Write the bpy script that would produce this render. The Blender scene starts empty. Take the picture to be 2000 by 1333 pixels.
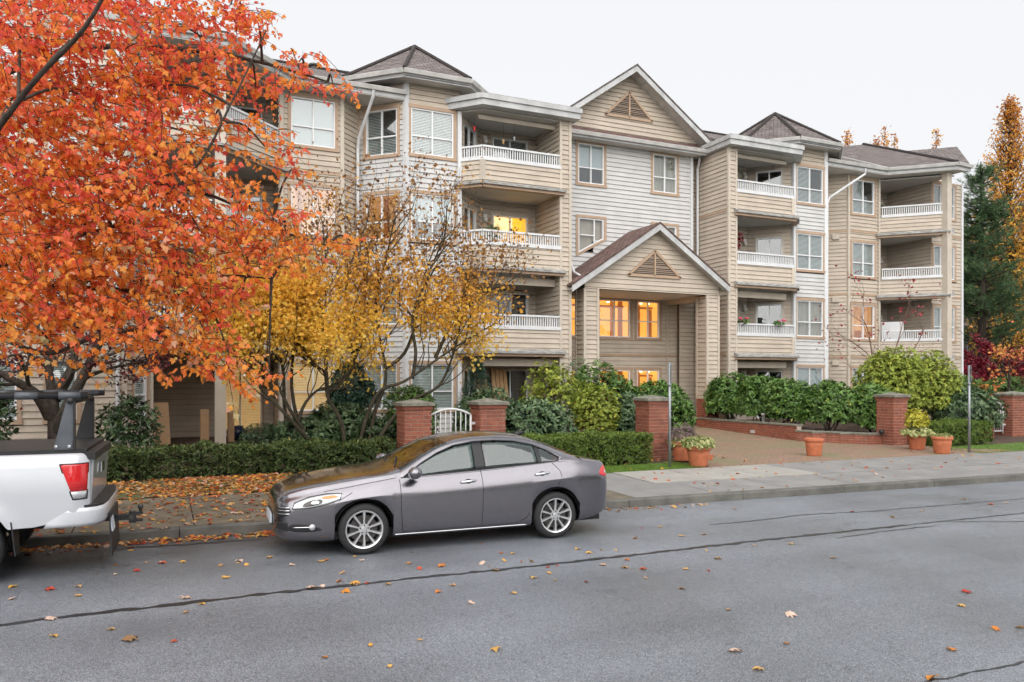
import bpy, math, random
import numpy as np
from mathutils import Vector, Matrix
R = math.radians
random.seed(7); RNG = np.random.default_rng(11)
scene = bpy.context.scene
COL = scene.collection

# ------------------------------------------------------------------ camera, sky, sun, exposure
CAM_H, FPX = 2.25, 1498.0
YAW = math.atan2(1498.0, 3300.0)
CS, SN = math.cos(YAW), math.sin(YAW)
cam = bpy.data.cameras.new('camera'); camo = bpy.data.objects.new('camera', cam); COL.objects.link(camo)
camo.location = (0, 0, CAM_H); camo.rotation_euler = (R(90), 0, -YAW)
cam.sensor_width = 36; cam.sensor_fit = 'HORIZONTAL'; cam.lens = FPX / 2000 * 36
cam.shift_y = 73.5 / 2000; cam.clip_start = 0.1; cam.clip_end = 2000
scene.camera = camo

SUN_EL, SUN_AZ = R(38), R(203)      # soft overcast brightness from behind the viewer's left
world = bpy.data.worlds.new('World'); scene.world = world; world.use_nodes = True
wn, wl = world.node_tree.nodes, world.node_tree.links
bg = wn['Background']; sky = wn.new('ShaderNodeTexSky'); sky.sky_type = 'NISHITA'; sky.sun_disc = False
sky.sun_elevation = SUN_EL; sky.sun_rotation = SUN_AZ; sky.dust_density = 6; sky.air_density = 1.2
hs = wn.new('ShaderNodeHueSaturation'); hs.inputs['Saturation'].default_value = 0.25
mixw = wn.new('ShaderNodeMix'); mixw.data_type = 'RGBA'; mixw.inputs[0].default_value = 0.80
mixw.inputs[7].default_value = (8.9, 9.0, 9.2, 1)          # even cloud deck
wl.new(sky.outputs[0], hs.inputs['Color']); wl.new(hs.outputs[0], mixw.inputs[6]); wl.new(mixw.outputs[2], bg.inputs['Color'])
bg.inputs['Strength'].default_value = 0.0525
sl = bpy.data.lights.new('sun', 'SUN'); sl.energy = 1.5; sl.angle = R(100); sl.color = (1, 0.97, 0.93)
so = bpy.data.objects.new('sun', sl); COL.objects.link(so)
_d = Vector((math.sin(SUN_AZ) * math.cos(SUN_EL), math.cos(SUN_AZ) * math.cos(SUN_EL), math.sin(SUN_EL)))
so.rotation_euler = _d.to_track_quat('Z', 'Y').to_euler(); so.location = (0, 0, 30)
scene.view_settings.view_transform = 'Standard'; scene.view_settings.look = 'None'
scene.view_settings.exposure = 1.18; scene.view_settings.gamma = 1
scene.render.engine = 'CYCLES'
try:
    scene.cycles.max_bounces = 4; scene.cycles.diffuse_bounces = 2; scene.cycles.glossy_bounces = 2; scene.cycles.transparent_max_bounces = 8
    scene.cycles.use_denoising = True; scene.cycles.use_adaptive_sampling = True; scene.cycles.adaptive_threshold = .03; scene.cycles.adaptive_min_samples = 12
    world.cycles.sampling_method = 'MANUAL'; world.cycles.sample_map_resolution = 128
except Exception: pass

# ------------------------------------------------------------------ photo pixel -> place
def ray(px, py):
    u, v = (px - 1000) / FPX, (740 - py) / FPX
    return Vector((CS * u + SN, -SN * u + CS, v))
def atZ(px, py, z=0.0):
    d = ray(px, py); t = (z - CAM_H) / d.z; return Vector((d.x * t, d.y * t, z))
def atY(px, py, Y):
    d = ray(px, py); t = Y / d.y; return Vector((d.x * t, Y, CAM_H + d.z * t))
def atT(px, py, t):
    d = ray(px, py); return Vector((d.x * t, d.y * t, CAM_H + d.z * t))

# ------------------------------------------------------------------ object helpers
def tag(o, label=None, cat=None, group=None, kind=None):
    if label: o['label'] = label
    if cat: o['category'] = cat
    if group: o['group'] = group
    if kind: o['kind'] = kind
    return o
def empty(name, loc=(0, 0, 0), rz=0, label=None, cat=None, group=None):
    o = bpy.data.objects.new(name, None); COL.objects.link(o); o.location = loc; o.rotation_euler = (0, 0, rz)
    o.empty_display_size = 0.2
    return tag(o, label, cat, group)
def link(name, me, parent=None):
    o = bpy.data.objects.new(name, me); COL.objects.link(o)
    if parent is not None:
        o.parent = parent
    return o
def copy_tree(o, parent=None):
    c = o.copy(); COL.objects.link(c); c.parent = parent
    for ch in list(o.children): copy_tree(ch, c)
    return c

def weld(o, ang=35):
    import bmesh
    b = bmesh.new(); b.from_mesh(o.data); bmesh.ops.remove_doubles(b, verts=b.verts, dist=.0006); bmesh.ops.recalc_face_normals(b, faces=b.faces)
    for e in b.edges:
        if len(e.link_faces) == 2 and e.calc_face_angle(0) > R(ang): e.smooth = False
    for f in b.faces: f.smooth = True
    b.to_mesh(o.data); b.free(); return o

class MB:
    """collects shapes, links them as one mesh"""
    def __init__(s): s.v = []; s.f = []; s.m = []; s.uv = {}
    def face(s, pts, m=0, uv=None):
        n = len(s.v); s.v += [tuple(p) for p in pts]; s.f.append(tuple(range(n, n + len(pts)))); s.m.append(m)
        if uv: s.uv[len(s.f) - 1] = uv
        return s
    def hexa(s, p, m=0):
        n = len(s.v); s.v += [tuple(q) for q in p]
        for q in ((0, 3, 2, 1), (4, 5, 6, 7), (0, 1, 5, 4), (1, 2, 6, 5), (2, 3, 7, 6), (3, 0, 4, 7)):
            s.f.append(tuple(n + i for i in q)); s.m.append(m)
        return s
    def box(s, x0, x1, y0, y1, z0, z1, m=0):
        return s.hexa([(x0, y0, z0), (x1, y0, z0), (x1, y1, z0), (x0, y1, z0), (x0, y0, z1), (x1, y0, z1), (x1, y1, z1), (x0, y1, z1)], m)
    def bar(s, a, b, w, h, m=0, up=(0, 0, 1)):
        a, b = Vector(a), Vector(b); d = (b - a).normalized(); u = Vector(up)
        if abs(d.dot(u)) > .99: u = Vector((0, 1, 0))
        r = d.cross(u).normalized() * w / 2; u = r.cross(d).normalized() * h / 2
        return s.hexa([a - r - u, b - r - u, b + r - u, a + r - u, a - r + u, b - r + u, b + r + u, a + r + u], m)
    def tube(s, pts, rad, n=8, m=0, caps=True):
        pts = [Vector(p) for p in pts]
        if not hasattr(rad, '__len__'): rad = [rad] * len(pts)
        base = len(s.v); u = None
        for i, p in enumerate(pts):
            d = (pts[min(i + 1, len(pts) - 1)] - pts[max(i - 1, 0)]).normalized()
            if u is None:
                u = d.cross(Vector((0, 0, 1)) if abs(d.z) < .9 else Vector((1, 0, 0))).normalized()
            else:
                u = (u - d * u.dot(d)).normalized()
            w = d.cross(u)
            for k in range(n):
                a = 2 * math.pi * k / n
                s.v.append(tuple(p + (u * math.cos(a) + w * math.sin(a)) * rad[i]))
        for i in range(len(pts) - 1):
            for k in range(n):
                s.f.append((base + i * n + k, base + i * n + (k + 1) % n, base + (i + 1) * n + (k + 1) % n, base + (i + 1) * n + k)); s.m.append(m)
        if caps:
            s.f.append(tuple(base + k for k in reversed(range(n)))); s.m.append(m)
            e = base + (len(pts) - 1) * n; s.f.append(tuple(e + k for k in range(n))); s.m.append(m)
        return s
    def lathe(s, prof, n=24, c=(0, 0, 0), m=0, axis='z'):
        base = len(s.v)
        for r, z in prof:
            for k in range(n):
                a = 2 * math.pi * k / n; x, y = r * math.cos(a), r * math.sin(a)
                p = (x, y, z) if axis == 'z' else (x, z, y)
                s.v.append((p[0] + c[0], p[1] + c[1], p[2] + c[2]))
        for i in range(len(prof) - 1):
            for k in range(n):
                s.f.append((base + i * n + k, base + i * n + (k + 1) % n, base + (i + 1) * n + (k + 1) % n, base + (i + 1) * n + k)); s.m.append(m)
        return s
    def prism(s, poly, z0, z1, m=0):
        n = len(poly); b = len(s.v)
        s.v += [(p[0], p[1], z0) for p in poly] + [(p[0], p[1], z1) for p in poly]
        s.f.append(tuple(b + i for i in reversed(range(n)))); s.m.append(m)
        s.f.append(tuple(b + n + i for i in range(n))); s.m.append(m)
        for i in range(n):
            j = (i + 1) % n; s.f.append((b + i, b + j, b + n + j, b + n + i)); s.m.append(m)
        return s
    def build(s, name, mats, parent=None, smooth=False, shift=None):
        me = bpy.data.meshes.new(name)
        v = s.v if shift is None else [(a - shift[0], b - shift[1], c - shift[2]) for a, b, c in s.v]
        me.from_pydata(v, [], s.f)
        if not isinstance(mats, (list, tuple)): mats = [mats]
        for m in mats: me.materials.append(m)
        if len(mats) > 1: me.polygons.foreach_set('material_index', s.m)
        if s.uv:
            ul = me.uv_layers.new(name='UVMap')
            for fi, uv in s.uv.items():
                for li, q in zip(me.polygons[fi].loop_indices, uv): ul.data[li].uv = q
        if smooth: me.polygons.foreach_set('use_smooth', [True] * len(me.polygons))
        me.update()
        return link(name, me, parent)

class Fr:
    """wall frame: a runs left to right seen from outside, o outwards"""
    def __init__(s, p0, p1):
        s.p = Vector((p0[0], p0[1], 0)); d = Vector((p1[0] - p0[0], p1[1] - p0[1], 0)); s.L = d.length
        s.d = d.normalized(); s.n = Vector((s.d.y, -s.d.x, 0))
    def P(s, a, z, o=0.0): q = s.p + s.d * a + s.n * o; return (q.x, q.y, z)
    def box(s, mb, a0, a1, z0, z1, o0, o1, m=0):
        P = s.P
        return mb.hexa([P(a0, z0, o1), P(a1, z0, o1), P(a1, z0, o0), P(a0, z0, o0), P(a0, z1, o1), P(a1, z1, o1), P(a1, z1, o0), P(a0, z1, o0)], m)

# ------------------------------------------------------------------ materials
def mat(name, col, rough=.6, metal=0., spec=.5, var=0., vscale=4., bump=0., bscale=60., coat=0., emit=None, es=0., stretch=None, detail=4):
    m = bpy.data.materials.new(name); m.use_nodes = True; m.cycles.emission_sampling = 'NONE'
    nt = m.node_tree; b = nt.nodes['Principled BSDF']
    b.inputs['Base Color'].default_value = (*col, 1); b.inputs['Roughness'].default_value = rough
    b.inputs['Metallic'].default_value = metal; b.inputs['Specular IOR Level'].default_value = spec
    if coat: b.inputs['Coat Weight'].default_value = coat; b.inputs['Coat Roughness'].default_value = .09
    if emit: b.inputs['Emission Color'].default_value = (*emit, 1); b.inputs['Emission Strength'].default_value = es
    tc = None
    def coords():
        nonlocal tc
        if tc is None:
            g = nt.nodes.new('ShaderNodeNewGeometry'); tc = g.outputs['Position']
            if stretch:
                mp = nt.nodes.new('ShaderNodeMapping'); mp.inputs['Scale'].default_value = stretch
                nt.links.new(tc, mp.inputs['Vector']); tc = mp.outputs[0]
        return tc
    if var:
        n = nt.nodes.new('ShaderNodeTexNoise'); n.inputs['Scale'].default_value = vscale; n.inputs['Detail'].default_value = detail
        nt.links.new(coords(), n.inputs['Vector'])
        r = nt.nodes.new('ShaderNodeValToRGB'); nt.links.new(n.outputs[0], r.inputs[0])
        r.color_ramp.elements[0].position = .3; r.color_ramp.elements[1].position = .7
        r.color_ramp.elements[0].color = (*[max(0, c * (1 - var)) for c in col], 1)
        r.color_ramp.elements[1].color = (*[min(1, c * (1 + var * .6)) for c in col], 1)
        nt.links.new(r.outputs[0], b.inputs['Base Color'])
    if bump:
        n = nt.nodes.new('ShaderNodeTexNoise'); n.inputs['Scale'].default_value = bscale; n.inputs['Detail'].default_value = 3
        nt.links.new(coords(), n.inputs['Vector'])
        bp = nt.nodes.new('ShaderNodeBump'); bp.inputs['Strength'].default_value = bump; bp.inputs['Distance'].default_value = .01
        nt.links.new(n.outputs[0], bp.inputs['Height']); nt.links.new(bp.outputs[0], b.inputs['Normal'])
    return m
def nodes(m): return m.node_tree.nodes, m.node_tree.links, m.node_tree.nodes['Principled BSDF']
def ramp_mat(name, stops, rough=.55, trans=.25, attr='rnd', spec=.3):
    """leaf material: colour picked per leaf from a natural range"""
    m = bpy.data.materials.new(name); m.use_nodes = True; n, l, b = nodes(m)
    a = n.new('ShaderNodeAttribute'); a.attribute_name = attr
    r = n.new('ShaderNodeValToRGB'); el = r.color_ramp.elements
    while len(el) < len(stops): el.new(.5)
    for e, (p, c) in zip(el, stops): e.position = p; e.color = (*c, 1)
    l.new(a.outputs['Fac'], r.inputs[0]); l.new(r.outputs[0], b.inputs['Base Color'])
    b.inputs['Roughness'].default_value = rough; b.inputs['Specular IOR Level'].default_value = spec
    if trans:
        t = n.new('ShaderNodeBsdfTranslucent'); l.new(r.outputs[0], t.inputs['Color'])
        mx = n.new('ShaderNodeMixShader'); mx.inputs[0].default_value = trans
        l.new(b.outputs[0], mx.inputs[1]); l.new(t.outputs[0], mx.inputs[2]); l.new(mx.outputs[0], n['Material Output'].inputs[0])
    return m
def glass_mat(name, tint=(.9, .95, .95), refl=1.0, ior=.08):
    m = bpy.data.materials.new(name); m.use_nodes = True; n, l, b = nodes(m)
    lw = n.new('ShaderNodeLayerWeight'); lw.inputs[0].default_value = .5
    pw = n.new('ShaderNodeMath'); pw.operation = 'POWER'; pw.inputs[1].default_value = 4.5; l.new(lw.outputs['Facing'], pw.inputs[0])
    fr = n.new('ShaderNodeMath'); fr.operation = 'MULTIPLY_ADD'; fr.inputs[1].default_value = .75; fr.inputs[2].default_value = ior; l.new(pw.outputs[0], fr.inputs[0])
    t = n.new('ShaderNodeBsdfTransparent'); t.inputs[0].default_value = (*tint, 1)
    g = n.new('ShaderNodeBsdfGlossy'); g.inputs['Roughness'].default_value = .01; g.inputs['Color'].default_value = (refl, refl, refl, 1)
    nz = n.new('ShaderNodeTexNoise'); nz.inputs['Scale'].default_value = 1.1; ge = n.new('ShaderNodeNewGeometry')
    l.new(ge.outputs['Position'], nz.inputs['Vector'])
    bp = n.new('ShaderNodeBump'); bp.inputs['Strength'].default_value = .12; bp.inputs['Distance'].default_value = .03; l.new(nz.outputs[0], bp.inputs['Height'])
    l.new(bp.outputs[0], g.inputs['Normal'])
    mx = n.new('ShaderNodeMixShader'); l.new(fr.outputs[0], mx.inputs[0]); l.new(t.outputs[0], mx.inputs[1]); l.new(g.outputs[0], mx.inputs[2])
    l.new(mx.outputs[0], n['Material Output'].inputs[0]); n.remove(b)
    return m

M = {}
M['beige'] = mat('beige_siding', (.53, .455, .372), .62, var=.14, vscale=1.2, bump=.12, bscale=40, stretch=(1, 1, 4), spec=.3)
M['white_siding'] = mat('white_siding', (.585, .58, .57), .6, var=.10, vscale=1.5, bump=.12, bscale=40, stretch=(1, 1, 4), spec=.3)
M['backing'] = mat('lap_shadow_backing', (.10, .085, .07), .8)  # near-black so the gaps under the boards draw painted lap shadows
M['cream'] = mat('cream_trim', (.55, .485, .40), .6, var=.07, vscale=3)
M['tan'] = mat('tan_trim', (.44, .31, .215), .6, var=.1, vscale=3)
M['white'] = mat('white_paint', (.68, .69, .70), .5, var=.05, vscale=3)
M['fascia'] = mat('fascia_paint', (.51, .515, .515), .55, var=.2, vscale=2.5, stretch=(1, 1, .35), detail=8)
M['gutter'] = mat('gutter_metal', (.50, .49, .47), .5, var=.2, vscale=3)
M['flash'] = mat('weathered_flashing', (.36, .35, .33), .7, var=.5, vscale=3.5, detail=9, stretch=(1.4, 1.4, 5))
M['soffit'] = mat('soffit_boards', (.55, .53, .50), .7, var=.08)
M['ceil'] = mat('balcony_ceiling', (.56, .54, .51), .75, var=.06)
M['slab'] = mat('balcony_floor', (.33, .32, .31), .8)
M['louvre'] = mat('louvre_brown', (.31, .23, .17), .6)
M['vinyl'] = mat('window_vinyl', (.80, .81, .82), .4)
M['blind'] = mat('blind_slats', (.66, .68, .67), .55)
M['blind_warm'] = mat('glowing_warm_slats', (.78, .68, .45), .6, emit=(1, .75, .36), es=.11)  # slats glow themselves, standing in for lamplight behind them
M['shade'] = mat('roller_shade', (.40, .43, .44), .7)
M['curtain'] = mat('curtain_cloth', (.36, .32, .27), .9, var=.2, vscale=6, stretch=(6, 6, .2))
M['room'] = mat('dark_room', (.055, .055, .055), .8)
M['glass'] = glass_mat('window_glass', (.93, .96, .96), ior=.10)
M['screen'] = mat('insect_screen', (.16, .17, .18), .7)
M['orange_lit'] = mat('glowing_lobby_wall', (.75, .42, .12), .7, emit=(1.0, .47, .09), es=.46, var=.45, vscale=1.1)  # wall emits its own glow in place of lobby lamps
M['yellow_lit'] = mat('glowing_room_wall', (.8, .55, .1), .7, emit=(1.0, .50, .05), es=.42, var=.5, vscale=1.6)  # emissive wall stands in for the room's lamp
M['amber_lit'] = mat('glowing_warm_wall', (.55, .32, .14), .7, emit=(1.0, .48, .16), es=.16, var=.5, vscale=1.5)  # faint emission put on the wall for lamplight inside
M['lamp_lit'] = mat('lit_lamp', (1, .9, .7), .5, emit=(1, .85, .55), es=3.0)
M['wood_post'] = mat('glowing_wood', (.28, .10, .03), .5, emit=(.8, .2, .02), es=.10)  # wood carries a small added glow for the warm interior light
M['lamp_glass'] = mat('wall_lamp_glass', (.72, .70, .66), .35)
M['lamp_metal'] = mat('lamp_metal', (.07, .065, .06), .5)
def streaks(m, amt=.16, sc=(1.3, 1.3, .16)):
    """faint rain streaks and weathering over whatever colour the paint has"""
    n, l, b = nodes(m); g = n.new('ShaderNodeNewGeometry'); mp = n.new('ShaderNodeMapping'); mp.inputs['Scale'].default_value = sc; l.new(g.outputs['Position'], mp.inputs['Vector'])
    z = n.new('ShaderNodeTexNoise'); z.inputs['Scale'].default_value = 1.6; z.inputs['Detail'].default_value = 7; z.inputs['Roughness'].default_value = .65; l.new(mp.outputs[0], z.inputs['Vector'])
    r = n.new('ShaderNodeMapRange'); r.inputs[1].default_value = .38; r.inputs[2].default_value = .62; r.inputs[3].default_value = 1 - amt; r.inputs[4].default_value = 1.03; l.new(z.outputs[0], r.inputs[0])
    src = b.inputs['Base Color'].links[0].from_socket; mx = n.new('ShaderNodeMix'); mx.data_type = 'RGBA'; mx.blend_type = 'MULTIPLY'; mx.inputs[0].default_value = 1
    l.new(src, mx.inputs[6]); l.new(r.outputs[0], mx.inputs[7]); l.new(mx.outputs[2], b.inputs['Base Color'])
for k, a in (('beige', .05), ('white_siding', .055), ('fascia', .14), ('white', .06), ('cream', .06)): streaks(M[k], a)
def shingle(name, c1, c2):
    m = mat(name, c1, .85); n, l, b = nodes(m)
    uv = n.new('ShaderNodeUVMap'); br = n.new('ShaderNodeTexBrick'); br.inputs['Scale'].default_value = 1
    br.inputs['Brick Width'].default_value = .30; br.inputs['Row Height'].default_value = .145; br.inputs['Mortar Size'].default_value = .018
    br.inputs['Color1'].default_value = (*c1, 1); br.inputs['Color2'].default_value = (*c2, 1); br.inputs['Mortar'].default_value = (*[c * .3 for c in c1], 1)
    br.inputs['Bias'].default_value = 0
    l.new(uv.outputs[0], br.inputs['Vector'])
    nz = n.new('ShaderNodeTexNoise'); nz.inputs['Scale'].default_value = 2.2; nz.inputs['Detail'].default_value = 6; l.new(uv.outputs[0], nz.inputs['Vector'])
    mx = n.new('ShaderNodeMix'); mx.data_type = 'RGBA'; mx.blend_type = 'OVERLAY'; mx.inputs[0].default_value = .55
    l.new(br.outputs[0], mx.inputs[6]); l.new(nz.outputs[0], mx.inputs[7]); l.new(mx.outputs[2], b.inputs['Base Color'])
    bp = n.new('ShaderNodeBump'); bp.inputs['Strength'].default_value = .6; bp.inputs['Distance'].default_value = .015
    l.new(br.outputs['Fac'], bp.inputs['Height']); bp.invert = True; l.new(bp.outputs[0], b.inputs['Normal'])
    return m
M['roof'] = shingle('asphalt_shingles', (.13, .105, .10), (.235, .20, .19))
M['roof_red'] = shingle('reddish_shingles', (.15, .085, .075), (.235, .15, .13))
# ------------------------------------------------------------------ ground materials
def kerbY(x): return 11.80 - .062 * x
def lawnY(x): return 14.60 - .030 * x
def gz(x, y):
    k = kerbY(x)
    return float(np.interp(y, [k, lawnY(x), 17, 20, 22.5, 30], [.14, .19, .23, .36, .47, .50]))
def asphalt():
    m = mat('wet_asphalt', (.085, .09, .098), .5, spec=.5); n, l, b = nodes(m)
    g = n.new('ShaderNodeNewGeometry')
    vo = n.new('ShaderNodeTexVoronoi'); vo.inputs['Scale'].default_value = 120; l.new(g.outputs['Position'], vo.inputs['Vector'])
    nz = n.new('ShaderNodeTexNoise'); nz.inputs['Scale'].default_value = .55; nz.inputs['Detail'].default_value = 7; l.new(g.outputs['Position'], nz.inputs['Vector'])
    r1 = n.new('ShaderNodeValToRGB'); l.new(vo.outputs['Color'], r1.inputs[0])
    e = r1.color_ramp.elements; e[0].color = (.118, .127, .143, 1); e[1].color = (.335, .358, .395, 1); e[0].position = .25; e[1].position = .95
    r2 = n.new('ShaderNodeValToRGB'); l.new(nz.outputs[0], r2.inputs[0]); e = r2.color_ramp.elements
    e[0].position = .35; e[0].color = (.84, .84, .84, 1); e[1].position = .68; e[1].color = (1.06, 1.06, 1.07, 1)
    mx = n.new('ShaderNodeMix'); mx.data_type = 'RGBA'; mx.blend_type = 'MULTIPLY'; mx.inputs[0].default_value = 1
    l.new(r1.outputs[0], mx.inputs[6]); l.new(r2.outputs[0], mx.inputs[7]); l.new(mx.outputs[2], b.inputs['Base Color'])
    lm = n.new('ShaderNodeMapping'); lm.inputs['Scale'].default_value = (.05, .75, 1); l.new(g.outputs['Position'], lm.inputs['Vector'])   # tyre-worn lanes and stains
    ln = n.new('ShaderNodeTexNoise'); ln.inputs['Scale'].default_value = 1.0; ln.inputs['Detail'].default_value = 5; l.new(lm.outputs[0], ln.inputs['Vector'])
    st = n.new('ShaderNodeTexNoise'); st.inputs['Scale'].default_value = 1.7; st.inputs['Detail'].default_value = 8; st.inputs['Roughness'].default_value = .7; l.new(g.outputs['Position'], st.inputs['Vector'])
    lr = n.new('ShaderNodeMapRange'); lr.inputs[1].default_value = .38; lr.inputs[2].default_value = .62; lr.inputs[3].default_value = .86; lr.inputs[4].default_value = 1.08; l.new(ln.outputs[0], lr.inputs[0])
    sr = n.new('ShaderNodeMapRange'); sr.inputs[1].default_value = .28; sr.inputs[2].default_value = .40; sr.inputs[3].default_value = .55; sr.inputs[4].default_value = 1.0; l.new(st.outputs[0], sr.inputs[0])
    lx = n.new('ShaderNodeMath'); lx.operation = 'MULTIPLY'; l.new(lr.outputs[0], lx.inputs[0]); l.new(sr.outputs[0], lx.inputs[1])
    m3 = n.new('ShaderNodeMix'); m3.data_type = 'RGBA'; m3.blend_type = 'MULTIPLY'; m3.inputs[0].default_value = 1; l.new(mx.outputs[2], m3.inputs[6]); l.new(lx.outputs[0], m3.inputs[7]); mx = m3
    sx = n.new('ShaderNodeSeparateXYZ'); l.new(g.outputs['Position'], sx.inputs[0])      # damp gutter strip under the trees
    wy = n.new('ShaderNodeMapRange'); wy.inputs[1].default_value = 9.0; wy.inputs[2].default_value = 11.6; l.new(sx.outputs[1], wy.inputs[0])
    wx = n.new('ShaderNodeMapRange'); wx.inputs[1].default_value = 7.5; wx.inputs[2].default_value = 2.0; l.new(sx.outputs[0], wx.inputs[0])
    wm = n.new('ShaderNodeMath'); wm.operation = 'MULTIPLY'; l.new(wy.outputs[0], wm.inputs[0]); l.new(wx.outputs[0], wm.inputs[1])
    wn2 = n.new('ShaderNodeTexNoise'); wn2.inputs['Scale'].default_value = 1.6; wn2.inputs['Detail'].default_value = 6; l.new(g.outputs['Position'], wn2.inputs['Vector'])
    wa = n.new('ShaderNodeMath'); wa.operation = 'MULTIPLY_ADD'; wa.inputs[1].default_value = 1.4; wa.inputs[2].default_value = .2; l.new(wn2.outputs[0], wa.inputs[0])
    wf = n.new('ShaderNodeMath'); wf.operation = 'MULTIPLY'; wf.use_clamp = True; l.new(wm.outputs[0], wf.inputs[0]); l.new(wa.outputs[0], wf.inputs[1])
    wc = n.new('ShaderNodeMix'); wc.data_type = 'RGBA'; wc.blend_type = 'MULTIPLY'; wc.inputs[7].default_value = (.34, .33, .32, 1)
    l.new(wf.outputs[0], wc.inputs[0]); l.new(mx.outputs[2], wc.inputs[6]); l.new(wc.outputs[2], b.inputs['Base Color'])
    rr = n.new('ShaderNodeMapRange'); rr.inputs[1].default_value = .35; rr.inputs[2].default_value = .7; rr.inputs[3].default_value = .30; rr.inputs[4].default_value = .55
    l.new(nz.outputs[0], rr.inputs[0]); l.new(rr.outputs[0], b.inputs['Roughness'])
    bp = n.new('ShaderNodeBump'); bp.inputs['Strength'].default_value = .55; bp.inputs['Distance'].default_value = .006
    l.new(vo.outputs['Distance'], bp.inputs['Height']); l.new(bp.outputs[0], b.inputs['Normal'])
    return m
M['asphalt'] = asphalt()
M['tar'] = mat('tar_seam', (.022, .022, .024), .35, bump=.5, bscale=60)
M['concrete'] = mat('aggregate_concrete', (.255, .25, .245), .7, var=.18, vscale=2.0, bump=.5, bscale=120, detail=9)
M['pale_concrete'] = mat('pale_concrete', (.36, .345, .315), .7, var=.14, vscale=2.5, bump=.2, bscale=90, detail=8)
M['mossy'] = mat('mossy_wet_concrete', (.17, .145, .105), .55, var=.4, vscale=2.2, bump=.4, bscale=110, detail=9)
M['kerb'] = mat('kerb_concrete', (.135, .13, .115), .7, var=.4, vscale=3.0, bump=.5, bscale=80, detail=8)
M['soil'] = mat('bark_mulch', (.085, .052, .034), .9, var=.5, vscale=14, bump=.9, bscale=45)
M['far_ground'] = mat('far_ground', (.10, .12, .06), .9, var=.3, vscale=.5)
M['turf'] = mat('turf', (.11, .19, .035), .85, var=.45, vscale=5, bump=.6, bscale=70, detail=8)
M['mossturf'] = mat('thin_mossy_turf', (.10, .10, .04), .85, var=.5, vscale=3, bump=.6, bscale=60, detail=8)
def paver_mat():
    m = mat('brick_pavers', (.3, .2, .15), .7); n, l, b = nodes(m)
    g = n.new('ShaderNodeNewGeometry'); br = n.new('ShaderNodeTexBrick'); br.inputs['Scale'].default_value = 1
    br.inputs['Brick Width'].default_value = .21; br.inputs['Row Height'].default_value = .105; br.inputs['Mortar Size'].default_value = .006
    br.inputs['Color1'].default_value = (.33, .205, .145, 1); br.inputs['Color2'].default_value = (.26, .17, .125, 1); br.inputs['Mortar'].default_value = (.10, .10, .06, 1)
    l.new(g.outputs['Position'], br.inputs['Vector'])
    nz = n.new('ShaderNodeTexNoise'); nz.inputs['Scale'].default_value = .9; nz.inputs['Detail'].default_value = 7; l.new(g.outputs['Position'], nz.inputs['Vector'])
    r = n.new('ShaderNodeValToRGB'); l.new(nz.outputs[0], r.inputs[0]); r.color_ramp.elements[0].position = .46; r.color_ramp.elements[1].position = .72
    mx = n.new('ShaderNodeMix'); mx.data_type = 'RGBA'; mx.inputs[7].default_value = (.20, .19, .10, 1)
    l.new(r.outputs[0], mx.inputs[0]); l.new(br.outputs[0], mx.inputs[6]); l.new(mx.outputs[2], b.inputs['Base Color'])
    bp = n.new('ShaderNodeBump'); bp.inputs['Strength'].default_value = .4; bp.inputs['Distance'].default_value = .005; bp.invert = True
    l.new(br.outputs['Fac'], bp.inputs['Height']); l.new(bp.outputs[0], b.inputs['Normal'])
    return m
M['pavers'] = paver_mat()
M['brick'] = mat('red_brick', (.31, .10, .06), .75, var=.28, vscale=7, bump=.4, bscale=90)
M['brick2'] = mat('red_brick_dark', (.25, .08, .05), .75, var=.28, vscale=7, bump=.4, bscale=90)
M['mortar'] = mat('mortar', (.44, .35, .29), .9, bump=.4, bscale=120)
M['cap'] = mat('mossy_stone_cap', (.21, .205, .165), .8, var=.4, vscale=6, bump=.5, bscale=60, detail=8)

# ------------------------------------------------------------------ ground
mb = MB(); mb.face([(-700, -700, -.35), (700, -700, -.35), (700, 900, -.35), (-700, 900, -.35)])
tag(mb.build('ground', M['far_ground']), kind='structure')
XS = [-60, -30, -12, -6] + [i * 1.0 for i in range(-4, 34)] + [40, 60, 90]
mb = MB()
for a, b in zip(XS, XS[1:]): mb.face([(a, -9, 0), (b, -9, 0), (b, kerbY(b) + .02, 0), (a, kerbY(a) + .02, 0)])
tag(mb.build('road', M['asphalt']), kind='structure')
def strip(mb, pts, w, z, jig=.02):
    pts = [Vector((p[0], p[1], z)) for p in pts]; fine = []
    for p, q in zip(pts, pts[1:]):
        k = max(2, int((q - p).length / .09))
        for i in range(k): fine.append(p.lerp(q, i / k))
    fine.append(pts[-1]); L, Rr = [], []
    for i, p in enumerate(fine):
        d = (fine[min(i + 1, len(fine) - 1)] - fine[max(i - 1, 0)]).normalized(); nn = Vector((-d.y, d.x, 0))
        e = min(1, i / 3 + .15, (len(fine) - 1 - i) / 3 + .15)
        p = p + nn * random.uniform(-jig, jig)
        L.append(p + nn * w * e * random.uniform(.15, .8)); Rr.append(p - nn * w * e * random.uniform(.15, .8))
    for i in range(len(fine) - 1): mb.face([Rr[i], Rr[i + 1], L[i + 1], L[i]])
mb = MB()
strip(mb, [(-9, 8.36), (-1.4, 8.32), (1, 8.36), (4.2, 8.27), (7.5, 8.27), (10.5, 8.22)], .085, .004, .012)
strip(mb, [(10.5, 8.22), (13.1, 8.14), (20, 8.0), (40, 7.4)], .045, .004, .012)
strip(mb, [(7.6, 9.47), (8.8, 9.47), (9.6, 9.55), (10.9, 9.32), (14.6, 9.12), (20, 8.9)], .035, .004, .02)
strip(mb, [(11.2, 8.15), (11.8, 7.9), (12.6, 7.5)], .03, .004, .02)
strip(mb, [(8.6, 7.95), (9.6, 8.02), (10.8, 8.0)], .03, .004, .02)
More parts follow.
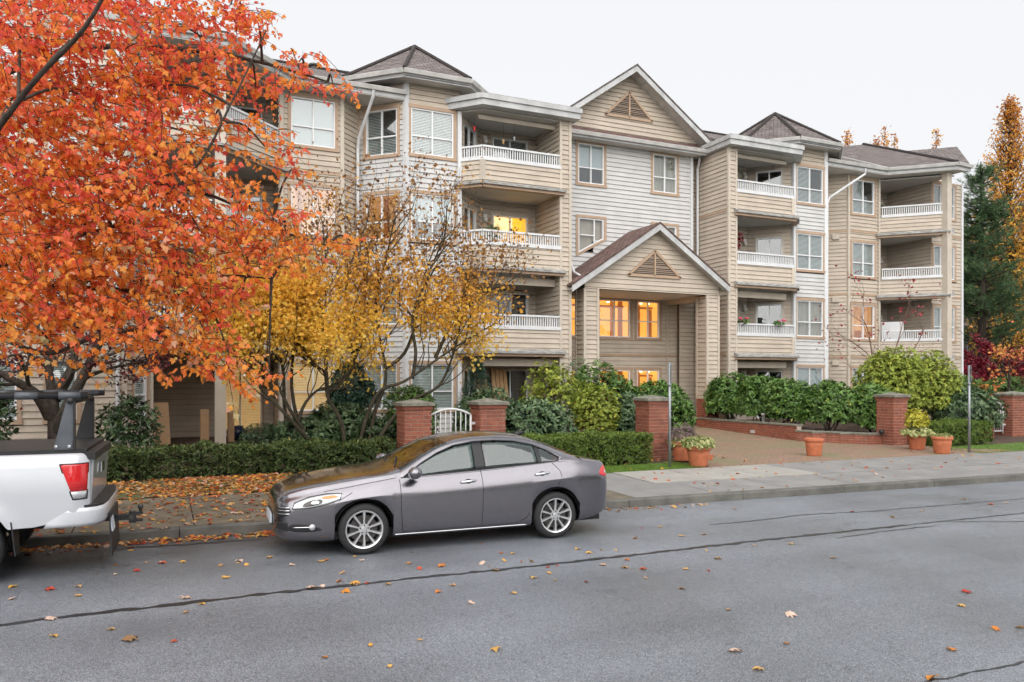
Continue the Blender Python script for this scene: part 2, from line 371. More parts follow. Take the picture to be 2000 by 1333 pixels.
strip(mb, [(4.3, 3.96), (5.15, 3.91), (6.2, 3.86), (9, 3.75)], .025, .004, .015)
strip(mb, [(-1.6, 11.45), (1.3, 11.22)], .07, .004, .03)
tag(mb.build('road_seams', M['tar']), kind='structure')
# terrain behind the kerb
YS = [0, .001, .5, 1, 1.6, 2.2, 2.75, 3.5, 4.5, 5.5, 7, 8.5, 10, 11.5, 13, 18, 30, 60]
mb = MB()
for a, b in zip(XS, XS[1:]):
    for p, q in zip(YS, YS[1:]):
        P = lambda x, o: (x, kerbY(x) + .12 + o, gz(x, kerbY(x) + .12 + o) - .03)
        mb.face([P(a, p), P(b, p), P(b, q), P(a, q)])
tag(mb.build('garden_soil', M['soil']), kind='structure')
# kerb stones
kerb = empty('kerb'); tag(kerb, kind='structure')
x = -14.2
while x < 44:
    L = 2.4 if x < 20 else 6
    a, b = x + .006, x + L - .006; mb = MB(); ya, yb = kerbY(a), kerbY(b)
    prof = [(0, -.05), (.012, .118), (.03, .138), (.15, .142), (.15, -.05)]
    n = len(prof)
    va = [(a, ya + o, z) for o, z in prof]; vb = [(b, yb + o, z) for o, z in prof]
    for i in range(n - 1): mb.face([va[i], vb[i], vb[i + 1], va[i + 1]])
    mb.face(va[::-1]); mb.face(vb); mb.build('kerb_stone', M['kerb'], kerb); x += L
# pavement slabs
def slab_row(parent, x0, x1, step, o0, o1fun, m, dz=0):
    x = x0
    while x < x1 - .01:
        a, b = x + .008, min(x1, x + step) - .008; mb = MB()
        q = []
        for xx in (a, b):
            for yy in (kerbY(xx) + o0, o1fun(xx)): q.append((xx, yy, gz(xx, yy) + dz))
        p00, p01, p10, p11 = q
        lo = lambda p: (p[0], p[1], p[2] - .08)
        mb.hexa([lo(p00), lo(p10), lo(p11), lo(p01), p00, p10, p11, p01]); mb.build('paving_slab', m, parent); x += step
pav = empty('pavement'); tag(pav, kind='structure')
half = lambda x: (kerbY(x) + .16 + lawnY(x)) / 2
slab_row(pav, -12, 7.6, 1.55, .158, lambda x: half(x) - .006, M['mossy'])
slab_row(pav, -12, 7.6, 1.55, .16 + (14.6 - 11.8 - .16) / 2 + .0, lawnY, M['mossy'])
slab_row(pav, 7.6, 44, 1.7, .158, lambda x: half(x) - .006, M['concrete'])
slab_row(pav, 7.6, 8.9, 1.3, 1.50, lawnY, M['concrete'])
slab_row(pav, 8.9, 13.1, 1.4, 1.50, lambda x: lawnY(x) - .0, M['pale_concrete'], .012)
slab_row(pav, 13.1, 20.4, 1.7, 1.50, lawnY, M['concrete'], .012)
slab_row(pav, 20.4, 44, 1.7, 1.50, lambda x: lawnY(x) - .0, M['concrete'])
# entrance court
def sheet(name, poly, m, dz, nx=8):
    """sheet over the sloping ground, poly given as left edge/right edge x per y"""
    mb = MB()
    for (ya, la, ra), (yb, lb, rb) in zip(poly, poly[1:]):
        for i in range(nx):
            P = lambda l, r, y, k: (l + (r - l) * k / nx, y, gz(l + (r - l) * k / nx, y) + dz)
            mb.face([P(la, ra, ya, i), P(la, ra, ya, i + 1), P(lb, rb, yb, i + 1), P(lb, rb, yb, i)])
    return tag(mb.build(name, m), kind='structure')
sheet('entrance_court', [(13.85, 11.5, 22.2), (14.25, 11.5, 22.2), (15.0, 11.75, 21.2), (16.2, 11.9, 20.9), (17, 12.9, 20.2), (18.2, 13.2, 18.6), (20, 13.2, 18.05), (22.3, 13.0, 18.0), (25.6, 12.9, 19.2)], M['pavers'], .006, 10)

# ------------------------------------------------------------------ the apartment building
BL = Vector((16.05, 24.0, 0.45)); AX = 32.10      # mirror: x' = AX - x
bld = empty('apartment_building', BL, 0, 'four-storey beige and white clapboard apartment block with gabled entrance and balconies', 'apartment building')
def B(mb, name, m, parent=None, smooth=False):
    return mb.build(name, m, parent or bld, smooth, BL)
FL = [.55, 3.285, 6.02, 8.755]; EXPO = .165; Z0 = .30
BOARDS = []
def cut(a0, a1, holes):
    segs = [(a0, a1)]
    for h0, h1 in holes:
        ns = []
        for s0, s1 in segs:
            if h1 <= s0 or h0 >= s1: ns.append((s0, s1)); continue
            if h0 > s0: ns.append((s0, h0))
            if h1 < s1: ns.append((h1, s1))
        segs = ns
    return [q for q in segs if q[1] - q[0] > .03]
WALLS = MB()
def wall(fr, z0, z1, holes=(), color='beige', prio=0, a0=0, a1=None, clip=None, backing=True):
    """holes (a0,a1,z0,z1); clip(z)->(a0,a1) narrows a gable"""
    a1 = fr.L if a1 is None else a1
    if backing and clip is None:
        zs = sorted({z0, z1, *[z for h in holes for z in h[2:4] if z0 < z < z1]})
        for p, q in zip(zs, zs[1:]):
            zm = (p + q) / 2
            for s0, s1 in cut(a0, a1, [(h[0], h[1]) for h in holes if h[2] < zm < h[3]]): fr.box(WALLS, s0, s1, p, q, -.14, -.012)
    k = int((z0 - Z0) / EXPO) - 1
    while Z0 + k * EXPO < z1:
        p, q = max(z0, Z0 + k * EXPO), min(z1, Z0 + (k + 1) * EXPO); k += 1
        if q - p < .02: continue
        zm = (p + q) / 2; e0, e1 = a0, a1
        if clip:
            e0, e1 = clip(zm)
            if e1 - e0 < .05: continue
            fr.box(WALLS, e0, e1, p, q, -.14, -.012)
        col = color(zm) if callable(color) else color
        for s0, s1 in cut(e0, e1, [(h[0], h[1]) for h in holes if h[2] < zm < h[3]]): BOARDS.append((prio, fr, s0, s1, p, q, col))
TRIM = {}
def trim(fr, a0, a1, z0, z1, o0, o1, m, name):
    mb = MB(); fr.box(mb, a0, a1, z0, z1, o0, o1); return B(mb, name, M[m])
def slats(fr, a0, a1, z0, z1, o, mb, pitch=.05, tilt=.018):
    z = z0 + .02
    while z < z1 - .01:
        mb.face([fr.P(a0, z, o + tilt), fr.P(a1, z, o + tilt), fr.P(a1, z + pitch * .72, o - tilt), fr.P(a0, z + pitch * .72, o - tilt)]); z += pitch
def window(fr, a0, a1, z0, z1, kind='blind', cols=2, split=.40, name='window', tr=.10, door=False, trimmat='tan', lower=0.):
    """a0..z1 is the outer edge of the casing"""
    mb = MB()
    fr.box(mb, a0 - .02, a1 + .02, z1 - tr - .01, z1, -.03, .055); fr.box(mb, a0 - .02, a1 + .02, z0, z0 + tr, -.03, .06)
    fr.box(mb, a0, a0 + tr, z0 + tr, z1 - tr - .01, -.03, .045); fr.box(mb, a1 - tr, a1, z0 + tr, z1 - tr - .01, -.03, .045)
    root = B(mb, name, M[trimmat])
    b0, b1, y0, y1 = a0 + tr, a1 - tr, z0 + tr, z1 - tr - .01; fw = .045
    mb = MB()
    fr.box(mb, b0, b1, y0, y0 + fw, -.07, .02); fr.box(mb, b0, b1, y1 - fw, y1, -.07, .02)
    fr.box(mb, b0, b0 + fw, y0 + fw, y1 - fw, -.07, .02); fr.box(mb, b1 - fw, b1, y0 + fw, y1 - fw, -.07, .02)
    ys = [y0 + fw, y1 - fw]
    if split: ym = y0 + (y1 - y0) * split; ys = [y0 + fw, ym, y1 - fw]
    xs = [b0 + fw + (b1 - b0 - 2 * fw) * i / cols for i in range(cols + 1)]
    for xm in xs[1:-1]: fr.box(mb, xm - .022, xm + .022, y0 + fw, y1 - fw, -.06, .014)
    if split:
        for p, q in zip(xs, xs[1:]): fr.box(mb, p + (.022 if p != xs[0] else 0), q - (.022 if q != xs[-1] else 0), ym - .02, ym + .02, -.06, .013)
    B(mb, 'frame', M['vinyl'], root)
    for p, q in zip(xs, xs[1:]):
        for u, w in zip(ys, ys[1:]):
            mb = MB(); fr.box(mb, p + .01, q - .01, u + .01, w - .01, -.034, -.03); B(mb, 'pane', M['glass'], root)
    i0, i1, j0, j1 = b0 + .02, b1 - .02, y0 + .02, y1 - .02
    if kind in ('blind', 'blind_warm'):
        mb = MB(); slats(fr, i0, i1, j0 + lower, j1, -.07, mb); B(mb, 'blind', M[kind], root)
    elif kind == 'half':
        mb = MB(); slats(fr, i0, (i0 + i1) / 2, j0, j1, -.07, mb); slats(fr, (i0 + i1) / 2, i1, j0, j0 + (j1 - j0) * .42, -.07, mb); B(mb, 'blind', M['blind'], root)
    elif kind == 'shade':
        mb = MB(); fr.box(mb, i0, i1, j0 + lower, j1, -.085, -.075); B(mb, 'shade', M['shade'], root)
    elif kind == 'curtain':
        mb = MB(); k = 14
        for i in range(k):
            u, w = i0 + (i1 - i0) * i / k, i0 + (i1 - i0) * (i + 1) / k; o = -.11 - .04 * (i % 2); o2 = -.11 - .04 * ((i + 1) % 2)
            mb.face([fr.P(u, j0, o), fr.P(w, j0, o2), fr.P(w, j1, o2), fr.P(u, j1, o)])
        B(mb, 'curtain', M['curtain'], root)
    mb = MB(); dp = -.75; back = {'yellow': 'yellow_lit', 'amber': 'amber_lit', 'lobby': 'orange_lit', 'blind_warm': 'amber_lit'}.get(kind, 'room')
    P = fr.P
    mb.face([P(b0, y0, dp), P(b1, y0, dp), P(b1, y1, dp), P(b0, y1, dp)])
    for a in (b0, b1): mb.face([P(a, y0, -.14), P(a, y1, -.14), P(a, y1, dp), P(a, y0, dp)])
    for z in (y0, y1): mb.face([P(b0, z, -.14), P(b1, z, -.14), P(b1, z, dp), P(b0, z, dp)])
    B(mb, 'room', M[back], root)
    if kind == 'amber':
        mb = MB(); fr.box(mb, b0 + .3, b0 + .42, y0, y1, dp + .02, dp + .12); fr.box(mb, b1 - .35, b1 - .1, y0, y0 + .4, dp + .02, dp + .3); B(mb, 'furniture', M['wood_post'], root)
    return root
def hole(a0, a1, z0, z1, e=.02): return (a0 + e, a1 - e, z0 + e, z1 - e)
def side(p, q, s):
    return Fr(p, q) if s == 0 else Fr((AX - q[0], q[1]), (AX - p[0], p[1]))
def ab(fr, s, a0, a1): return (a0, a1) if s == 0 else (fr.L - a1, fr.L - a0)
def mxx(x, s): return x if s == 0 else AX - x
def railing(fr, a0, a1, zf, s=0, name='railing'):
    """white rail above the clapboard guard of a balcony, floor at zf"""
    mb = MB()
    fr.box(mb, a0, a1, zf + .60, zf + .72, -.10, .05)
    fr.box(mb, a0, a1, zf + 1.03, zf + 1.09, -.08, .02)
    root = B(mb, name, M['white'])
    mb = MB(); n = max(2, int((a1 - a0) / .085))
    for i in range(n):
        a = a0 + (i + .5) * (a1 - a0) / n; fr.box(mb, a - .019, a + .019, zf + .72, zf + 1.03, -.045, -.012)
    tag(B(mb, 'balusters', M['white'], root), kind='stuff')
    return root
def awning(fr, a0, a1, zf, out=.24):
    """weathered sloping flashing at a floor line"""
    P = fr.P; mb = MB(); z = zf - .04
    pr = [(0, z), (out, z - .10), (out, z - .17), (.02, z - .17), (0, z - .2)]
    va = [P(a0, h, o) for o, h in pr]; vb = [P(a1, h, o) for o, h in pr]
    for i in range(len(pr) - 1): mb.face([va[i], va[i + 1], vb[i + 1], vb[i]])
    mb.face(va); mb.face(vb[::-1]); B(mb, 'flashing', M['flash'])
    trim(fr, a0 + .02, a1 - .02, zf - .30, zf - .215, -.06, out - .09, 'tan', 'awning_board')
def corner_post(x, y, z0, z1, w=.11, m='cream', rz=0):
    mb = MB(); c, s_ = math.cos(rz), math.sin(rz); h = w / 2
    pts = [(x + c * u - s_ * v, y + s_ * u + c * v) for u, v in ((-h, -h), (h, -h), (h, h), (-h, h))]
    mb.prism(pts, z0, z1); return B(mb, 'corner_board', M[m])
def lamp(fr, a, z, box=True):
    mb = MB(); fr.box(mb, a - .07, a + .07, z + .02, z + .16, .0, .10); o = B(mb, 'wall_lamp', M['lamp_glass'])
    mb = MB(); c = Vector(fr.P(a, z - .04, .12)); mb.lathe([(0, .08), (.06, .07), (.085, .0), (.06, -.07), (0, -.09)], 12, c)
    B(mb, 'lamp_globe', M['lamp_glass'], o, True)
def uvface(mb, pts, m=0):
    p = [Vector(q) for q in pts]; n = (p[1] - p[0]).cross(p[2] - p[1]).normalized()
    if n.z < 0: p.reverse(); n = -n
    u = Vector((0, 0, 1)).cross(n); u = u.normalized() if u.length > 1e-4 else Vector((1, 0, 0)); v = n.cross(u)
    mb.face(p, m, [(q.dot(u), q.dot(v)) for q in p])
def uproof(name, polys, m='roof', parent=None, th=.05):
    mb = MB()
    for p in polys:
        uvface(mb, p)
        mb.face([Vector(q) - Vector((0, 0, th)) for q in p])
        for a, b in zip(p, list(p[1:]) + [p[0]]):
            a, b = Vector(a), Vector(b); d = Vector((0, 0, th)); mb.face([a, b, b - d, a - d])
    return B(mb, name, M[m], parent)
def eave(p, q, z, out=.0, fh=.20, gut=True):
    """white fascia with a gutter along an eave from p to q (seen from outside left to right)"""
    fr = Fr(p, q); mb = MB(); fr.box(mb, -.01, fr.L + .01, z - fh, z - .03, -.04, 0); f = B(mb, 'fascia', M['fascia'])
    if gut:
        mb = MB(); P = fr.P; pr = [(0.003, z - .13), (.09, z - .13), (.12, z - .02), (.12, z), (.10, z), (.08, z - .10), (.003, z - .10)]
        va = [P(-.02, h, o) for o, h in pr]; vb = [P(fr.L + .02, h, o) for o, h in pr]
        for i in range(len(pr) - 1): mb.face([va[i], va[i + 1], vb[i + 1], vb[i]])
        mb.face(va); mb.face(vb[::-1]); B(mb, 'gutter', M['gutter'], f)
WZ = lambda F: (F + .60, F + 2.28)

# ---- central block: white wall, gable, pent roof
YW = 24.66; fr = Fr((13.3, YW), (19.0, YW)); c0 = 16.05 - 13.3
wl_, wr_ = (.45, 1.75), (3.75, 5.05)
z0, z1 = WZ(FL[3]); hs = [hole(*wl_, z0, z1), hole(*wr_, z0, z1)]
PEN = [(.45, 8.28), (1.75, 8.28), (1.75, 7.42), (.45, 6.72)]
hs2 = [(.47, 1.73, 7.35, 8.26), (.47, 1.2, 6.95, 7.35), (3.77, 5.03, 7.35, 8.26), (4.3, 5.03, 6.95, 7.35)]
wall(fr, 5.55, 11.2, hs + hs2, 'white_siding', 9)
window(fr, *wl_, z0, z1, 'shade', lower=.62); window(fr, *wr_, z0, z1, 'curtain', lower=0)
def pent_window(flip):
    q = [(a if not flip else fr.L - a - .2, z) for a, z in PEN]
    if flip: q = q[::-1]
    ca = sum(a for a, z in q) / 4; cz = sum(z for a, z in q) / 4
    def ring(o0, o1, s0, s1, m, name, parent):
        mb = MB(); A = [(ca + (a - ca) * s0, cz + (z - cz) * s0) for a, z in q]; C = [(ca + (a - ca) * s1, cz + (z - cz) * s1) for a, z in q]
        for i in range(4):
            j = (i + 1) % 4; P = fr.P
            mb.hexa([P(*A[i], o0), P(*A[j], o0), P(*C[j], o0), P(*C[i], o0), P(*A[i], o1), P(*A[j], o1), P(*C[j], o1), P(*C[i], o1)])
        return B(mb, name, M[m], parent)
    r = ring(-.03, .05, 1.0, .84, 'tan', 'window', None); ring(-.07, .02, .84, .76, 'vinyl', 'frame', r)
    mb = MB(); fr.box(mb, ca + .12, ca + .165, cz - .42, cz + .55, -.06, .014); fr.box(mb, ca - .45, ca + .119, cz - .14, cz - .10, -.06, .013); B(mb, 'mullion', M['vinyl'], r)
    s = .77; mb = MB(); mb.face([fr.P(ca + (a - ca) * s, cz + (z - cz) * s, -.03) for a, z in q[::-1]]); B(mb, 'pane', M['glass'], r)
    s = .84; mb = MB(); mb.face([fr.P(ca + (a - ca) * s, cz + (z - cz) * s, -.12) for a, z in q[::-1]]); B(mb, 'shade', M['curtain'], r)
pent_window(False); pent_window(True)
trim(fr, -.02, .1, 5.5, 11.2, -.1, .06, 'white', 'corner_board'); trim(fr, fr.L - .1, fr.L + .02, 5.5, 11.2, -.1, .06, 'white', 'corner_board')
GS = .70; GA = 13.86; GY = 24.06
def gclip(z): w = (GA + .003 - z) / GS; return (c0 - min(w, 3.3), c0 + min(w, 3.3))
wall(fr, 11.2, GA - .05, (), 'beige', 8, clip=gclip)
def louvre_vent(fr, ca, z0, w, h, parent_name='gable_vent'):
    mb = MB(); P = fr.P
    A, Bq, C = (ca - w, z0), (ca + w, z0), (ca, z0 + h)
    for p, q in ((A, Bq), (Bq, C), (C, A)): mb.bar(P(*p, .05), P(*q, .05), .09, .06, 0, up=tuple(fr.n))
    mb.bar(P(ca, z0, .055), P(ca, z0 + h, .055), .06, .05, 0, up=tuple(fr.n)); r = B(mb, parent_name, M['tan'])
    mb = MB(); n = int(h / .065)
    for i in range(n):
        z = z0 + .03 + i * h / n; ww = w * (1 - (z - z0) / h) - .03
        if ww > .03: mb.hexa([P(ca - ww, z, .06), P(ca + ww, z, .06), P(ca + ww, z + .035, .02), P(ca - ww, z + .035, .02), P(ca - ww, z + .012, .06), P(ca + ww, z + .012, .06), P(ca + ww, z + .047, .02), P(ca - ww, z + .047, .02)])
    tag(B(mb, 'louvre_slats', M['louvre'], r), kind='stuff')
    mb = MB(); mb.face([P(A[0], A[1], .026), P(Bq[0], Bq[1], .026), P(C[0], C[1], .026)]); B(mb, 'vent_back', M['room'], r)
louvre_vent(fr, c0, 12.12, 1.05, .98)
# pent roof
uproof('pent_roof', [[(13.05, 24.12, 11.18), (19.25, 24.12, 11.18), (19.25, 24.64, 11.50), (13.05, 24.64, 11.50)]], 'roof_red')
eave((13.05, 24.14), (19.3, 24.14), 11.17)
mb = MB(); mb.box(13.1, 19.2, 24.16, 24.62, 10.99, 11.02); B(mb, 'soffit', M['soffit'])
def gable_roof(xc, ya, yb, za, slope, wl, wr, m, fh, name):
    """roof slabs plus white barge boards on the front (ya)"""
    L = [(xc - wl, ya, za - wl * slope), (xc, ya, za), (xc, yb, za), (xc - wl, yb, za - wl * slope)]
    Rr = [(xc, ya, za), (xc + wr, ya, za - wr * slope), (xc + wr, yb, za - wr * slope), (xc, yb, za)]
    r = uproof(name, [L, Rr], m, None, .06)
    for s, w in ((-1, wl), (1, wr)):
        mb = MB(); z = lambda d: za - .07 - d * slope
        q = [(xc, z(0)), (xc + s * w, z(w)), (xc + s * w, z(w) - fh), (xc, z(0) - fh)]
        mb.hexa([(x, ya + .02, zz) for x, zz in q] + [(x, ya + .07, zz) for x, zz in q]); B(mb, 'barge_board', M['fascia'], r)
        mb = MB(); q = [(xc, z(0) - .005), (xc + s * w, z(w) - .005), (xc + s * w, z(w) - .03), (xc, z(0) - .03)]
        n = 14
        for i in range(n):        # soffit boards under the overhang
            d0, d1 = w * i / n + .006, w * (i + 1) / n - .006
            mb.hexa([(xc + s * d0, ya + .072, z(d0) - .13), (xc + s * d1, ya + .072, z(d1) - .13), (xc + s * d1, ya + .60, z(d1) - .13), (xc + s * d0, ya + .60, z(d0) - .13),
                     (xc + s * d0, ya + .072, z(d0) - .11), (xc + s * d1, ya + .072, z(d1) - .11), (xc + s * d1, ya + .60, z(d1) - .11), (xc + s * d0, ya + .60, z(d0) - .11)])
        B(mb, 'soffit', M['soffit'], r)
    return r
gable_roof(16.05, GY, 31.0, GA + .12, GS, 3.5, 3.55, 'roof', .21, 'gable_roof')
# recessed strips beside the white wall
for s in (0, 1):
    f2 = side((12.63, 25.0), (13.45, 25.0), s); wall(f2, .4, 11.2, (), 'beige', 0)
    f3 = Fr((13.3, 25.6), (13.3, YW)) if s == 0 else Fr((18.8, YW), (18.8, 25.6))
    if s == 0: wall(f3, 5.4, 11.3, (), 'white_siding', 0)

# ---- entrance porch
YP = 23.0; px0, px1 = 13.18, 18.93; pf = Fr((px0, YP), (px1, YP)); pc = 16.05 - px0; PA = 7.70; PS = .665
pclip = lambda z: (max(0, pc - (PA + .003 - z) / PS), min(pf.L, pc + (PA + .003 - z) / PS))
wall(pf, 5.36, PA - .05, (), 'beige', 9, clip=pclip)
louvre_vent(pf, pc, 5.92, 1.12, .92)
for a in (0, pf.L - .52):
    x0 = px0 + a; x1 = x0 + .52
    col = lambda z: 'beige'
    for p, q, pr in (((x0, YP), (x1, YP), 9), ((x0, YP + .56), (x0, YP), 8), ((x1, YP), (x1, YP + .56), 0), ((x1, YP + .56), (x0, YP + .56), 0)):
        wall(Fr(p, q), 1.55, 5.36, (), 'beige', pr)
    for x, y in ((x0, YP), (x1, YP), (x0, YP + .56), (x1, YP + .56)): corner_post(x, y, 1.56, 5.36, .09)
    # brick plinth
    mb = MB(); mb.box(x0 - .02, x1 + .02, YP - .02, YP + .58, .25, 1.50); pl = B(mb, 'brick_plinth', M['mortar'])
    for fq in (Fr((x0 - .02, YP - .02), (x1 + .02, YP - .02)), Fr((x0 - .02, YP + .58), (x0 - .02, YP - .02))):
        k = 0; z = .32
        while z < 1.45:
            st = -.11 if k % 2 else 0; a_ = st
            while a_ < fq.L:
                u, w = max(.0, a_ + .004), min(fq.L, a_ + .216)
                if w - u > .03: mb = MB(); fq.box(mb, u, w, z, z + .063, -.02, .012); B(mb, 'brick', M['brick'], pl)
                a_ += .222
            z += .073; k += 1
    mb = MB(); mb.box(x0 - .05, x1 + .05, YP - .05, YP + .61, 1.50, 1.555); B(mb, 'plinth_cap', M['cream'])
mb = MB(); mb.box(px0 + .05, px1 - .05, YP + .05, 25.6, 5.38, 5.42); B(mb, 'porch_ceiling', M['ceil'])
for x in (px0, px1 - .56): 
    mb = MB(); mb.box(x + .02, x + .54, YP + .57, 25.6, 5.20, 5.37); B(mb, 'porch_beam', M['cream'])
gable_roof(16.05, 22.6, YW + .0, PA + .12, PS, 3.55, 3.12, 'roof_red', .22, 'porch_roof')
# lobby wall under the porch
lf = Fr((12.7, 25.6), (18.5, 25.6)); ho = []
LW = [(1.1, 4.12), (4.24, 5.5)]
for F, h in ((FL[1], 2.15), (FL[0], 2.15)):
    for q in LW: ho.append(hole(q[0], q[1], F + .48 if F > 1 else F + .05, F + h))
wall(lf, .3, 5.4, ho, 'beige', 3)
for F in (FL[1], FL[0]):
    for i, q in enumerate(LW):
        zb = F + .48 if F > 1 else F + .05
        w = window(lf, q[0], q[1], zb, F + 2.15, 'lobby', 4 if i == 0 else 2, .45 if F > 1 else .62, 'lobby_window')
        mb = MB()
        for a in ((q[0] + .9, q[0] + 1.65, q[0] + 2.35, q[0] + 2.7) if i == 0 else (q[0] + .38, q[0] + .95)):
            lf.box(mb, a, a + .14, zb + .1, F + (2.05 if a % .3 > .1 else 1.75), -.55, -.40)
        lf.box(mb, q[0] + .4, q[1] - .12, F + 1.78, F + 1.86, -.56, -.41); B(mb, 'wood_frame', M['wood_post'], w)
        mb = MB()
        for a in (q[0] + .5, q[0] + .85) if i else (q[0] + 1.2, q[0] + 2.1): mb.lathe([(0, 0), (.06, 0), (.06, .03), (0, .03)], 10, lf.P(a, F + 1.96, -.3))
        B(mb, 'downlight', M['lamp_lit'], w)
trim(lf, 0, lf.L, 3.13, 3.22, -.02, .05, 'tan', 'belt_trim')
f4 = Fr((18.5, 25.6), (18.86, 25.24)); wall(f4, .3, 5.4, (), 'beige', 2); trim(f4, 0, f4.L, 3.13, 3.22, -.02, .05, 'tan', 'belt_trim')
f5 = Fr((18.86, 25.24), (19.6, 25.24)); wall(f5, .3, 5.4, (), 'beige', 2); trim(f5, 0, f5.L, 3.13, 3.22, -.02, .05, 'tan', 'belt_trim')
corner_post(18.5, 25.6, .3, 5.4, .09); corner_post(18.86, 25.24, .3, 5.4, .09)

# ---- balcony bays, towers and wings on both sides
TOP = 11.02
for s in (0, 1):
    X = lambda x: mxx(x, s)
    left = s == 0
    # bay: chamfer A-B, front B-C, outer side wall C-D
    cham = side((8.80, 23.67), (9.42, 23.05), s); front = side((9.42, 23.05), (12.63, 23.05), s)
    pier = ab(front, s, front.L - .36, front.L); gap = ab(front, s, 0, front.L - .36)
    wall(front, .35, TOP, (), 'beige', 6 if left else 4, pier[0], pier[1])
    sidew = Fr((12.63, 23.05), (12.63, 25.0)) if left else Fr((19.47, 25.0), (19.47, 23.05))
    wall(sidew, .35, TOP, (), 'beige', 0 if left else 7)
    inner = side((12.27, 23.2), (12.27, 24.95), s)
    inner = Fr((12.27, 24.95), (12.27, 23.1)) if left else Fr((19.83, 23.1), (19.83, 24.95))
    wall(inner, .4, TOP, (), 'beige', 5 if left else 0)
    back = side((10.08, 24.95), (12.27, 24.95), s); angl = side((8.80, 23.67), (10.08, 24.95), s)
    bd = ab(back, s, .42, 1.92); ad = ab(angl, s, .35, 1.5); ho = []; ha = []
    for F in FL: ho.append(hole(bd[0], bd[1], F + .02, F + 2.10)); ha.append(hole(ad[0], ad[1], F + .02, F + 2.10))
    wall(back, .4, TOP, ho, 'beige', 1); wall(angl, .4, TOP, ha, 'beige', 1)
    kinds = ['dark', 'screen', 'yellow', 'blind'] if left else ['blind', 'curtain', 'dark', 'shade']
    for F, k in zip(FL, kinds):
        window(back, bd[0], bd[1], F + .02, F + 2.10, k, 2, 0, 'sliding_door', .07, lower=.3 if k in ('blind', 'shade') else 0, trimmat='cream')
        window(angl, ad[0], ad[1], F + .02, F + 2.10, 'dark', 2, 0, 'sliding_door', .07, trimmat='cream')
        lamp(back, ab(back, s, .18, .18)[0], F + 1.85)
    for F in FL:
        if F > 1:
            wall(cham, F - .06, F + .60, (), 'beige', 6 if left else 0); wall(front, F - .06, F + .60, (), 'beige', 7, gap[0], gap[1])
            railing(cham, 0, cham.L, F); railing(front, gap[0], gap[1], F)
            bx, by = X(9.42), 23.05; corner_post(bx, by, F - .05, F + .60, .14, rz=R(22.5 if left else -22.5))
            awning(cham, -.03, cham.L + .05, F); awning(front, gap[0] - (.05 if left else .12), gap[1] + (.12 if left else .05), F)
            # slab with ceiling
            poly = [(X(8.80), 23.67), (X(9.42), 23.06), (X(12.62), 23.06), (X(12.62), 24.95), (X(10.08), 24.95)]
            if not left: poly = poly[::-1]
            mb = MB(); mb.prism(poly, F - .18, F - .02); B(mb, 'balcony_floor', M['slab'])
            inn = [(p[0], p[1]) for p in poly]; mb = MB(); mb.prism(inn, F - .24, F - .182); B(mb, 'balcony_ceiling', M['ceil'])
        else:
            pass
    # dropped beam behind the top opening and ceiling
    poly = [(X(8.80), 23.67), (X(9.42), 23.06), (X(12.62), 23.06), (X(12.62), 24.95), (X(10.08), 24.95)]
    if not left: poly = poly[::-1]
    mb = MB(); mb.prism(poly, 10.98, 11.02); B(mb, 'balcony_ceiling', M['ceil'])
    for F in (FL[3], FL[1] - 2.735, FL[1]):
        zb = F + 2.0
        trim(front, gap[0], gap[1], zb + (.05 if F > 8 else .12), zb + (.19 if F > 8 else .36), -.42, -.36, 'cream', 'beam')
    corner_post(X(8.82), 23.62, .4, 11.0, .13, 'white')
    if left: corner_post(12.63, 23.05, .35, TOP, .10); corner_post(12.28, 23.06, .35, TOP, .09, 'cream')
    else: corner_post(19.47, 23.05, .35, TOP, .10); corner_post(19.82, 23.06, .35, TOP, .09, 'cream')
    for F in FL[1:]: trim(sidew, 0, sidew.L, F - .14, F - .05, -.02, .045, 'tan', 'belt_trim')
    # flat bay roof: stepped white fascia
    o = .36
    pts = [(8.35, 23.75), (9.27, 22.69), (12.85, 22.69), (12.85, 25.2), (8.35, 25.2)]
    pts = [(X(x), y) for x, y in pts]
    if not left: pts = pts[::-1]
    mb = MB(); mb.prism(pts, 11.03, 11.22); fr_ = B(mb, 'parapet', M['fascia'])
    cx, cy = sum(p[0] for p in pts) / 5, sum(p[1] for p in pts) / 5
    mb = MB(); mb.prism([(p[0] + (.05 if p[0] > cx else -.05), p[1] + (-.05 if p[1] < 23.8 else 0)) for p in pts], 11.222, 11.37); B(mb, 'parapet_cap', M['fascia'], fr_)
    mb = MB(); mb.prism([(p[0] + (.03 if p[0] > cx else -.03), p[1] + (-.03 if p[1] < 23.8 else 0)) for p in pts], 11.372, 11.40); B(mb, 'parapet_flashing', M['flash'], fr_)
    # tower
    sw = side((5.79, 24.91), (7.03, 23.67), s); sf = side((7.03, 23.67), (8.80, 23.67), s)
    wa = ab(sf, s, .06, 1.70); wb = ab(sw, s, .20, 1.55)
    kS = ['blind', 'blind', 'shade', 'blind'] if left else ['shade', 'curtain', 'blind', 'half']
    kW = ['blind', 'blind', 'amber', 'half'] if left else ['blind'] * 4
    hS, hW = [], []
    for F in FL: z0, z1 = WZ(F); hS.append(hole(*wa, z0, z1)); hW.append(hole(*wb, z0, z1))
    tc = lambda z: 'white_siding' if z < 9.45 or (z < 10.6 and left) else 'beige'
    wall(sf, .4, 11.72, hS, tc, 9 if left else 5); wall(sw, .4, 11.72, hW, tc, 9 if left else 0)
    back_t = side((8.80, 23.67), (10.04, 24.91), s); wall(back_t, 11.0, 11.72, (), 'beige', 0)
    for F, k, k2 in zip(FL, kS, kW):
        z0, z1 = WZ(F); window(sf, *wa, z0, z1, k, lower=.55 if k == 'shade' and F < 7 else 0); window(sw, *wb, z0, z1, k2)
    corner_post(X(7.03), 23.67, .4, 11.72, .15, 'white', R(22.5 if left else -22.5))
